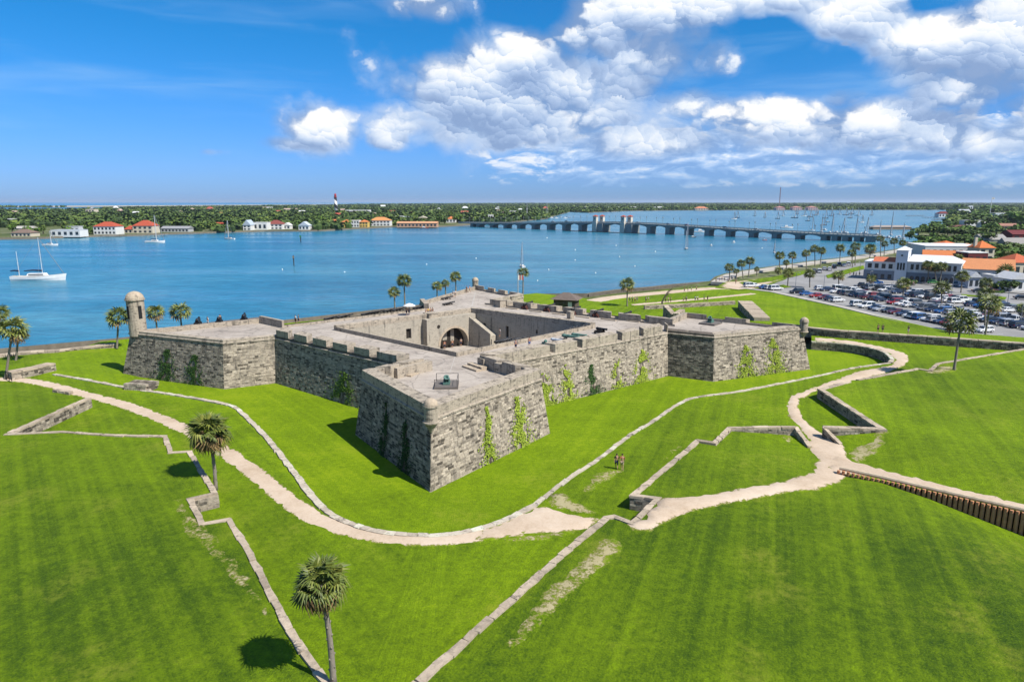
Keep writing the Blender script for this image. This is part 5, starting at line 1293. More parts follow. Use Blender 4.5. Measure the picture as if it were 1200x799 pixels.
# right shore beyond the bridge
RT = [('white boathouse with maroon roof on the docks', 1100,1114,254.5,5.5,'hip',WHITE,MAR,.4,14,(4,1)), ('white house half hidden by trees right of the docks', 1125,1137,254,7,'gable',WHITE,(.4,.42,.45),.35,14,(3,2)), ('pale blue low building at the right edge beyond the trees', 1166,1184,256,5,'flat',(.62,.68,.72),WHITE,.1,16,(5,1)), ('white building on the wooded skyline at the right', 1122,1140,245.6,3.6,'flat',WHITE,WHITE,.1,25,(5,1)), ('long brown roofed house on the right waterfront', 1116,1149,272,6.5,'hip',TAN,(.16,.075,.055),.6,16,(6,1)),
 ('white flat roofs between brown roof and round tree', 1132,1151,264.5,5,'flat',WHITE,WHITE,.1,14,(4,1)), ('white low shop right of the round tree', 1153,1170,266.5,5,'gable',WHITE,WHITE,.4,14,(4,1)), ('tan long house at the right edge below the round trees', 1171,1195,269,5.5,'gable',TAN,(.35,.18,.13),.4,14,(5,1)), ('grey shingled roof beside the maroon barn', 1152,1181,283,6.5,'gable',(.40,.38,.35),(.32,.30,.28),.75,14,(4,1)), ('maroon barn at the right edge', 1186,1206,282,9.5,'gable',MAR,MAR,.4,14,(2,1)), ('big grey thatched looking roof at the right edge', 1181,1212,293,11,'gable',(.35,.33,.31),(.30,.28,.26),.75,12,(3,1)), ('white boat shed on the waterfront below the brown roof', 1092,1115,271,4,'gable',WHITE,WHITE,.4,10,(4,1))]
for a in RT: house(*a[:5], *a[5:8], rfrac=a[8], depth=a[9], win=a[10], z=.8)
# bay street fronts
house('long building with bright orange tiled roof behind the white arcade', 1081,1134,310,14,'gable',WHITE,(.60,.20,.07),.40,12,(6,1), z=1.2, yb2=312)
house('white flat roofed block behind the orange tiled roof', 1083,1152,303,12.5,'flat',WHITE,(.72,.72,.72),.1,26,(9,1), z=1.2, yb2=304)
house('orange roof rising behind the white flat block', 1105,1126,296,11,'hip',CREAM,(.58,.16,.05),.36,14,(3,1), z=1.2); house('low orange roof stepping down right of the higher one', 1126,1140,297,9,'gable',CREAM,(.58,.18,.06),.5,10,(2,1), z=1.2)
house('house under an orange pyramid roof with chimneys', 1146,1164,306,19,'hip',CREAM,(.58,.17,.055),.34,9,(2,2), z=1.2, chim=True)
house('dark maroon house between white roof and orange roof', 1133,1156,313,14,'flat',MAR,WHITE,.1,9,(3,1), z=1.2)
house('long pale shop row under a wide orange roof at the right', 1127,1186,330,22,'gable',(.52,.53,.56),(.60,.25,.11),.42,13,(8,1), z=1.2, yb2=333)
house('red orange roofed house at the far right edge', 1186,1215,326,22,'hip',CREAM,(.50,.13,.06),.34,12,(3,1), z=1.2)
house('small grey gabled porch house before the orange roofed row', 1134,1147,338,16.5,'front',(.46,.48,.52),(.55,.56,.58),.35,7,(2,1), z=1.2)
house('white cottage with pale gable at the right edge of the street', 1184,1206,341,17,'front',WHITE,(.62,.62,.62),.35,8,(3,1), z=1.2); house('white flat annex left of the gabled cottage', 1168,1183.5,338,12,'flat',(.62,.62,.64),WHITE,.1,8,(3,1), z=1.2)
# white arcaded hotel-like block with its tower
a, c = G(1012, 326.5, 1.2), G(1124, 333, 1.2); Lw = (c-a).length; ang = math.atan2(c.y-a.y, c.x-a.x); sc = ((a+c)/2).length/F
t = thing('white_building', 'long white two storey building with grey arcade and square tower by the car park', 'building', a, ang)
LW, TX0, TX1 = Lw*.335, Lw*.33, Lw*.455; hL, hT, hR, hG = 17.5*sc, 31*sc, 20*sc, 9.5*sc
b = MB(); b.box((LW/2, 6, 0), (LW, 12, hL)); b.box(((TX1+Lw)/2, 6.5, 0), (Lw-TX1, 13, hR)); b.build('wall', paint(WHITE), t)
b = MB(); b.box(((TX0+TX1)/2, 4, 0), (TX1-TX0, 9.4, hT)); tw = b.build('tower', paint((.70,.72,.75)), t)
b = MB(); b.box((LW/2-.1, 5.9, 0), (LW+.25, 12.2, hG)); b.box(((TX1+Lw)/2+.1, 6.4, 0), (Lw-TX1+.25, 13.3, hG*.95)); b.build('ground_floor', paint((.22,.25,.29)), t)
r = MB(); r.box((LW/2, 6, hL), (LW+.6, 12.6, .4)); r.build('roof', paint((.72,.72,.73)), t)
r = MB(); e = [(LW*.25,-.4,hL+.4),(LW-.1,-.4,hL+.4),(LW-.1,4,hL+1.9),(LW*.25,4,hL+1.9)]; r.face(e); r.face([e[1],(LW-.1,4,hL+.4),e[2]]); r.face([e[0],e[3],(LW*.25,4,hL+.4)]); r.build('tile_strip', tiles((.55,.16,.08)), t)
r = MB(); x0, x1 = TX1-.2, Lw+.6; e = [(x0,-.6,hR),(x1,-.6,hR),(x1,13.6,hR),(x0,13.6,hR)]; a_, c_ = (x0+1,6.5,hR+2.2), (x1-4,6.5,hR+2.2); r.face([e[0],e[1],c_,a_]); r.face([e[1],e[2],c_]); r.face([e[2],e[3],a_,c_]); r.face([e[3],e[0],a_]); r.build('roof', paint((.66,.67,.69)), t)
r = MB(); m0, m1 = TX0-.3, TX1+.3; e = [(m0,-1,hT),(m1,-1,hT),(m1,9,hT),(m0,9,hT)]; pk = ((m0+m1)/2, 4, hT+1.3)
for q in range(4): r.face([e[q], e[(q+1) % 4], pk])
r.build('tower_roof', paint((.72,.72,.72)), t)
def wins(x0, x1, n, z, w_, h_, y=-.02, par=None):
    for q in range(n): link('window', win_mesh(w_, h_), t, (lerp(x0, x1, (q+.5)/n), y, z))
wins(LW*.05, LW*.95, 4, hG+.8, 1.3, 1.7); wins(TX1+.8, Lw-1, 9, hG+.9, .95, 1.9); wins(TX0+.5, TX1-.5, 3, hG+.6, .62, 2.6, y=-.72); wins((TX0+TX1)/2-.5, (TX0+TX1)/2+.5, 1, hT-2.2, .6, .6, y=-.72)
for q in range(8):
    x = lerp(TX1+1, Lw-1.5, (q+.5)/8); b = MB(); aw = (Lw-TX1-2.5)/8*.36
    arc_ = [(x+aw*math.cos(k*math.pi/8), 1.4+aw*math.sin(k*math.pi/8)) for k in range(9)]; b.face([(u, -.28, z_) for u, z_ in arc_]); b.face([(x-aw,-.28,.05),(x+aw,-.28,.05),(x+aw,-.28,1.4),(x-aw,-.28,1.4)])
    b.build('arcade_arch', GLASS, t)
wins(LW*.05, LW*.95, 4, .4, 1.2, 1.7, y=-.25)
# wooden kiosk beyond the south curtain
kz = .9; p = G(662, 357, 6.0); p = Vector(((662-600)/F*188*1.02, 185, kz)); t = thing('wooden_kiosk', 'small dark wooden hut with a shingled gable roof behind the south guns', 'hut', p, R(-20))
b = MB(); b.box((0,0,0), (6.0,4.2,3.2)); b.build('wall', speck('hut_boards', (.10,.075,.06), .4, 2), t); roof_mb('hip', 6.0, 4.2, 1.7, 3.2, .9).build('roof', speck('hut_shingles', (.16,.125,.105), .5, 2), t)
for x in (-1.9, -.2, 1.6):
    b = MB(); b.box((x, -2.12, 1.0), (1.1,.1,1.6)); b.build('window', GLASS if x < 1 else paint(WHITE), t)
# lighthouse, masts
p = G(394, 250.7, .5); t = thing('lighthouse', 'lighthouse with black and white spiral bands and red lantern on the skyline', 'lighthouse', p); CLEAR.append((p.x, p.y, 14, 30)); CLEAR.append((p.x, p.y-60, 9, 60))
def _spiral(k, b):
    q = k.new('ShaderNodeTexCoord').outputs['Object']; x, y, z = k.sep(q); a = k.m('ARCTAN2', y, x)
    f = k.m('FRACT', k.add(k.mul(z, .052), k.mul(a, 1/(2*math.pi)))); k.l.new(k.mix(k.m('GREATER_THAN', f, .5), (.75,.75,.74), (.02,.02,.025)), b.inputs['Base Color'])
b = MB(); b.lathe([(4.8,-.5),(3.2,40)], n=20); b.build('tower', mat('spiral_bands', fn=_spiral), t, True); b = MB(); b.lathe([(4.2,40),(4.2,41.2),(2.6,41.3),(2.6,45.5)], n=16); b.build('gallery', paint((.35,.03,.03)), t)
b = MB(); b.lathe([(3.1,45.5),(2.2,47.5),(.3,50)], n=16); b.build('lantern_roof', paint((.45,.03,.03)), t)
p = G(913, 244.6, .5); t = thing('radio_mast', 'thin red and white radio mast far on the right skyline', 'mast', p); hh = 22.5*p.length/F; HAZE_TOP = hh + 6; b = MB(); w_ = .7*p.length/F
for q in range(4):
    x, y = ((-1,-1),(1,-1),(1,1),(-1,1))[q]; b.tube([(x*w_/2,y*w_/2,0),(x*w_*.4,y*w_*.4,hh)], w_*.16, 4)
for q in range(14): b.box((0,0,hh*q/14), (w_, w_, w_*.2))
b.build('lattice', paint((.32,.22,.24)), t)
p = G(1159, 259, .6); t = thing('flag_pole', 'tall white flag pole on the right shore above the trees', 'flag pole', p); hh = 22*p.length/F; b = MB(); b.tube([(0,0,0),(0,0,hh)], [.5,.35], 6); b.build('pole', paint(WHITE), t); b = MB()
for q in range(5): b.face([(q*.8,.3*math.sin(q*1.2),hh-3.2),((q+1)*.8,.3*math.sin(q*1.2+1.2),hh-3.2),((q+1)*.8,.3*math.sin(q*1.2+1.2),hh-.2),(q*.8,.3*math.sin(q*1.2),hh-.2)])
b.build('flag', paint(WHITE), t)
p = Vector(((607-600)/F*205, 204, .6)); t = thing('flag_pole', 'thin pole with a red and white flag beside the palm beyond the far bastion', 'flag pole', p); hh = height_at(p, 318)-.6; b = MB(); b.tube([(0,0,0),(0,0,hh)], [.14,.09], 6); b.build('pole', paint((.45,.42,.40)), t); b = MB()
for q in range(4): b.face([(q*.4,.1*math.sin(q*1.5),hh-2.6),((q+1)*.4,.1*math.sin(q*1.5+1.5),hh-2.6),((q+1)*.4,.1*math.sin(q*1.5+1.5),hh-1.1),(q*.4,.1*math.sin(q*1.5),hh-1.1)], q % 2)
b.build('flag', [paint(WHITE), paint((.5,.1,.1))], t)
# ------------------------------------------------------------------ the bridge
BA, BB = G(541, 265.3, -1), G(1030, 283.8, -1); bd = (BB-BA).normalized(); bn = Vector((-bd.y, bd.x, 0))
t = thing('arched_bridge', 'long grey green bridge of low arches crossing the bay with four red roofed towers', 'bridge', BA, math.atan2(bd.y, bd.x)); BL = (BB-BA).length
def bu(x):
    lo, hi = 0, BL
    for _ in range(40):
        m_ = (lo+hi)/2
        if scr(BA + bd*m_)[0] < x: lo = m_
        else: hi = m_
    return lo
def dz(u):
    """deck height above the water: highest at the lift span"""
    f = u/BL; return 4.6 + 5.2*math.exp(-((f-.50)/.30)**2)
BRM = speck('bridge_concrete', (.27,.285,.275), .3, .3); BRT = speck('tower_stucco', (.60,.56,.48), .2, .4)
PX = [556,563,579,595,611,628,646,664,683,705,739,763,785,807.5,831,856,883,910,937.5,967.5,980,992.5,1006.5,1020]
US = [bu(x) for x in PX]; W_b = 11.0
b = MB(); nseg = 60
for q in range(nseg):
    u0, u1 = BL*q/nseg, BL*(q+1)/nseg; z0, z1 = dz(u0), dz(u1)
    for (y, s_) in ((-W_b/2,1),(W_b/2,-1)):
        b.face([(u0,y,z0-1.3),(u1,y,z1-1.3),(u1,y,z1),(u0,y,z0)][::s_])
    b.face([(u0,-W_b/2,z0),(u1,-W_b/2,z1),(u1,W_b/2,z1),(u0,W_b/2,z0)]); b.face([(u0,W_b/2,z0-1.3),(u1,W_b/2,z1-1.3),(u1,-W_b/2,z1-1.3),(u0,-W_b/2,z0-1.3)])
b.build('deck', BRM, t)
b = MB()
for y in (-W_b/2, W_b/2):
    for q in range(nseg):
        u0, u1 = BL*q/nseg, BL*(q+1)/nseg; b.prism([(u0,y-.2),(u1,y-.2),(u1,y+.2),(u0,y+.2)], [dz(u0)+.55,dz(u1)+.55,dz(u1)+.55,dz(u0)+.55], [dz(u0)+1.0,dz(u1)+1.0,dz(u1)+1.0,dz(u0)+1.0], bottom=True)
    for q in range(150): b.box((BL*q/150, y, dz(BL*q/150)), (.5,.25,.6))
b.build('railing', paint((.42,.43,.40)), t)
for i, u in enumerate(US):
    big = PX[i] in (705, 739); b = MB(); w_ = 12 if big else 4.6
    b.box((u, 0, -1.6), (w_, W_b+ (3.2 if big else -1.0), dz(u)+.4)); b.build('pier', BRM, t)
for i in range(len(US)-1):
    u0, u1 = US[i]+2.2, US[i+1]-2.2
    if PX[i] in (705,): u0 += 5.2; u1 -= 5.2
    b = MB(); n = 10; rise = min(1.5, (u1-u0)*.075)
    for y, s_ in ((-W_b/2+.05,1),(W_b/2-.05,-1)):
        for q in range(n):
            f0, f1 = q/n, (q+1)/n; a0, a1 = lerp(u0,u1,f0), lerp(u0,u1,f1)
            h0, h1 = dz(a0)-1.25-rise*(2*f0-1)**2*1.15-.15, dz(a1)-1.25-rise*(2*f1-1)**2*1.15-.15
            b.face([(a0,y,h0),(a1,y,h1),(a1,y,dz(a1)-1.2),(a0,y,dz(a0)-1.2)][::s_])
            if s_ == 1: b.face([(a0,W_b/2-.05,h0),(a1,W_b/2-.05,h1),(a1,y,h1),(a0,y,h0)])
    b.build('arch_girder', BRM, t)
for x in (701.5, 734):
    for y in (-W_b/2-.3, W_b/2+.3):
        u = bu(x); b = MB(); b.box((u, y, -1.4), (5.6,4.4,dz(u)+1.6)); b.box((u, y, dz(u)), (4.4,3.4,5.9)); b.box((u, y, dz(u)+5.9), (5.0,4.0,.5))
        o = b.build('bridge_tower', BRT, t); r = MB(); z_ = dz(u)+6.4; e = [(u-2.8,y-2.3,z_),(u+2.8,y-2.3,z_),(u+2.8,y+2.3,z_),(u-2.8,y+2.3,z_)]
        for q in range(4): r.face([e[q], e[(q+1) % 4], (u, y, z_+1.5)])
        rr_ = r.build('tower_roof', tiles((.42,.09,.05)), None); rr_.parent = o
        w2 = MB(); w2.box((u, y-1.82, dz(u)+3.2), (1.0,.1,1.4)); x2 = w2.build('window', GLASS, None); x2.parent = o
LAMPS = MB(); LAMPS.tube([(0,0,0),(0,0,6)], [.16,.11], 6); LAMPS.box((0,0,5.9), (.7,.7,.9)); lm = LAMPS.mesh('lamp_post', BRM)
for q in range(26):
    for y in (-W_b/2, W_b/2): link('lamp_post', lm, t, (BL*(q+.5)/26, y, dz(BL*(q+.5)/26)))
b = MB(); b.box((bu(690), -W_b/2-9, -1.0), (46,1.4,1.5)); b.box((bu(722), -W_b/2-9, -1.0), (30,1.4,1.5)); b.box((bu(752), -W_b/2-8, -1.0), (30,1.2,1.3)); b.build('fender', speck('wet_timber', (.05,.042,.036), .3, .5), t)
# ------------------------------------------------------------------ boats
BW, BN, BBL, BGY = paint((.78,.78,.77)), paint((.02,.03,.07)), paint((.05,.20,.42)), paint((.22,.24,.27))
def hull_mb(L_, B_, hgt, mi=0):
    b = MB(); n = 10; rings = []
    for q in range(n+1):
        f = q/n; w_ = B_/2*(1-max(0,(f-.45)/.55)**2.2)*(.80+.2*min(1, f/.35)); sheer = hgt*(1+.75*max(0, f-.3)**2-.16*math.sin(math.pi*f)); i = len(b.v); x = (f-.5)*L_
        for y, z in ((0,-.45),(-w_*.75,-.2),(-w_*.95,sheer*.45),(-w_,sheer),(w_,sheer),(w_*.95,sheer*.45),(w_*.75,-.2)): b.v.append((x + (.25*hgt*max(0,f-.8)*5*(z/hgt) if z > 0 else 0), y, z))
        rings.append(i)
    for a, c in zip(rings, rings[1:]):
        for q in range(7): b.idx((a+q, a+(q+1) % 7, c+(q+1) % 7, c+q), 1 if q in (0,6) else (2 if q == 3 else mi))
    b.idx([rings[0]+q for q in range(7)], mi); return b
def boat(label, x, y, lpx, kind='sail', hull=BW, cover=BN, rz=0.0, mast=None, group=None, mizzen=False, cat='sailboat', name='sailboat'):
    p = G(x, y, -1); sc = (p-Vector((0,0,H))).length/F; L_ = lpx*sc; t = thing(name, label, cat, p, rz, group)
    hg = L_*.10; B_ = L_*.27; hull_mb(L_, B_, hg).build('hull', [hull, BN, paint((.55,.52,.46))], t)
    b = MB(); b.box((-L_*.02, 0, hg), (L_*.36, B_*.55, L_*.05), top=.86)
    if kind == 'motor': b.box((-L_*.06, 0, hg+L_*.05), (L_*.24, B_*.5, L_*.085), top=.85)
    cb = b.build('cabin', BW, t); b = MB()
    for s_ in (-1, 1): b.box((-L_*.02, s_*B_*.265, hg+L_*.015), (L_*.28,.06,L_*.022))
    w_ = b.build('window', GLASS, None); w_.parent = cb
    if kind == 'sail':
        mh = (mast or lpx*1.15)*sc
        def rig(xm, h, bl, nm='mast'):
            b = MB(); r_ = max(.07, .32*sc); b.tube([(xm,0,hg),(xm,0,h)], [r_, r_*.7], 6); b.tube([(xm-h*.0,-h*.05,h*.6),(xm,h*.05,h*.6)], r_*.5, 4); m_ = b.build(nm, paint((.6,.6,.6)), t)
            b = MB(); b.tube([(xm,0,hg+L_*.10),(xm-bl*.5,0,hg+L_*.112),(xm-bl,0,hg+L_*.10)], [L_*.020,L_*.017,L_*.010], 6); b.build('furled_sail', cover, t)
        rig(L_*.08, mh, L_*.34)
        if mizzen: rig(-L_*.36, mh*.68, L_*.16, 'mizzen_mast')
        b = MB(); r_ = max(.05, .16*sc)
        b.tube([(L_*.08,0,mh),(L_*.49,0,hg*1.3)], r_*1.6, 4); b.tube([(L_*.08,0,mh),(-L_*.47,0,hg)], r_*.55, 4)
        for s_ in (-1,1): b.tube([(L_*.08,0,mh*.96),(L_*.06,s_*B_*.48,hg)], r_*.5, 4)
        b.build('rigging', BGY, t)
    return t
boat('white two masted ketch with dark furled sails at anchor on the left', 46,328.5,46,mizzen=True,mast=41,rz=R(10)); boat('dark bottomed sloop with a tall mast off the red roofed houses', 182,284.5,19,mast=28,rz=R(4)); boat('small white sailboat with thin mast near the far shore', 269,280.5,12,mast=20,rz=R(170)); boat('white trimaran like sailboat near the far left shore', 59,287.8,14,mast=14,rz=R(5)); boat('white sloop with a blue sail cover beyond the far bastion', 612,313,19,cover=BBL,mast=29,rz=R(100))
boat('dark sloop with two masts in the middle of the bay before the bridge', 804.5,292,11,mizzen=True,mast=30,hull=BGY,rz=R(60)); boat('white rounded motorboat anchored right of the two masted sloop', 833.5,288,8,'motor',cat='motorboat',name='motorboat',rz=R(80)); boat('white cabin cruiser anchored under the bridge arches', 860,284.5,10,'motor',cat='motorboat',name='motorboat',rz=R(70)); boat('small dark launch beside the bridge pier', 812,278.3,8,'motor',hull=BN,cat='motorboat',name='motorboat',rz=R(10)); boat('white yacht seen through the bridge at the right', 821,272.5,15,'motor',cat='motorboat',name='motorboat'); boat('large white tour boat with a red funnel deck behind the bridge', 922,267.5,13,'motor',cover=BN,cat='motorboat',name='motorboat'); boat('small white sailboat at anchor near the seaside palms', 907.5,296.5,9,mast=14,rz=R(80)); boat('red hulled dinghy boat before the right end of the bridge', 896,281.5,5,'motor',hull=paint((.5,.06,.04)),cat='motorboat',name='motorboat'); boat('dark red excursion boat at the tan pavilion quay', 497,267.8,10,'motor',hull=paint((.2,.03,.03)),cat='motorboat',name='motorboat')
MOOR = [(911,256.5,4,10),(917,253.5,4,9),(931,255.5,6,11),(934,251,3,8),(942,253.5,5,11),(949,254.5,5,12),(955,252.5,4,10),(958,251.5,3,8),(967,256,5,12),(974,253,4,12),(983,251.5,4,9),(991,252,5,10),(998,250.8,4,9),(1005,253,5,11),(1021,252.5,3,8),(946.5,259,4,8),(951,270.5,6,20),(970,260.5,4,0),(965.5,264,5,9),(1010,261,5,11),(996,255.5,4,9),(864,255.5,4,10),(860,257,6,11),(884,253,3,9),(896,255,3,9)]
for i, (x, y, l, m_) in enumerate(MOOR):
    dark = i % 3 != 1; m_ = m_*.75; wx = 'left of the radio mast' if x < 900 else 'under the radio mast' if x < 925 else 'under the middle pink block' if x < 944 else 'under the right pink block' if x < 963 else 'right of the pink blocks' if x < 988 else 'out beyond the marina'; wy = 'far out' if y < 253 else 'close behind the bridge' if y > 258 else 'in the middle distance'
    lb = '%s hulled boat moored %s beyond the bridge, %s' % ('dark' if dark else 'white', wy, wx); boat(lb, x, y, l*1.2, 'sail' if m_ else 'motor', BN if dark else BW, BN, R(rp.uniform(-30,30)), m_ or None, group=lb)
for i in range(22):
    x = 962 + i*4.6 + rp.uniform(-1,1); y = 272 + (x-962)*.075 + rp.uniform(-3,2); k_ = i % 3
    wx = 'at the left end' if i < 7 else 'in the middle' if i < 15 else 'at the right end'; lb = ('white motor yacht' if k_ else 'tall masted white sailboat') + ' berthed %s of the marina by the bridge' % wx
    boat(lb, x, y, rp.uniform(6.5,10), 'motor' if k_ else 'sail', BW, BN if i % 2 else BBL, R(rp.uniform(60,110)), None if k_ else rp.uniform(14,24), group=lb, cat='motorboat' if k_ else 'sailboat', name='motorboat' if k_ else 'sailboat')
for i in range(12):
    x = 612 + i*5 + rp.uniform(-1.5,1.5); boat('white boat in the small marina behind the left half of the bridge', x, 255.5+rp.uniform(-1.5,1.5), rp.uniform(4,6), 'sail' if i in (1,6) else 'motor', BW, BN, R(rp.uniform(0,180)), 18 if i in (1,6) else None, group='boats of the small marina behind the bridge', cat='boat', name='boat')
house('low long dock house with dark roof in the marina', 1023,1068,268.5,3.6,'hip',(.30,.22,.16),(.36,.30,.26),.45,9,(0,1), z=-.4, cat='dock house', name='dock_house')
def pier(label, x0, y0, x1, y1, w_, zt=.6):
    a, c = G(x0,y0,-1), G(x1,y1,-1); d = (c-a).normalized(); n_ = Vector((-d.y,d.x,0))*w_/2; t = thing('pier', label, 'pier', a, world=True); b = MB(); b.prism([(a-n_).to_2d(),(c-n_).to_2d(),(c+n_).to_2d(),(a+n_).to_2d()], zt-.3, zt, bottom=True); b.build('deck', speck('grey_dock', (.24,.22,.20), .3, .5), t)
    ln = (c-a).length
    for q in range(max(2, int(ln/7))):
        p = a.lerp(c, (q+.5)/max(2, int(ln/7)))
        for s_ in (-1,1): b = MB(); e = p+n_*s_*.8; b.tube([(e.x,e.y,-2),(e.x,e.y,zt+.5)], .22, 6); b.build('pile', speck('wet_timber', (.05,.042,.036), .3, .5), t)
pier('long pier by the right end of the bridge leading to the street', 1056,285,1092,292,3.0); pier('short dark dock before the white house with red roof', 119,278.6,145,277.4,4); pier('dock behind the dark bottomed sloop', 178,277.5,196,276.6,4); pier('dark docks jutting out from the right shore', 1081,255.6,1127,255.2,6); pier('outer dock off the right shore', 1062,253.6,1083,253.2,4); pier('low dock at the boathouse', 1093,258.2,1118,256.8,5); pier('quay posts before the colourful row', 398,267.9,430,267.2,3); pier('marina dock beside the bridge', 965,275.5,1060,282.5,2.5)
# buoys and markers
BUOY = []
for i, (x, y) in enumerate(((404,319),(500,310),(558,303),(674,305),(630,329),(698,320),(643,316),(744,312),(726,301),(768,295),(722,288),(674,293),(641,279),(893,291),(331,316),(1014,0))):
    if y == 0: continue
    p = G(x, y, -1); r_ = .55*(p-Vector((0,0,H))).length/F*1.25
    if not BUOY:
        b = MB(); b.lathe([(r_*.5/r_,-.3),(1,.1),(.8,.7),(.3,1.1),(.12,1.6)], n=10); BUOY.append(b.mesh('mooring_buoy', paint((.8,.78,.72))))
    lb = 'small white mooring buoy on the water ' + ('beyond the left pair of palms behind the fort' if x < 450 else 'left of the blue covered sloop' if x < 600 else 'right of the blue covered sloop' if x < 660 else 'in front of the bridge towers' if x < 715 and y < 300 else 'between sloop and lawn palm' if x < 715 else 'left of the two masted sloop' if x < 800 else 'near the right end of the bridge')
    tag(link('mooring_buoy', BUOY[0], None, p, sc=(r_,)*3), lb, 'buoy', lb)
for lb, x, y, h in (('wooden channel marker post in the bay left of the first palms', 344.5,311,11), ('green channel marker near the far left shore', 352.5,283,6)):
    p = G(x, y, -1); sc = (p-Vector((0,0,H))).length/F; t = thing('channel_marker', lb, 'marker', p); b = MB(); b.tube([(0,0,-1),(0,0,h*sc)], .55*sc, 7); b.build('pile', speck('wet_timber', (.05,.042,.036), .3, .5), t); b = MB(); b.box((0,-.6*sc,h*sc*.72), (1.9*sc,.2,2.4*sc)); b.build('board', paint((.05,.22,.12) if h < 8 else (.25,.2,.16)), t)
# ------------------------------------------------------------------ cars
TYRE = mat('tyre', (.02,.02,.022), .8); CHROME = mat('lamp_glass', (.7,.7,.7), .2, .2, .6); REDL = mat('tail_lamp', (.35,.02,.02), .3)
def car_kind(kind):
    """side profile lofted across the width; returns meshes body, windows, wheel"""
    L_, W_c, roofh = {'saloon': (4.6,1.8,1.42), 'suv': (4.7,1.9,1.74), 'hatch': (4.1,1.75,1.5), 'van': (5.0,1.95,1.9), 'pickup': (5.4,1.95,1.8)}[kind]
    low = [(-L_/2,.42),(-L_/2+.05,.85 if kind != 'pickup' else .95),(-L_*.30,.95),(L_*.22,.95),(L_*.45,.82),(L_/2,.62),(L_/2,.36)]
    cabs = {'saloon': [(-L_*.38,.93),(-L_*.24,roofh),(L_*.05,roofh),(L_*.22,.93)], 'suv': [(-L_*.49,.93),(-L_*.44,roofh),(L_*.08,roofh),(L_*.25,.93)], 'hatch': [(-L_*.48,.93),(-L_*.38,roofh),(L_*.08,roofh),(L_*.27,.93)], 'van': [(-L_*.49,.93),(-L_*.47,roofh),(L_*.18,roofh),(L_*.36,.93)], 'pickup': [(-L_*.10,.93),(-L_*.06,roofh),(L_*.12,roofh),(L_*.24,.93)]}[kind]
    b = MB(); w_ = W_c/2
    def loft(prof, y0, ytop, zref, ztop):
        i = len(b.v); n = len(prof)
        for s_ in (-1, 1):
            for (x, z) in prof: f = max(0, min(1, (z-zref)/(ztop-zref))); b.v.append((x, s_*lerp(y0, ytop, f), z))
        for q in range(n-1): b.idx((i+q, i+q+1, i+n+q+1, i+n+q))
        b.idx([i+q for q in reversed(range(n))]); b.idx([i+n+q for q in range(n)]); b.idx((i, i+n, i+2*n-1, i+n-1))
    loft(low, w_, w_*.96, .4, .95); loft(cabs, w_*.93, w_*.74, .93, roofh)
    bm_ = bmesh.new(); me0 = b.mesh('tmp', None) if False else None
    body = bpy.data.meshes.new('body'); body.from_pydata(b.v, [], b.f); body.update()
    at = body.attributes.new('tint', 'FLOAT', 'FACE')
    bm_.from_mesh(body); bmesh.ops.recalc_face_normals(bm_, faces=bm_.faces); bmesh.ops.bevel(bm_, geom=bm_.edges[:], offset=.045, segments=1, affect='EDGES'); bm_.to_mesh(body); bm_.free(); body.materials.append(None)
    g = MB(); (x0,z0),(x1,z1),(x2,z2),(x3,z3) = cabs; zt = roofh-.10; zb = 1.0
    fx = lambda xa, za, xb, zb_, z: xa + (xb-xa)*(z-za)/(zb_-za)
    yy = lambda z: lerp(w_*.93, w_*.74, (z-.93)/(roofh-.93)) + .015
    for s_ in (-1, 1):
        a0, a1, c0, c1 = fx(x0,z0,x1,z1,zb)+.14, fx(x0,z0,x1,z1,zt)+.1, fx(x2,z2,x3,z3,zt)-.1, fx(x2,z2,x3,z3,zb)-.2; m0 = lerp(a0, c1, .47); 
        for (p, q, r_, u) in ((a0, m0-.05, m0-.05, a1), (m0+.05, c1, c0, m0+.05)): g.face([(p,s_*yy(zb),zb),(q,s_*yy(zb),zb),(r_,s_*yy(zt),zt),(u,s_*yy(zt),zt)][::-s_])
    for (xa,za,xb,zb_,e) in ((x0,z0,x1,z1,-.02),(x3,z3,x2,z2,.02)):
        p, q = fx(xa,za,xb,zb_,zb)+e, fx(xa,za,xb,zb_,zt)+e; o_ = [(p,-yy(zb)*.88,zb),(p,yy(zb)*.88,zb),(q,yy(zt)*.88,zt),(q,-yy(zt)*.88,zt)]; g.face(o_ if e > 0 else o_[::-1])
    wd = g.mesh('windows', GLASS)
    k = MB(); k.lathe([(.33,-.1),(.33,.1)], n=12); k.lathe([(.2,.1),(.18,.115)], n=10, mi=1); wheel = k.mesh('wheel', [TYRE, CHROME])
    lt = MB()
    for s_ in (-1, 1): lt.box((L_/2-.03, s_*w_*.72, .62), (.1,.34,.15)); lt.box((-L_/2+.02, s_*w_*.78, .70), (.08,.24,.2), mi=1)
    return dict(body=body, windows=wd, wheel=wheel, lamps=lt.mesh('lamps', [CHROME, REDL]), L=L_, W=W_c)
KINDS = {k_: car_kind(k_) for k_ in ('saloon','suv','hatch','van','pickup')}
KW = {'saloon':'saloon','suv':'SUV','hatch':'hatchback','van':'minivan','pickup':'pickup'}
PAINTS = {'white': (.80,.80,.79), 'silver': (.42,.43,.45), 'black': (.012,.012,.016), 'dark blue': (.012,.028,.075), 'blue': (.02,.11,.33), 'red': (.30,.012,.018), 'maroon': (.11,.012,.022), 'grey': (.13,.14,.16), 'teal': (.02,.17,.19), 'green': (.10,.38,.06), 'tan': (.33,.28,.21)}
PM = {}
for k_, c in PAINTS.items():
    PM[k_] = mat('car_' + k_.replace(' ', '_'), c, .28, 0, .5); bs = PM[k_].node_tree.nodes['Principled BSDF']
    if 'Coat Weight' in bs.inputs: bs.inputs['Coat Weight'].default_value = .5
CARLABELS = {}
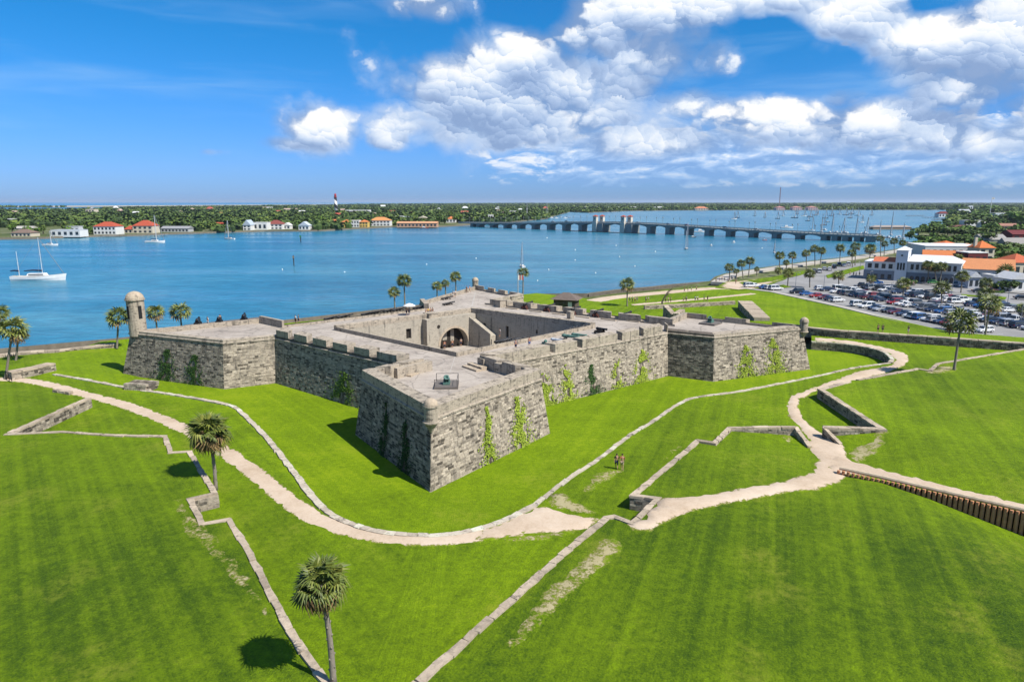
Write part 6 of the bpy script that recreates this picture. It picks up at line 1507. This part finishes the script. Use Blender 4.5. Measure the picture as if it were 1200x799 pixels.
def car(x, y, rz, kind, colour, label, group='parked cars', z=1.21):
    K = KINDS[kind]; n = CARLABELS.get(label, 0); CARLABELS[label] = n+1
    t = thing('parked_car', label, 'car', (x, y, z), rz, group)
    o = link('body', K['body'], t); o.material_slots[0].link = 'OBJECT'; o.material_slots[0].material = PM[colour]
    link('windows', K['windows'], t); link('lamps', K['lamps'], t)
    for sx in (-1, 1):
        for sy in (-1, 1): link('wheel', K['wheel'], t, (sx*K['L']*.31, sy*(K['W']/2-.09), .33), (-sy*math.pi/2, 0, 0))
    return t
rc = random.Random(44)
RD = (G(1113,384,1.2)-G(925,344,1.2)).normalized().to_2d(); RP = V2(-RD.y, RD.x)
R0 = G(925,344,1.2).to_2d() + RP*1.2
CH = ['white']*9 + ['silver']*4 + ['black']*5 + ['dark blue']*6 + ['grey']*4 + ['blue']*2 + ['red']*2 + ['maroon'] + ['tan']
# first row read off the photograph, the rest drawn from the same mix
ROW1 = [(925,'suv','black'),(936,'saloon','blue'),(947,'saloon','red'),(957,'saloon','maroon'),(965,'saloon','dark blue'),(972,'hatch','white'),(996,'suv','white'),(1005,'suv','white'),(1015,'saloon','dark blue'),(1023,'saloon','silver'),(1031,'saloon','black'),(1039,'saloon','maroon'),(1049,'saloon','dark blue'),(1059,'saloon','white'),(1064,'suv','white'),(1070,'suv','blue'),(1079,'suv','white'),(1084,'hatch','silver'),(1092,'saloon','dark blue'),(1101,'saloon','red'),(1109,'suv','silver'),(1141,'hatch','white'),(1120,'saloon','grey')]
ORD = ['front row','second row','third row','fourth row','back row']
allcars = []
def add_row(k_, off, s0, s1, gaps=()):
    s_ = s0; row = []
    while s_ < s1:
        if not any(a < s_ < b_ for a, b_ in gaps) and rc.random() > .05:
            row.append((s_, rc.choice(['saloon']*4+['suv']*4+['hatch']*2+['van','pickup']), rc.choice(CH)))
        s_ += 2.75
    return row
rows = []
l0 = []
for (x, kd, cl) in ROW1:
    f = (x-925)/(1113-925); y = 344 + 40*f
    p = G(x, y, 1.2).to_2d(); s_ = (p-R0).dot(RD)
    l0.append((s_, kd, cl))
rows.append(sorted(l0)); offs = [1.5, 14.6, 20.1, 32.8, 38.3]
for k_ in range(1, 5): rows.append(add_row(k_, offs[k_], (-6,-4,-9,-9)[k_-1], (104,104,104,88)[k_-1], ((30,33),(66,69)) if k_ in (2,3) else ((48,51),)))
for k_, row in enumerate(rows):
    for i, (s_, kd, cl) in enumerate(row):
        p = R0 + RD*s_ + RP*(offs[k_] + rc.uniform(-.25,.25)); sx, sy = scr(Vector((p.x, p.y, 1.3)))
        if sx > 1225: continue
        lf = row[i-1][2] + ' ' + KW[row[i-1][1]] if i else 'the row end'; rt = row[i+1][2] + ' ' + KW[row[i+1][1]] if i < len(row)-1 else 'the row end'
        lb = '%s %s between %s and %s, %s' % (cl, KW[kd], ('a ' if i else '') + lf, ('a ' if i < len(row)-1 else '') + rt, ORD[k_])
        allcars.append((p, math.atan2(RP.y, RP.x) + (math.pi if rc.random() < .5 else 0) + rc.uniform(-.03,.03), kd, cl, lb, s_))
seen = {}
for q in allcars: seen.setdefault(q[4], []).append(q)
for lb, ls in seen.items():
    ls.sort(key=lambda q: q[5])
    for n_, q in enumerate(ls):
        l2_ = lb
        if len(ls) > 1: l2_ = lb.replace(' between ', (' farther up' if n_ == 0 else ' nearer' if n_ == len(ls)-1 else ' midway') + ' between ')
        car(q[0].x, q[0].y, q[1], q[2], q[3], l2_, 'cars in the car park')
# loose cars on the sandy lot and along the bay street
for (x, y, kd, cl, lb, a) in ((879,336.5,'suv','white','white SUV leftmost on the approach to the car park',12),(884,336.3,'saloon','white','white saloon parked beside the leftmost white SUV',12),(897,338.5,'saloon','blue','blue grey saloon in the middle of the approach cars',12),(903,339.3,'hatch','white','white hatchback between the blue saloon and its white neighbour',12),(909,339.8,'suv','white','white SUV rightmost of the approach cars before the lot',12),
   (954,318.5,'saloon','grey','grey saloon at the left of the cars along the bay street',70),(960,319.5,'suv','white','white SUV foremost of the cars along the bay street',70),(966,316.5,'saloon','silver','silver saloon behind the foremost bay street SUV',70),(977,314.5,'van','black','black minivan queuing on the bay street',70),(983,311.5,'suv','dark blue','dark blue SUV behind the black minivan',70),(989,312.3,'saloon','white','white saloon right of the dark blue SUV on the bay street',70),(994,311,'suv','white','white SUV last in the bay street queue',70),(972,317,'hatch','white','white hatchback next to the silver saloon on the bay street',70),
   (1034,326.5,'suv','white','white SUV under the arcade entrance of the white building',-28),(1027,332.5,'saloon','blue','bright blue saloon on the street before the white building',-28),(1094,332.8,'hatch','green','bright green car on the street before the arcade',-28),(1125,335.5,'suv','silver','silver SUV on the street at the arcade end',-28),(1132,337,'saloon','white','white saloon on the street before the grey porch house',-28),(1148,343,'saloon','black','black saloon by the low palm on the street island',-20),(1160,342,'saloon','maroon','maroon car beside the black saloon near the street island',-20),(1198,351,'saloon','black','black car at the far right edge of the street',-20),(1045,327.5,'van','teal','teal minivan before the tower of the white building',-28)):
    p = G(x, y, 1.22); car(p.x, p.y, R(a), kd, cl, lb, 'cars on the street', 1.23)
for (u, cl) in ((.32,'white'),(.36,'grey'),(.55,'white'),(.62,'silver'),(.66,'red'),(.74,'dark blue'),(.80,'white')):
    p = BA + bd*(u*BL) - bn*2.6; car(p.x, p.y, math.atan2(bd.y, bd.x), 'suv', cl, '%s SUV driving over the bridge' % cl if cl != 'white' else 'white SUV driving over the bridge among others', 'cars crossing the bridge', dz(u*BL)-1+.02)
# ------------------------------------------------------------------ people
def skinned(name, pts, edges, rads, m_, sub=1):
    me = bpy.data.meshes.new(name); me.from_pydata(pts, edges, []); o = bpy.data.objects.new(name, me); COL.objects.link(o)
    s_ = o.modifiers.new('skin', 'SKIN'); me.skin_vertices[0].data[0].use_root = True
    for v, r_ in zip(me.skin_vertices[0].data, rads): v.radius = (r_, r_) if not hasattr(r_, '__len__') else r_
    if sub: u = o.modifiers.new('sub', 'SUBSURF'); u.levels = sub; u.render_levels = sub
    dg = bpy.context.evaluated_depsgraph_get(); m2 = bpy.data.meshes.new_from_object(o.evaluated_get(dg)); m2.name = name
    bpy.data.objects.remove(o); m2.materials.clear(); m2.materials.append(m_); m2.polygons.foreach_set('use_smooth', [True]*len(m2.polygons)); return m2
SKIN = mat('skin', (.45,.25,.16), .6); HAIR = mat('dark_hair', (.03,.02,.015), .7)
def pose(kind):
    """joint positions for a standing, striding or seated adult 1.72 m tall"""
    st = {'stand': (0,0), 'walk': (.22,-.22), 'sit': (.4,.4)}[kind]; P_ = {}
    hz = .92 if kind != 'sit' else .48
    P_['pel'] = (0,0,hz); P_['belly'] = (0,0,hz+.18); P_['chest'] = (.02,0,hz+.40); P_['neck'] = (.02,0,hz+.56); P_['chin'] = (.035,0,hz+.63); P_['head'] = (.03,0,hz+.72); P_['crown'] = (.02,0,hz+.79)
    for s_, nm, f in ((1,'l',st[0]),(-1,'r',st[1])):
        P_['hip'+nm] = (0,s_*.10,hz-.04); P_['sho'+nm] = (.01,s_*.19,hz+.49)
        if kind == 'sit': P_['kn'+nm] = (.42,s_*.12,.50); P_['an'+nm] = (.44,s_*.12,.08); P_['to'+nm] = (.60,s_*.13,.04); P_['el'+nm] = (.08,s_*.25,hz+.22); P_['wr'+nm] = (.30,s_*.14,hz+.10)
        else: P_['kn'+nm] = (f*.55+.03,s_*.10,.49); P_['an'+nm] = (f-(.05 if f < 0 else 0),s_*.10,.08+(.06 if f < 0 else 0)); P_['to'+nm] = (f+.15,s_*.11,.035+(.01 if f < 0 else 0)); P_['el'+nm] = (-f*.35,s_*.245,hz+.22); P_['wr'+nm] = (-f*.7+.05,s_*.25,hz-.02)
    return P_
def person_meshes(kind):
    P_ = pose(kind); names = list(P_); ix = {n: i for i, n in enumerate(names)}
    E = [('pel','belly'),('belly','chest'),('chest','neck'),('neck','chin'),('chin','head'),('head','crown')]
    for n in 'lr': E += [('pel','hip'+n),('hip'+n,'kn'+n),('kn'+n,'an'+n),('an'+n,'to'+n),('chest','sho'+n),('sho'+n,'el'+n),('el'+n,'wr'+n)]
    rad = dict(pel=.115,belly=.105,chest=.125,neck=.052,chin=.065,head=.088,crown=.06)
    for n in 'lr': rad.update({'hip'+n:.085,'kn'+n:.055,'an'+n:.036,'to'+n:.034,'sho'+n:.058,'el'+n:.040,'wr'+n:.028})
    pts = [P_[n] for n in names]; rads = [rad[n] for n in names]; ed = [(ix[a], ix[b_]) for a, b_ in E]
    for n, s_ in (('l',1),('r',-1)):           # hand: palm, four fingers of unequal length, thumb
        w_ = Vector(P_['wr'+n]); d = (w_-Vector(P_['el'+n])).normalized(); side_ = Vector((1,0,0)) if kind != 'sit' else Vector((0,-s_,0)); side_ = (side_-d*side_.dot(d)).normalized()
        pts.append(tuple(w_+d*.055)); rads.append(.026); pi = len(pts)-1; ed.append((ix['wr'+n], pi))
        for q, ln in enumerate((.07,.085,.08,.06)):
            a = w_+d*.09+side_*(.024-.016*q); e = a+d*ln+Vector((0,-s_*.015,0)); pts += [tuple(a), tuple(e)]; rads += [.010,.008]; ed += [(pi, len(pts)-2), (len(pts)-2, len(pts)-1)]
        a = w_+d*.05+side_*.045; pts.append(tuple(a+d*.03)); rads.append(.010); ed.append((pi, len(pts)-1))
    body = skinned('body', pts, ed, rads, SKIN)
    def sub(nm, lst, mul): 
        ii = {n: i for i, n in enumerate(lst)}; e_ = [(ii[a], ii[b_]) for a, b_ in E if a in ii and b_ in ii]
        return skinned(nm, [P_[n] for n in lst], e_, [rad[n]*mul+.012 for n in lst], None)
    shirt = sub('shirt', ['belly','chest','neck','pel'] + [x+n for n in 'lr' for x in ('sho',)], 1.06)
    P2 = dict(P_); 
    for n in 'lr': P_['sl'+n] = tuple(lerp(Vector(P_['sho'+n]), Vector(P_['el'+n]), .8)); rad['sl'+n] = .05; E.append(('sho'+n,'sl'+n))
    shirt = sub('shirt', ['belly','chest'] + [x+n for n in 'lr' for x in ('sho','sl')], 1.06)
    for n in 'lr': P_['sh'+n] = tuple(lerp(Vector(P_['hip'+n]), Vector(P_['kn'+n]), .92)); rad['sh'+n] = .072; E.append(('hip'+n,'sh'+n))
    shorts = sub('trousers', ['pel'] + [x+n for n in 'lr' for x in ('hip','sh')], 1.05)
    b = MB(); c = Vector(P_['head']); b.lathe([(.098*math.cos(q*.26), .015+.105*math.sin(q*.26)) for q in range(0,6)], (c.x-.014, 0, c.z+.01), 12); hair = b.mesh('hair', HAIR, True)
    f = MB()
    for s_ in (-1,1): f.lathe([(.010,-.006),(.010,.006)], (c.x+.092, s_*.033, c.z+.0), 6); 
    f.box((c.x+.10, 0, c.z-.045), (.03,.022,.04)); f.box((c.x+.084, 0, c.z-.072), (.012,.05,.01)); face = f.mesh('face_features', mat('face_dark', (.22,.11,.08), .6))
    ear = MB()
    for s_ in (-1,1): ear.box((c.x, s_*.092, c.z-.03), (.045,.02,.06))
    return [body, shirt, shorts, hair, face, ear.mesh('ear', SKIN)]
PEOPLE = {k_: person_meshes(k_) for k_ in ('stand','walk','sit')}
CLOTH = {c_: speck('cloth_' + c_, v_, .15, 6, b_=0) for c_, v_ in dict(white=(.72,.72,.70), black=(.02,.02,.022), orange=(.52,.19,.07), yellow=(.62,.42,.05), blue=(.06,.13,.32), red=(.42,.05,.04), grey=(.22,.22,.23), tan=(.40,.31,.21), navy=(.02,.03,.07), pink=(.6,.28,.3), lilac=(.40,.36,.55)).items()}
def person(label, p, rz, kind='stand', top='white', low='navy', group=None, s=1.0):
    t = thing('person', label, 'person', p, R(rz), group); t.scale = (s, s, s)
    for me in PEOPLE[kind]:
        o = link(me.name.split('.')[0], me, t)
        if me.name.startswith(('shirt','trousers')): o.material_slots[0].link = 'OBJECT'; o.material_slots[0].material = CLOTH[top if me.name.startswith('shirt') else low]
    return t
def at(x, y, z): return G(x, y, z)
q = at(727.3, 550.5, z_cw(*at(727, 550, ZC).to_2d())); person('man in an orange brown shirt walking beside a darker companion on the lawn', q + Vector((.14,0,0)), 78, 'walk', 'orange', 'tan', s=1.06); person('dark clothed walker at the left of the couple on the lawn', q + Vector((-.42,.25,0)), 84, 'walk', 'black', 'navy', s=1.02)
DP = [(346.5,379.5,'white','black','left one of two people by the east parapet near the left bastion'),(350,379,'black','navy','right one of two people by the east parapet near the left bastion'),(244,381.5,'white','white','person all in white left between the black cannons'),(258.3,379,'white','black','person in white shirt beside the middle black cannon'),(476.5,369.5,'black','navy','dark clothed left one of two beside the white parasol'),(479.5,369.2,'grey','navy','grey clothed right one of two beside the white parasol'),(499.5,370.5,'white','tan','white shirted left one of the group above the courtyard'),(502,370.3,'yellow','black','yellow shirted one of the group above the courtyard'),(504.5,370,'orange','black','orange shirted one of the group above the courtyard'),(507,370,'black','navy','dark shirted right one of the group above the courtyard'),
      (620.3,407,'pink','blue','person in pink walking by the green mortar on the right deck'),(604.3,410.3,'blue','navy','person in blue half hidden by the near parapet of the deck'),(531,348.5,'white','white','left white clothed visitor by the far bastion'),(533.5,348.3,'white','grey','right white clothed visitor by the far bastion'),(547,343.2,'orange','tan','left one of two visitors at the far sentry box'),(550.5,342.8,'pink','tan','right one of two visitors at the far sentry box')]
for (x, y, a, b_, lb) in DP: person(lb, at(x, y, ZD), rp.uniform(0,360), 'stand' if rp.random() < .6 else 'walk', a, b_)
person('person in lilac sitting on the steps by the gorge wall of the near bastion', at(577.5, 430, ZD+.25) - Vector((0,0,.02)), -120, 'sit', 'lilac', 'white')
person('visitor in white standing at the foot of the courtyard stair', at(585.8, 394.5, 3.3), 200, 'stand', 'white', 'grey')
for (u, c_, lb) in ((1.6,'red','visitor in red left inside the courtyard arch'),(3.6,'orange','visitor in orange in the middle of the courtyard arch'),(5.9,'white','visitor in white right inside the courtyard arch')): person(lb, W_(ua+u*(ub-ua)/7.2, .5, .7), -60, 'stand', c_, 'navy')
for (x, y, a, b_, lb) in ((1028.7,389.2,'black','black','dark clothed left one of two people on the wall path below the car park'),(1034,389.6,'black','navy','smaller dark figure right on the wall path below the car park'),(1064,391.2,'black','white','person in black top and white trousers alone on the wall path')):
    person(lb, at(x, y, 3.16), rp.uniform(0,360), 'stand', a, b_)
LP = [(738,354.5),(741,354.3),(744,354.6),(746.5,354),(757,354.5),(760,354.2),(780,355),(783,354.6),(786,354.8),(801,354.2),(804,354),(814.5,353.5),(817.5,353.2),(825,353.2),(829,353),(802,342.6),(806,342),(810,341.8),(816,341.2),(839,331.5),(843,330),(846,328.5),(849,329.5),(853,331),(857,328.5),(862,333),(1000,323.5),(1003,324),(1007,323.6),(996,322.8),(1066,334.5),(1070,335)]
cc = ['white','white','white','blue','black','red','grey','white','pink','tan']
for i, (x, y) in enumerate(LP):
    c_ = 'white' if i < 6 else cc[i % len(cc)]; low = ['navy','tan','black','grey'][i % 4]; where = 'on the lawn by the bay behind the fort' if i < 15 else 'strolling on the sandy walk by the water' if i < 19 else 'at the bend of the seaside walk' if i < 26 else 'on the street before the white building'
    person('visitor in %s top and %s trousers %s' % (c_, low, where), at(x, y, 1.25 if i > 18 else z_south(*at(x, y, 1.2).to_2d())+.03), rp.uniform(0,360), 'stand' if i % 3 else 'walk', c_, low, 'visitors ' + where + ' ' + c_ + ' ' + low)
# white parasol
p = at(480, 369.3, ZD); t = thing('parasol', 'white open parasol on the east gun deck', 'parasol', p); b = MB(); b.tube([(0,0,0),(0,0,2.3)], .04, 6); b.build('pole', BGY, t); b = MB(); b.lathe([(1.3,1.95),(1.26,2.0),(.7,2.3),(.05,2.5)], n=10); b.build('canopy', paint(WHITE), t)
# ------------------------------------------------------------------ guns
IRON = mat('black_iron', (.018,.018,.02), .5, .3, .5); BRONZE = speck('green_bronze', (.095,.19,.16), .4, 4, .55); RUST = speck('red_brown_carriage', (.11,.045,.035), .4, 3); PLANK = speck('grey_planks', (.16,.14,.125), .3, 1.5)
BAR = [(.20,-1.25),(.09,-1.2),(.10,-1.12),(.27,-1.08),(.28,-.9),(.24,-.8),(.23,-.2),(.25,-.15),(.21,.0),(.17,1.15),(.22,1.25),(.22,1.42),(.13,1.44)]
def barrel(name, m_, parent, loc, el, scale=1.0):
    b = MB(); b.lathe(BAR, n=12); o = b.build(name, m_, parent, True); o.location = loc; o.rotation_euler = (0, math.pi/2 - el, 0); o.scale = (scale,)*3; return o
def cannon(label, x, y, rz, mcar=RUST, mbar=IRON, s_=1.0, z=ZD, style='garrison'):
    t = thing('cannon', label, 'cannon', G(x, y, z), R(rz)); t.scale = (s_,)*3
    barrel('barrel', mbar, t, (.3,0,1.05), R(4))
    for sy in (-.33,.33):
        b = MB(); b.prism([(-1.05,sy-.09),(.85,sy-.09),(.85,sy+.09),(-1.05,sy+.09)], .28, [.62,1.12,1.12,.62]); b.build('cheek', mcar, t)
    b = MB(); b.box((.6,0,.22),(.2,1.15,.2)); b.box((-.75,0,.22),(.2,1.15,.2)); b.box((-.1,0,.5),(1.5,.55,.14)); b.build('axle', mcar, t)
    for sx in (-.75,.6):
        for sy in (-.55,.55):
            b = MB(); b.lathe([(.27,-.07),(.27,.07)], n=10); o = b.build('wheel', mcar, t); o.location = (sx,sy,.27); o.rotation_euler = (math.pi/2,0,0)
    return t
for i, (x, y, lb) in enumerate(((617.5,362,'leftmost'),(643.5,364.8,'second from left'),(673.5,368.3,'third from left'),(700.5,371.3,'fourth from left'),(733.5,374.5,'rightmost'))): cannon('%s of the red brown cannons at the south embrasures' % lb, x, y, 52, s_=1.15)
for i, (x, y, lb) in enumerate(((232,380.3,'left'),(257,378.3,'middle'),(286,375.3,'right'))): cannon('%s black cannon on the platform of the left bastion' % lb, x, y, 105, IRON, IRON, .95, ZD+.22)
cannon('black cannon at the parapet of the right curtain', 703,391.5,-52,IRON,IRON,.95)
def mortar(label, x, y, rz, s_, rail):
    t = thing('mortar', label, 'mortar', G(x, y, ZD), R(rz)); t.scale = (s_,)*3
    b = MB(); b.box((0,0,0),(3.4,3.0,.28)); b.build('platform', PLANK, t)
    b = MB(); b.box((0,0,.28),(1.35,.85,.28)); b.box((0,.32,.54),(.85,.13,.40)); b.box((0,-.32,.54),(.85,.13,.40)); b.build('bed', BRONZE, t)
    b = MB(); b.lathe([(.12,-.62),(.30,-.52),(.34,-.2),(.38,.0),(.42,.05),(.42,.5),(.48,.55),(.48,.68),(.28,.68),(.24,.4)], n=14); o = b.build('barrel', BRONZE, t, True); o.location = (.1,0,.90); o.rotation_euler = (0, R(45), 0); o.scale = (.75,)*3
    if rail:
        for sx in (-1.6,1.6):
            for sy in (-1.4,1.4): b = MB(); b.tube([(sx,sy,.25),(sx,sy,1.25)], .035, 5); b.build('post', IRON, t)
        b = MB(); b.tube([(-1.6,-1.4,1.22),(-1.6,1.4,1.22)], .03, 5); b.tube([(1.6,-1.4,1.22),(1.6,1.4,1.22)], .03, 5); b.tube([(-1.6,1.4,1.22),(1.6,1.4,1.22)], .03, 5); b.build('rail', IRON, t)
    return t
mortar('green bronze mortar on a railed plank platform in the near bastion', 523.5,452,-90+2,1.0,True); mortar('green bronze mortar on a dark platform in the right bastion', 832.5,379.5,-130,1.05,False)
t = mortar('small green bronze mortar by the embrasure of the right curtain', 638,405.5,-50,.75,False)
def lying(label, x, y, rz, m_, s_=1.0, n=1):
    t = thing('cannon_barrel', label, 'cannon barrel', G(x, y, ZD), R(rz)); t.scale = (s_,)*3
    for q in (-.7,.7): b = MB(); b.box((q,0,0),(.2,.9,.28)); b.build('skid', PLANK, t)
    barrel('barrel', m_, t, (0,0,.5), 0); return t
lying('pale grey cannon barrel lying left of the long bronze ones', 653,401.5,-35,paint((.45,.5,.55)),.95); lying('long green bronze cannon barrel lying on the right deck', 668,398,-32,BRONZE,1.2); lying('second green bronze barrel lying behind the long one', 678,395.8,-30,BRONZE,1.05)
# rows of short iron guns lying along the edge of the deck
GUNS = None
spots = [((385,375.5),(392,374.3),3,'below the left end of the east parapet'),((400,373.5),(408,372.2),3,'second group along the east parapet'),((428,370.2),(445,367.5),6,'third group along the east parapet'),((453,366.5),(460,365.3),3,'fourth group along the east parapet'),((464,365.2),(471,364),3,'left of the white parasol'),((488,362.8),(495,361.8),3,'right of the white parasol'),((523,358),(528,357.2),3,'by the far corner of the courtyard'),((521,351.5),(526,350.6),2,'on the far bastion'),((664.5,389),(672,387.6),3,'nearest the right corner of the courtyard'),((680,386),(688,384.6),3,'right of the courtyard corner guns'),((602,401.5),(611,400),3,'along the right edge of the courtyard'),((585,402.6),(593,401.8),3,'before the courtyard stair')]
for (p0, p1, n, lb) in spots:
    for q in range(n):
        f = q/max(1, n-1); x, y = lerp(p0[0],p1[0],f), lerp(p0[1],p1[1],f)
        if GUNS is None:
            GUNS = thing('iron_gun', 'short black iron gun lying in the row ' + lb, 'cannon', G(x, y, ZD), R(40), 'iron guns ' + lb); b = MB(); b.box((-.4,0,0),(.2,.6,.25)); b.box((.4,0,0),(.2,.6,.25)); b.build('skid', PLANK, GUNS); o = barrel('barrel', IRON, GUNS, (0,0,.48), R(8), .8); KIDS[GUNS.name] = list(GUNS.children)
        else: dup(GUNS, G(x, y, ZD), R(40)+rp.uniform(-.1,.1), 'short black iron gun lying in the row ' + lb, 'iron guns ' + lb)
# benches, lamps, street furniture
b = MB(); b.tube([(0,0,0),(0,0,5.2)], [.09,.06], 6); b.tube([(0,0,5.2),(.9,0,5.4)], .045, 5); lpm = b.mesh('pole', BGY); b = MB(); b.box((.95,0,5.28),(.6,.25,.12)); lhm = b.mesh('lamp_head', paint((.5,.5,.5)))
for i, (x, y, lb) in enumerate(((965,341,'in the top rows of the car park'),(1043,352,'in the middle of the car park'),(1115,345,'at the street edge of the car park'),(1195,384,'at the right edge of the car park'),(932,338,'at the left corner of the car park'),(1018,336,'near the yellowish palm'),(1007,322,'left of the white building'),(1180,360,'beside the far right cars'))):
    p = G(x, y, 1.2); t = thing('street_lamp', 'slim grey street lamp ' + lb, 'street lamp', p, rp.uniform(0,6)); link('pole', lpm, t); link('lamp_head', lhm, t)
b = MB(); b.tube([(0,0,0),(0,0,1.0)], .05, 5); pm = b.mesh('railing_post', paint((.25,.25,.25)))
rl = thing('railing', 'thin grey railing along the seaside walk', 'railing', (0,0,0)); pr = [V2(p.x+.1, p.y-.6) for p in px([(850,325),(875,320.5),(900,317),(950,309.5),(983,306),(1020,300.5),(1048,295.5)], 0)]; pr = resample(pr, 3.2)
for p in pr: link('railing_post', pm, rl, (p.x, p.y, 1.36))
b = MB(); b.tube([(p.x, p.y, 2.3) for p in pr], .035, 4); b.build('rail', paint((.25,.25,.25)), rl)
# painted stall lines
b = MB()
for k_, off in enumerate(offs):
    for q in range(44):
        c_ = R0 + RD*(q*2.75-10-1.37) + RP*off
        if scr(Vector((c_.x, c_.y, 1.2)))[0] > 1240: continue
        b.face([(*(c_-RP*2.4-RD*.06),1.206),(*(c_-RP*2.4+RD*.06),1.206),(*(c_+RP*2.4+RD*.06),1.206),(*(c_+RP*2.4-RD*.06),1.206)][::1])
tag(b.build('road_marking', paint((.7,.7,.68))), kind='structure')
# left stair rail
t = thing('stair_railing', 'short dark handrail beside the left wall block', 'railing', G(8,445,1.4), R(-40)); b = MB()
for q in range(3): b.tube([(q*1.4,0,0),(q*1.4,0,1.5-q*.3)], .05, 5)
b.tube([(0,0,1.5),(2.8,0,.9)], .05, 5); b.tube([(0,0,.9),(2.8,0,.4)], .035, 5); b.build('rail', IRON, t)
# ------------------------------------------------------------------ woods, now that the houses stand
woods('island_woods', 'dense green woods covering the far shore behind the houses', ISLE, 660, 2300, 3, -.85, .25, CLEAR)
woods('distant_woods', 'distant dark woods along the skyline', ISLE, 2300, 15000, 5, -.85, .95, CLEAR, 1.0, .8)
woods('barrier_woods', 'thin dark line of trees before the ocean at the left', BARRIER, 3400, 3800, 6, -.85, -.58, (), 1.2)
woods('right_shore_woods', 'woods behind the town on the right shore', WBANK, 900, 3000, 8, .62, 1.0, CLEAR, 1.0, .9)
# ------------------------------------------------------------------ base colours brought to real-world values in one place
ALBEDO = 0.76
for m_ in bpy.data.materials:
    if not m_.use_nodes: continue
    b = m_.node_tree.nodes.get('Principled BSDF')
    if not b: continue
    s_ = b.inputs['Base Color']
    if s_.is_linked:
        src = s_.links[0].from_socket; k = NT(m_.node_tree); k.l.new(k.v('SCALE', src, ALBEDO), s_)
    else:
        c = s_.default_value; s_.default_value = (c[0]*ALBEDO, c[1]*ALBEDO, c[2]*ALBEDO, 1)
# ------------------------------------------------------------------ air
b = MB(); x0, x1, y0, y1, z0, z1 = -41000, 41000, -2900, 41000, -3.5, HAZE_TOP
b.box(((x0+x1)/2, (y0+y1)/2, z0), (x1-x0-10, y1-y0-10, z1-z0))
hm = bpy.data.materials.new('haze'); hm.use_nodes = True; nt = hm.node_tree; nt.nodes.clear()
pv = nt.nodes.new('ShaderNodeVolumePrincipled'); pv.inputs['Color'].default_value = (.72,.84,1,1); pv.inputs['Density'].default_value = .000032; pv.inputs['Anisotropy'].default_value = .2
mo = nt.nodes.new('ShaderNodeOutputMaterial'); nt.links.new(pv.outputs[0], mo.inputs['Volume'])
tag(b.build('haze', hm), kind='stuff')
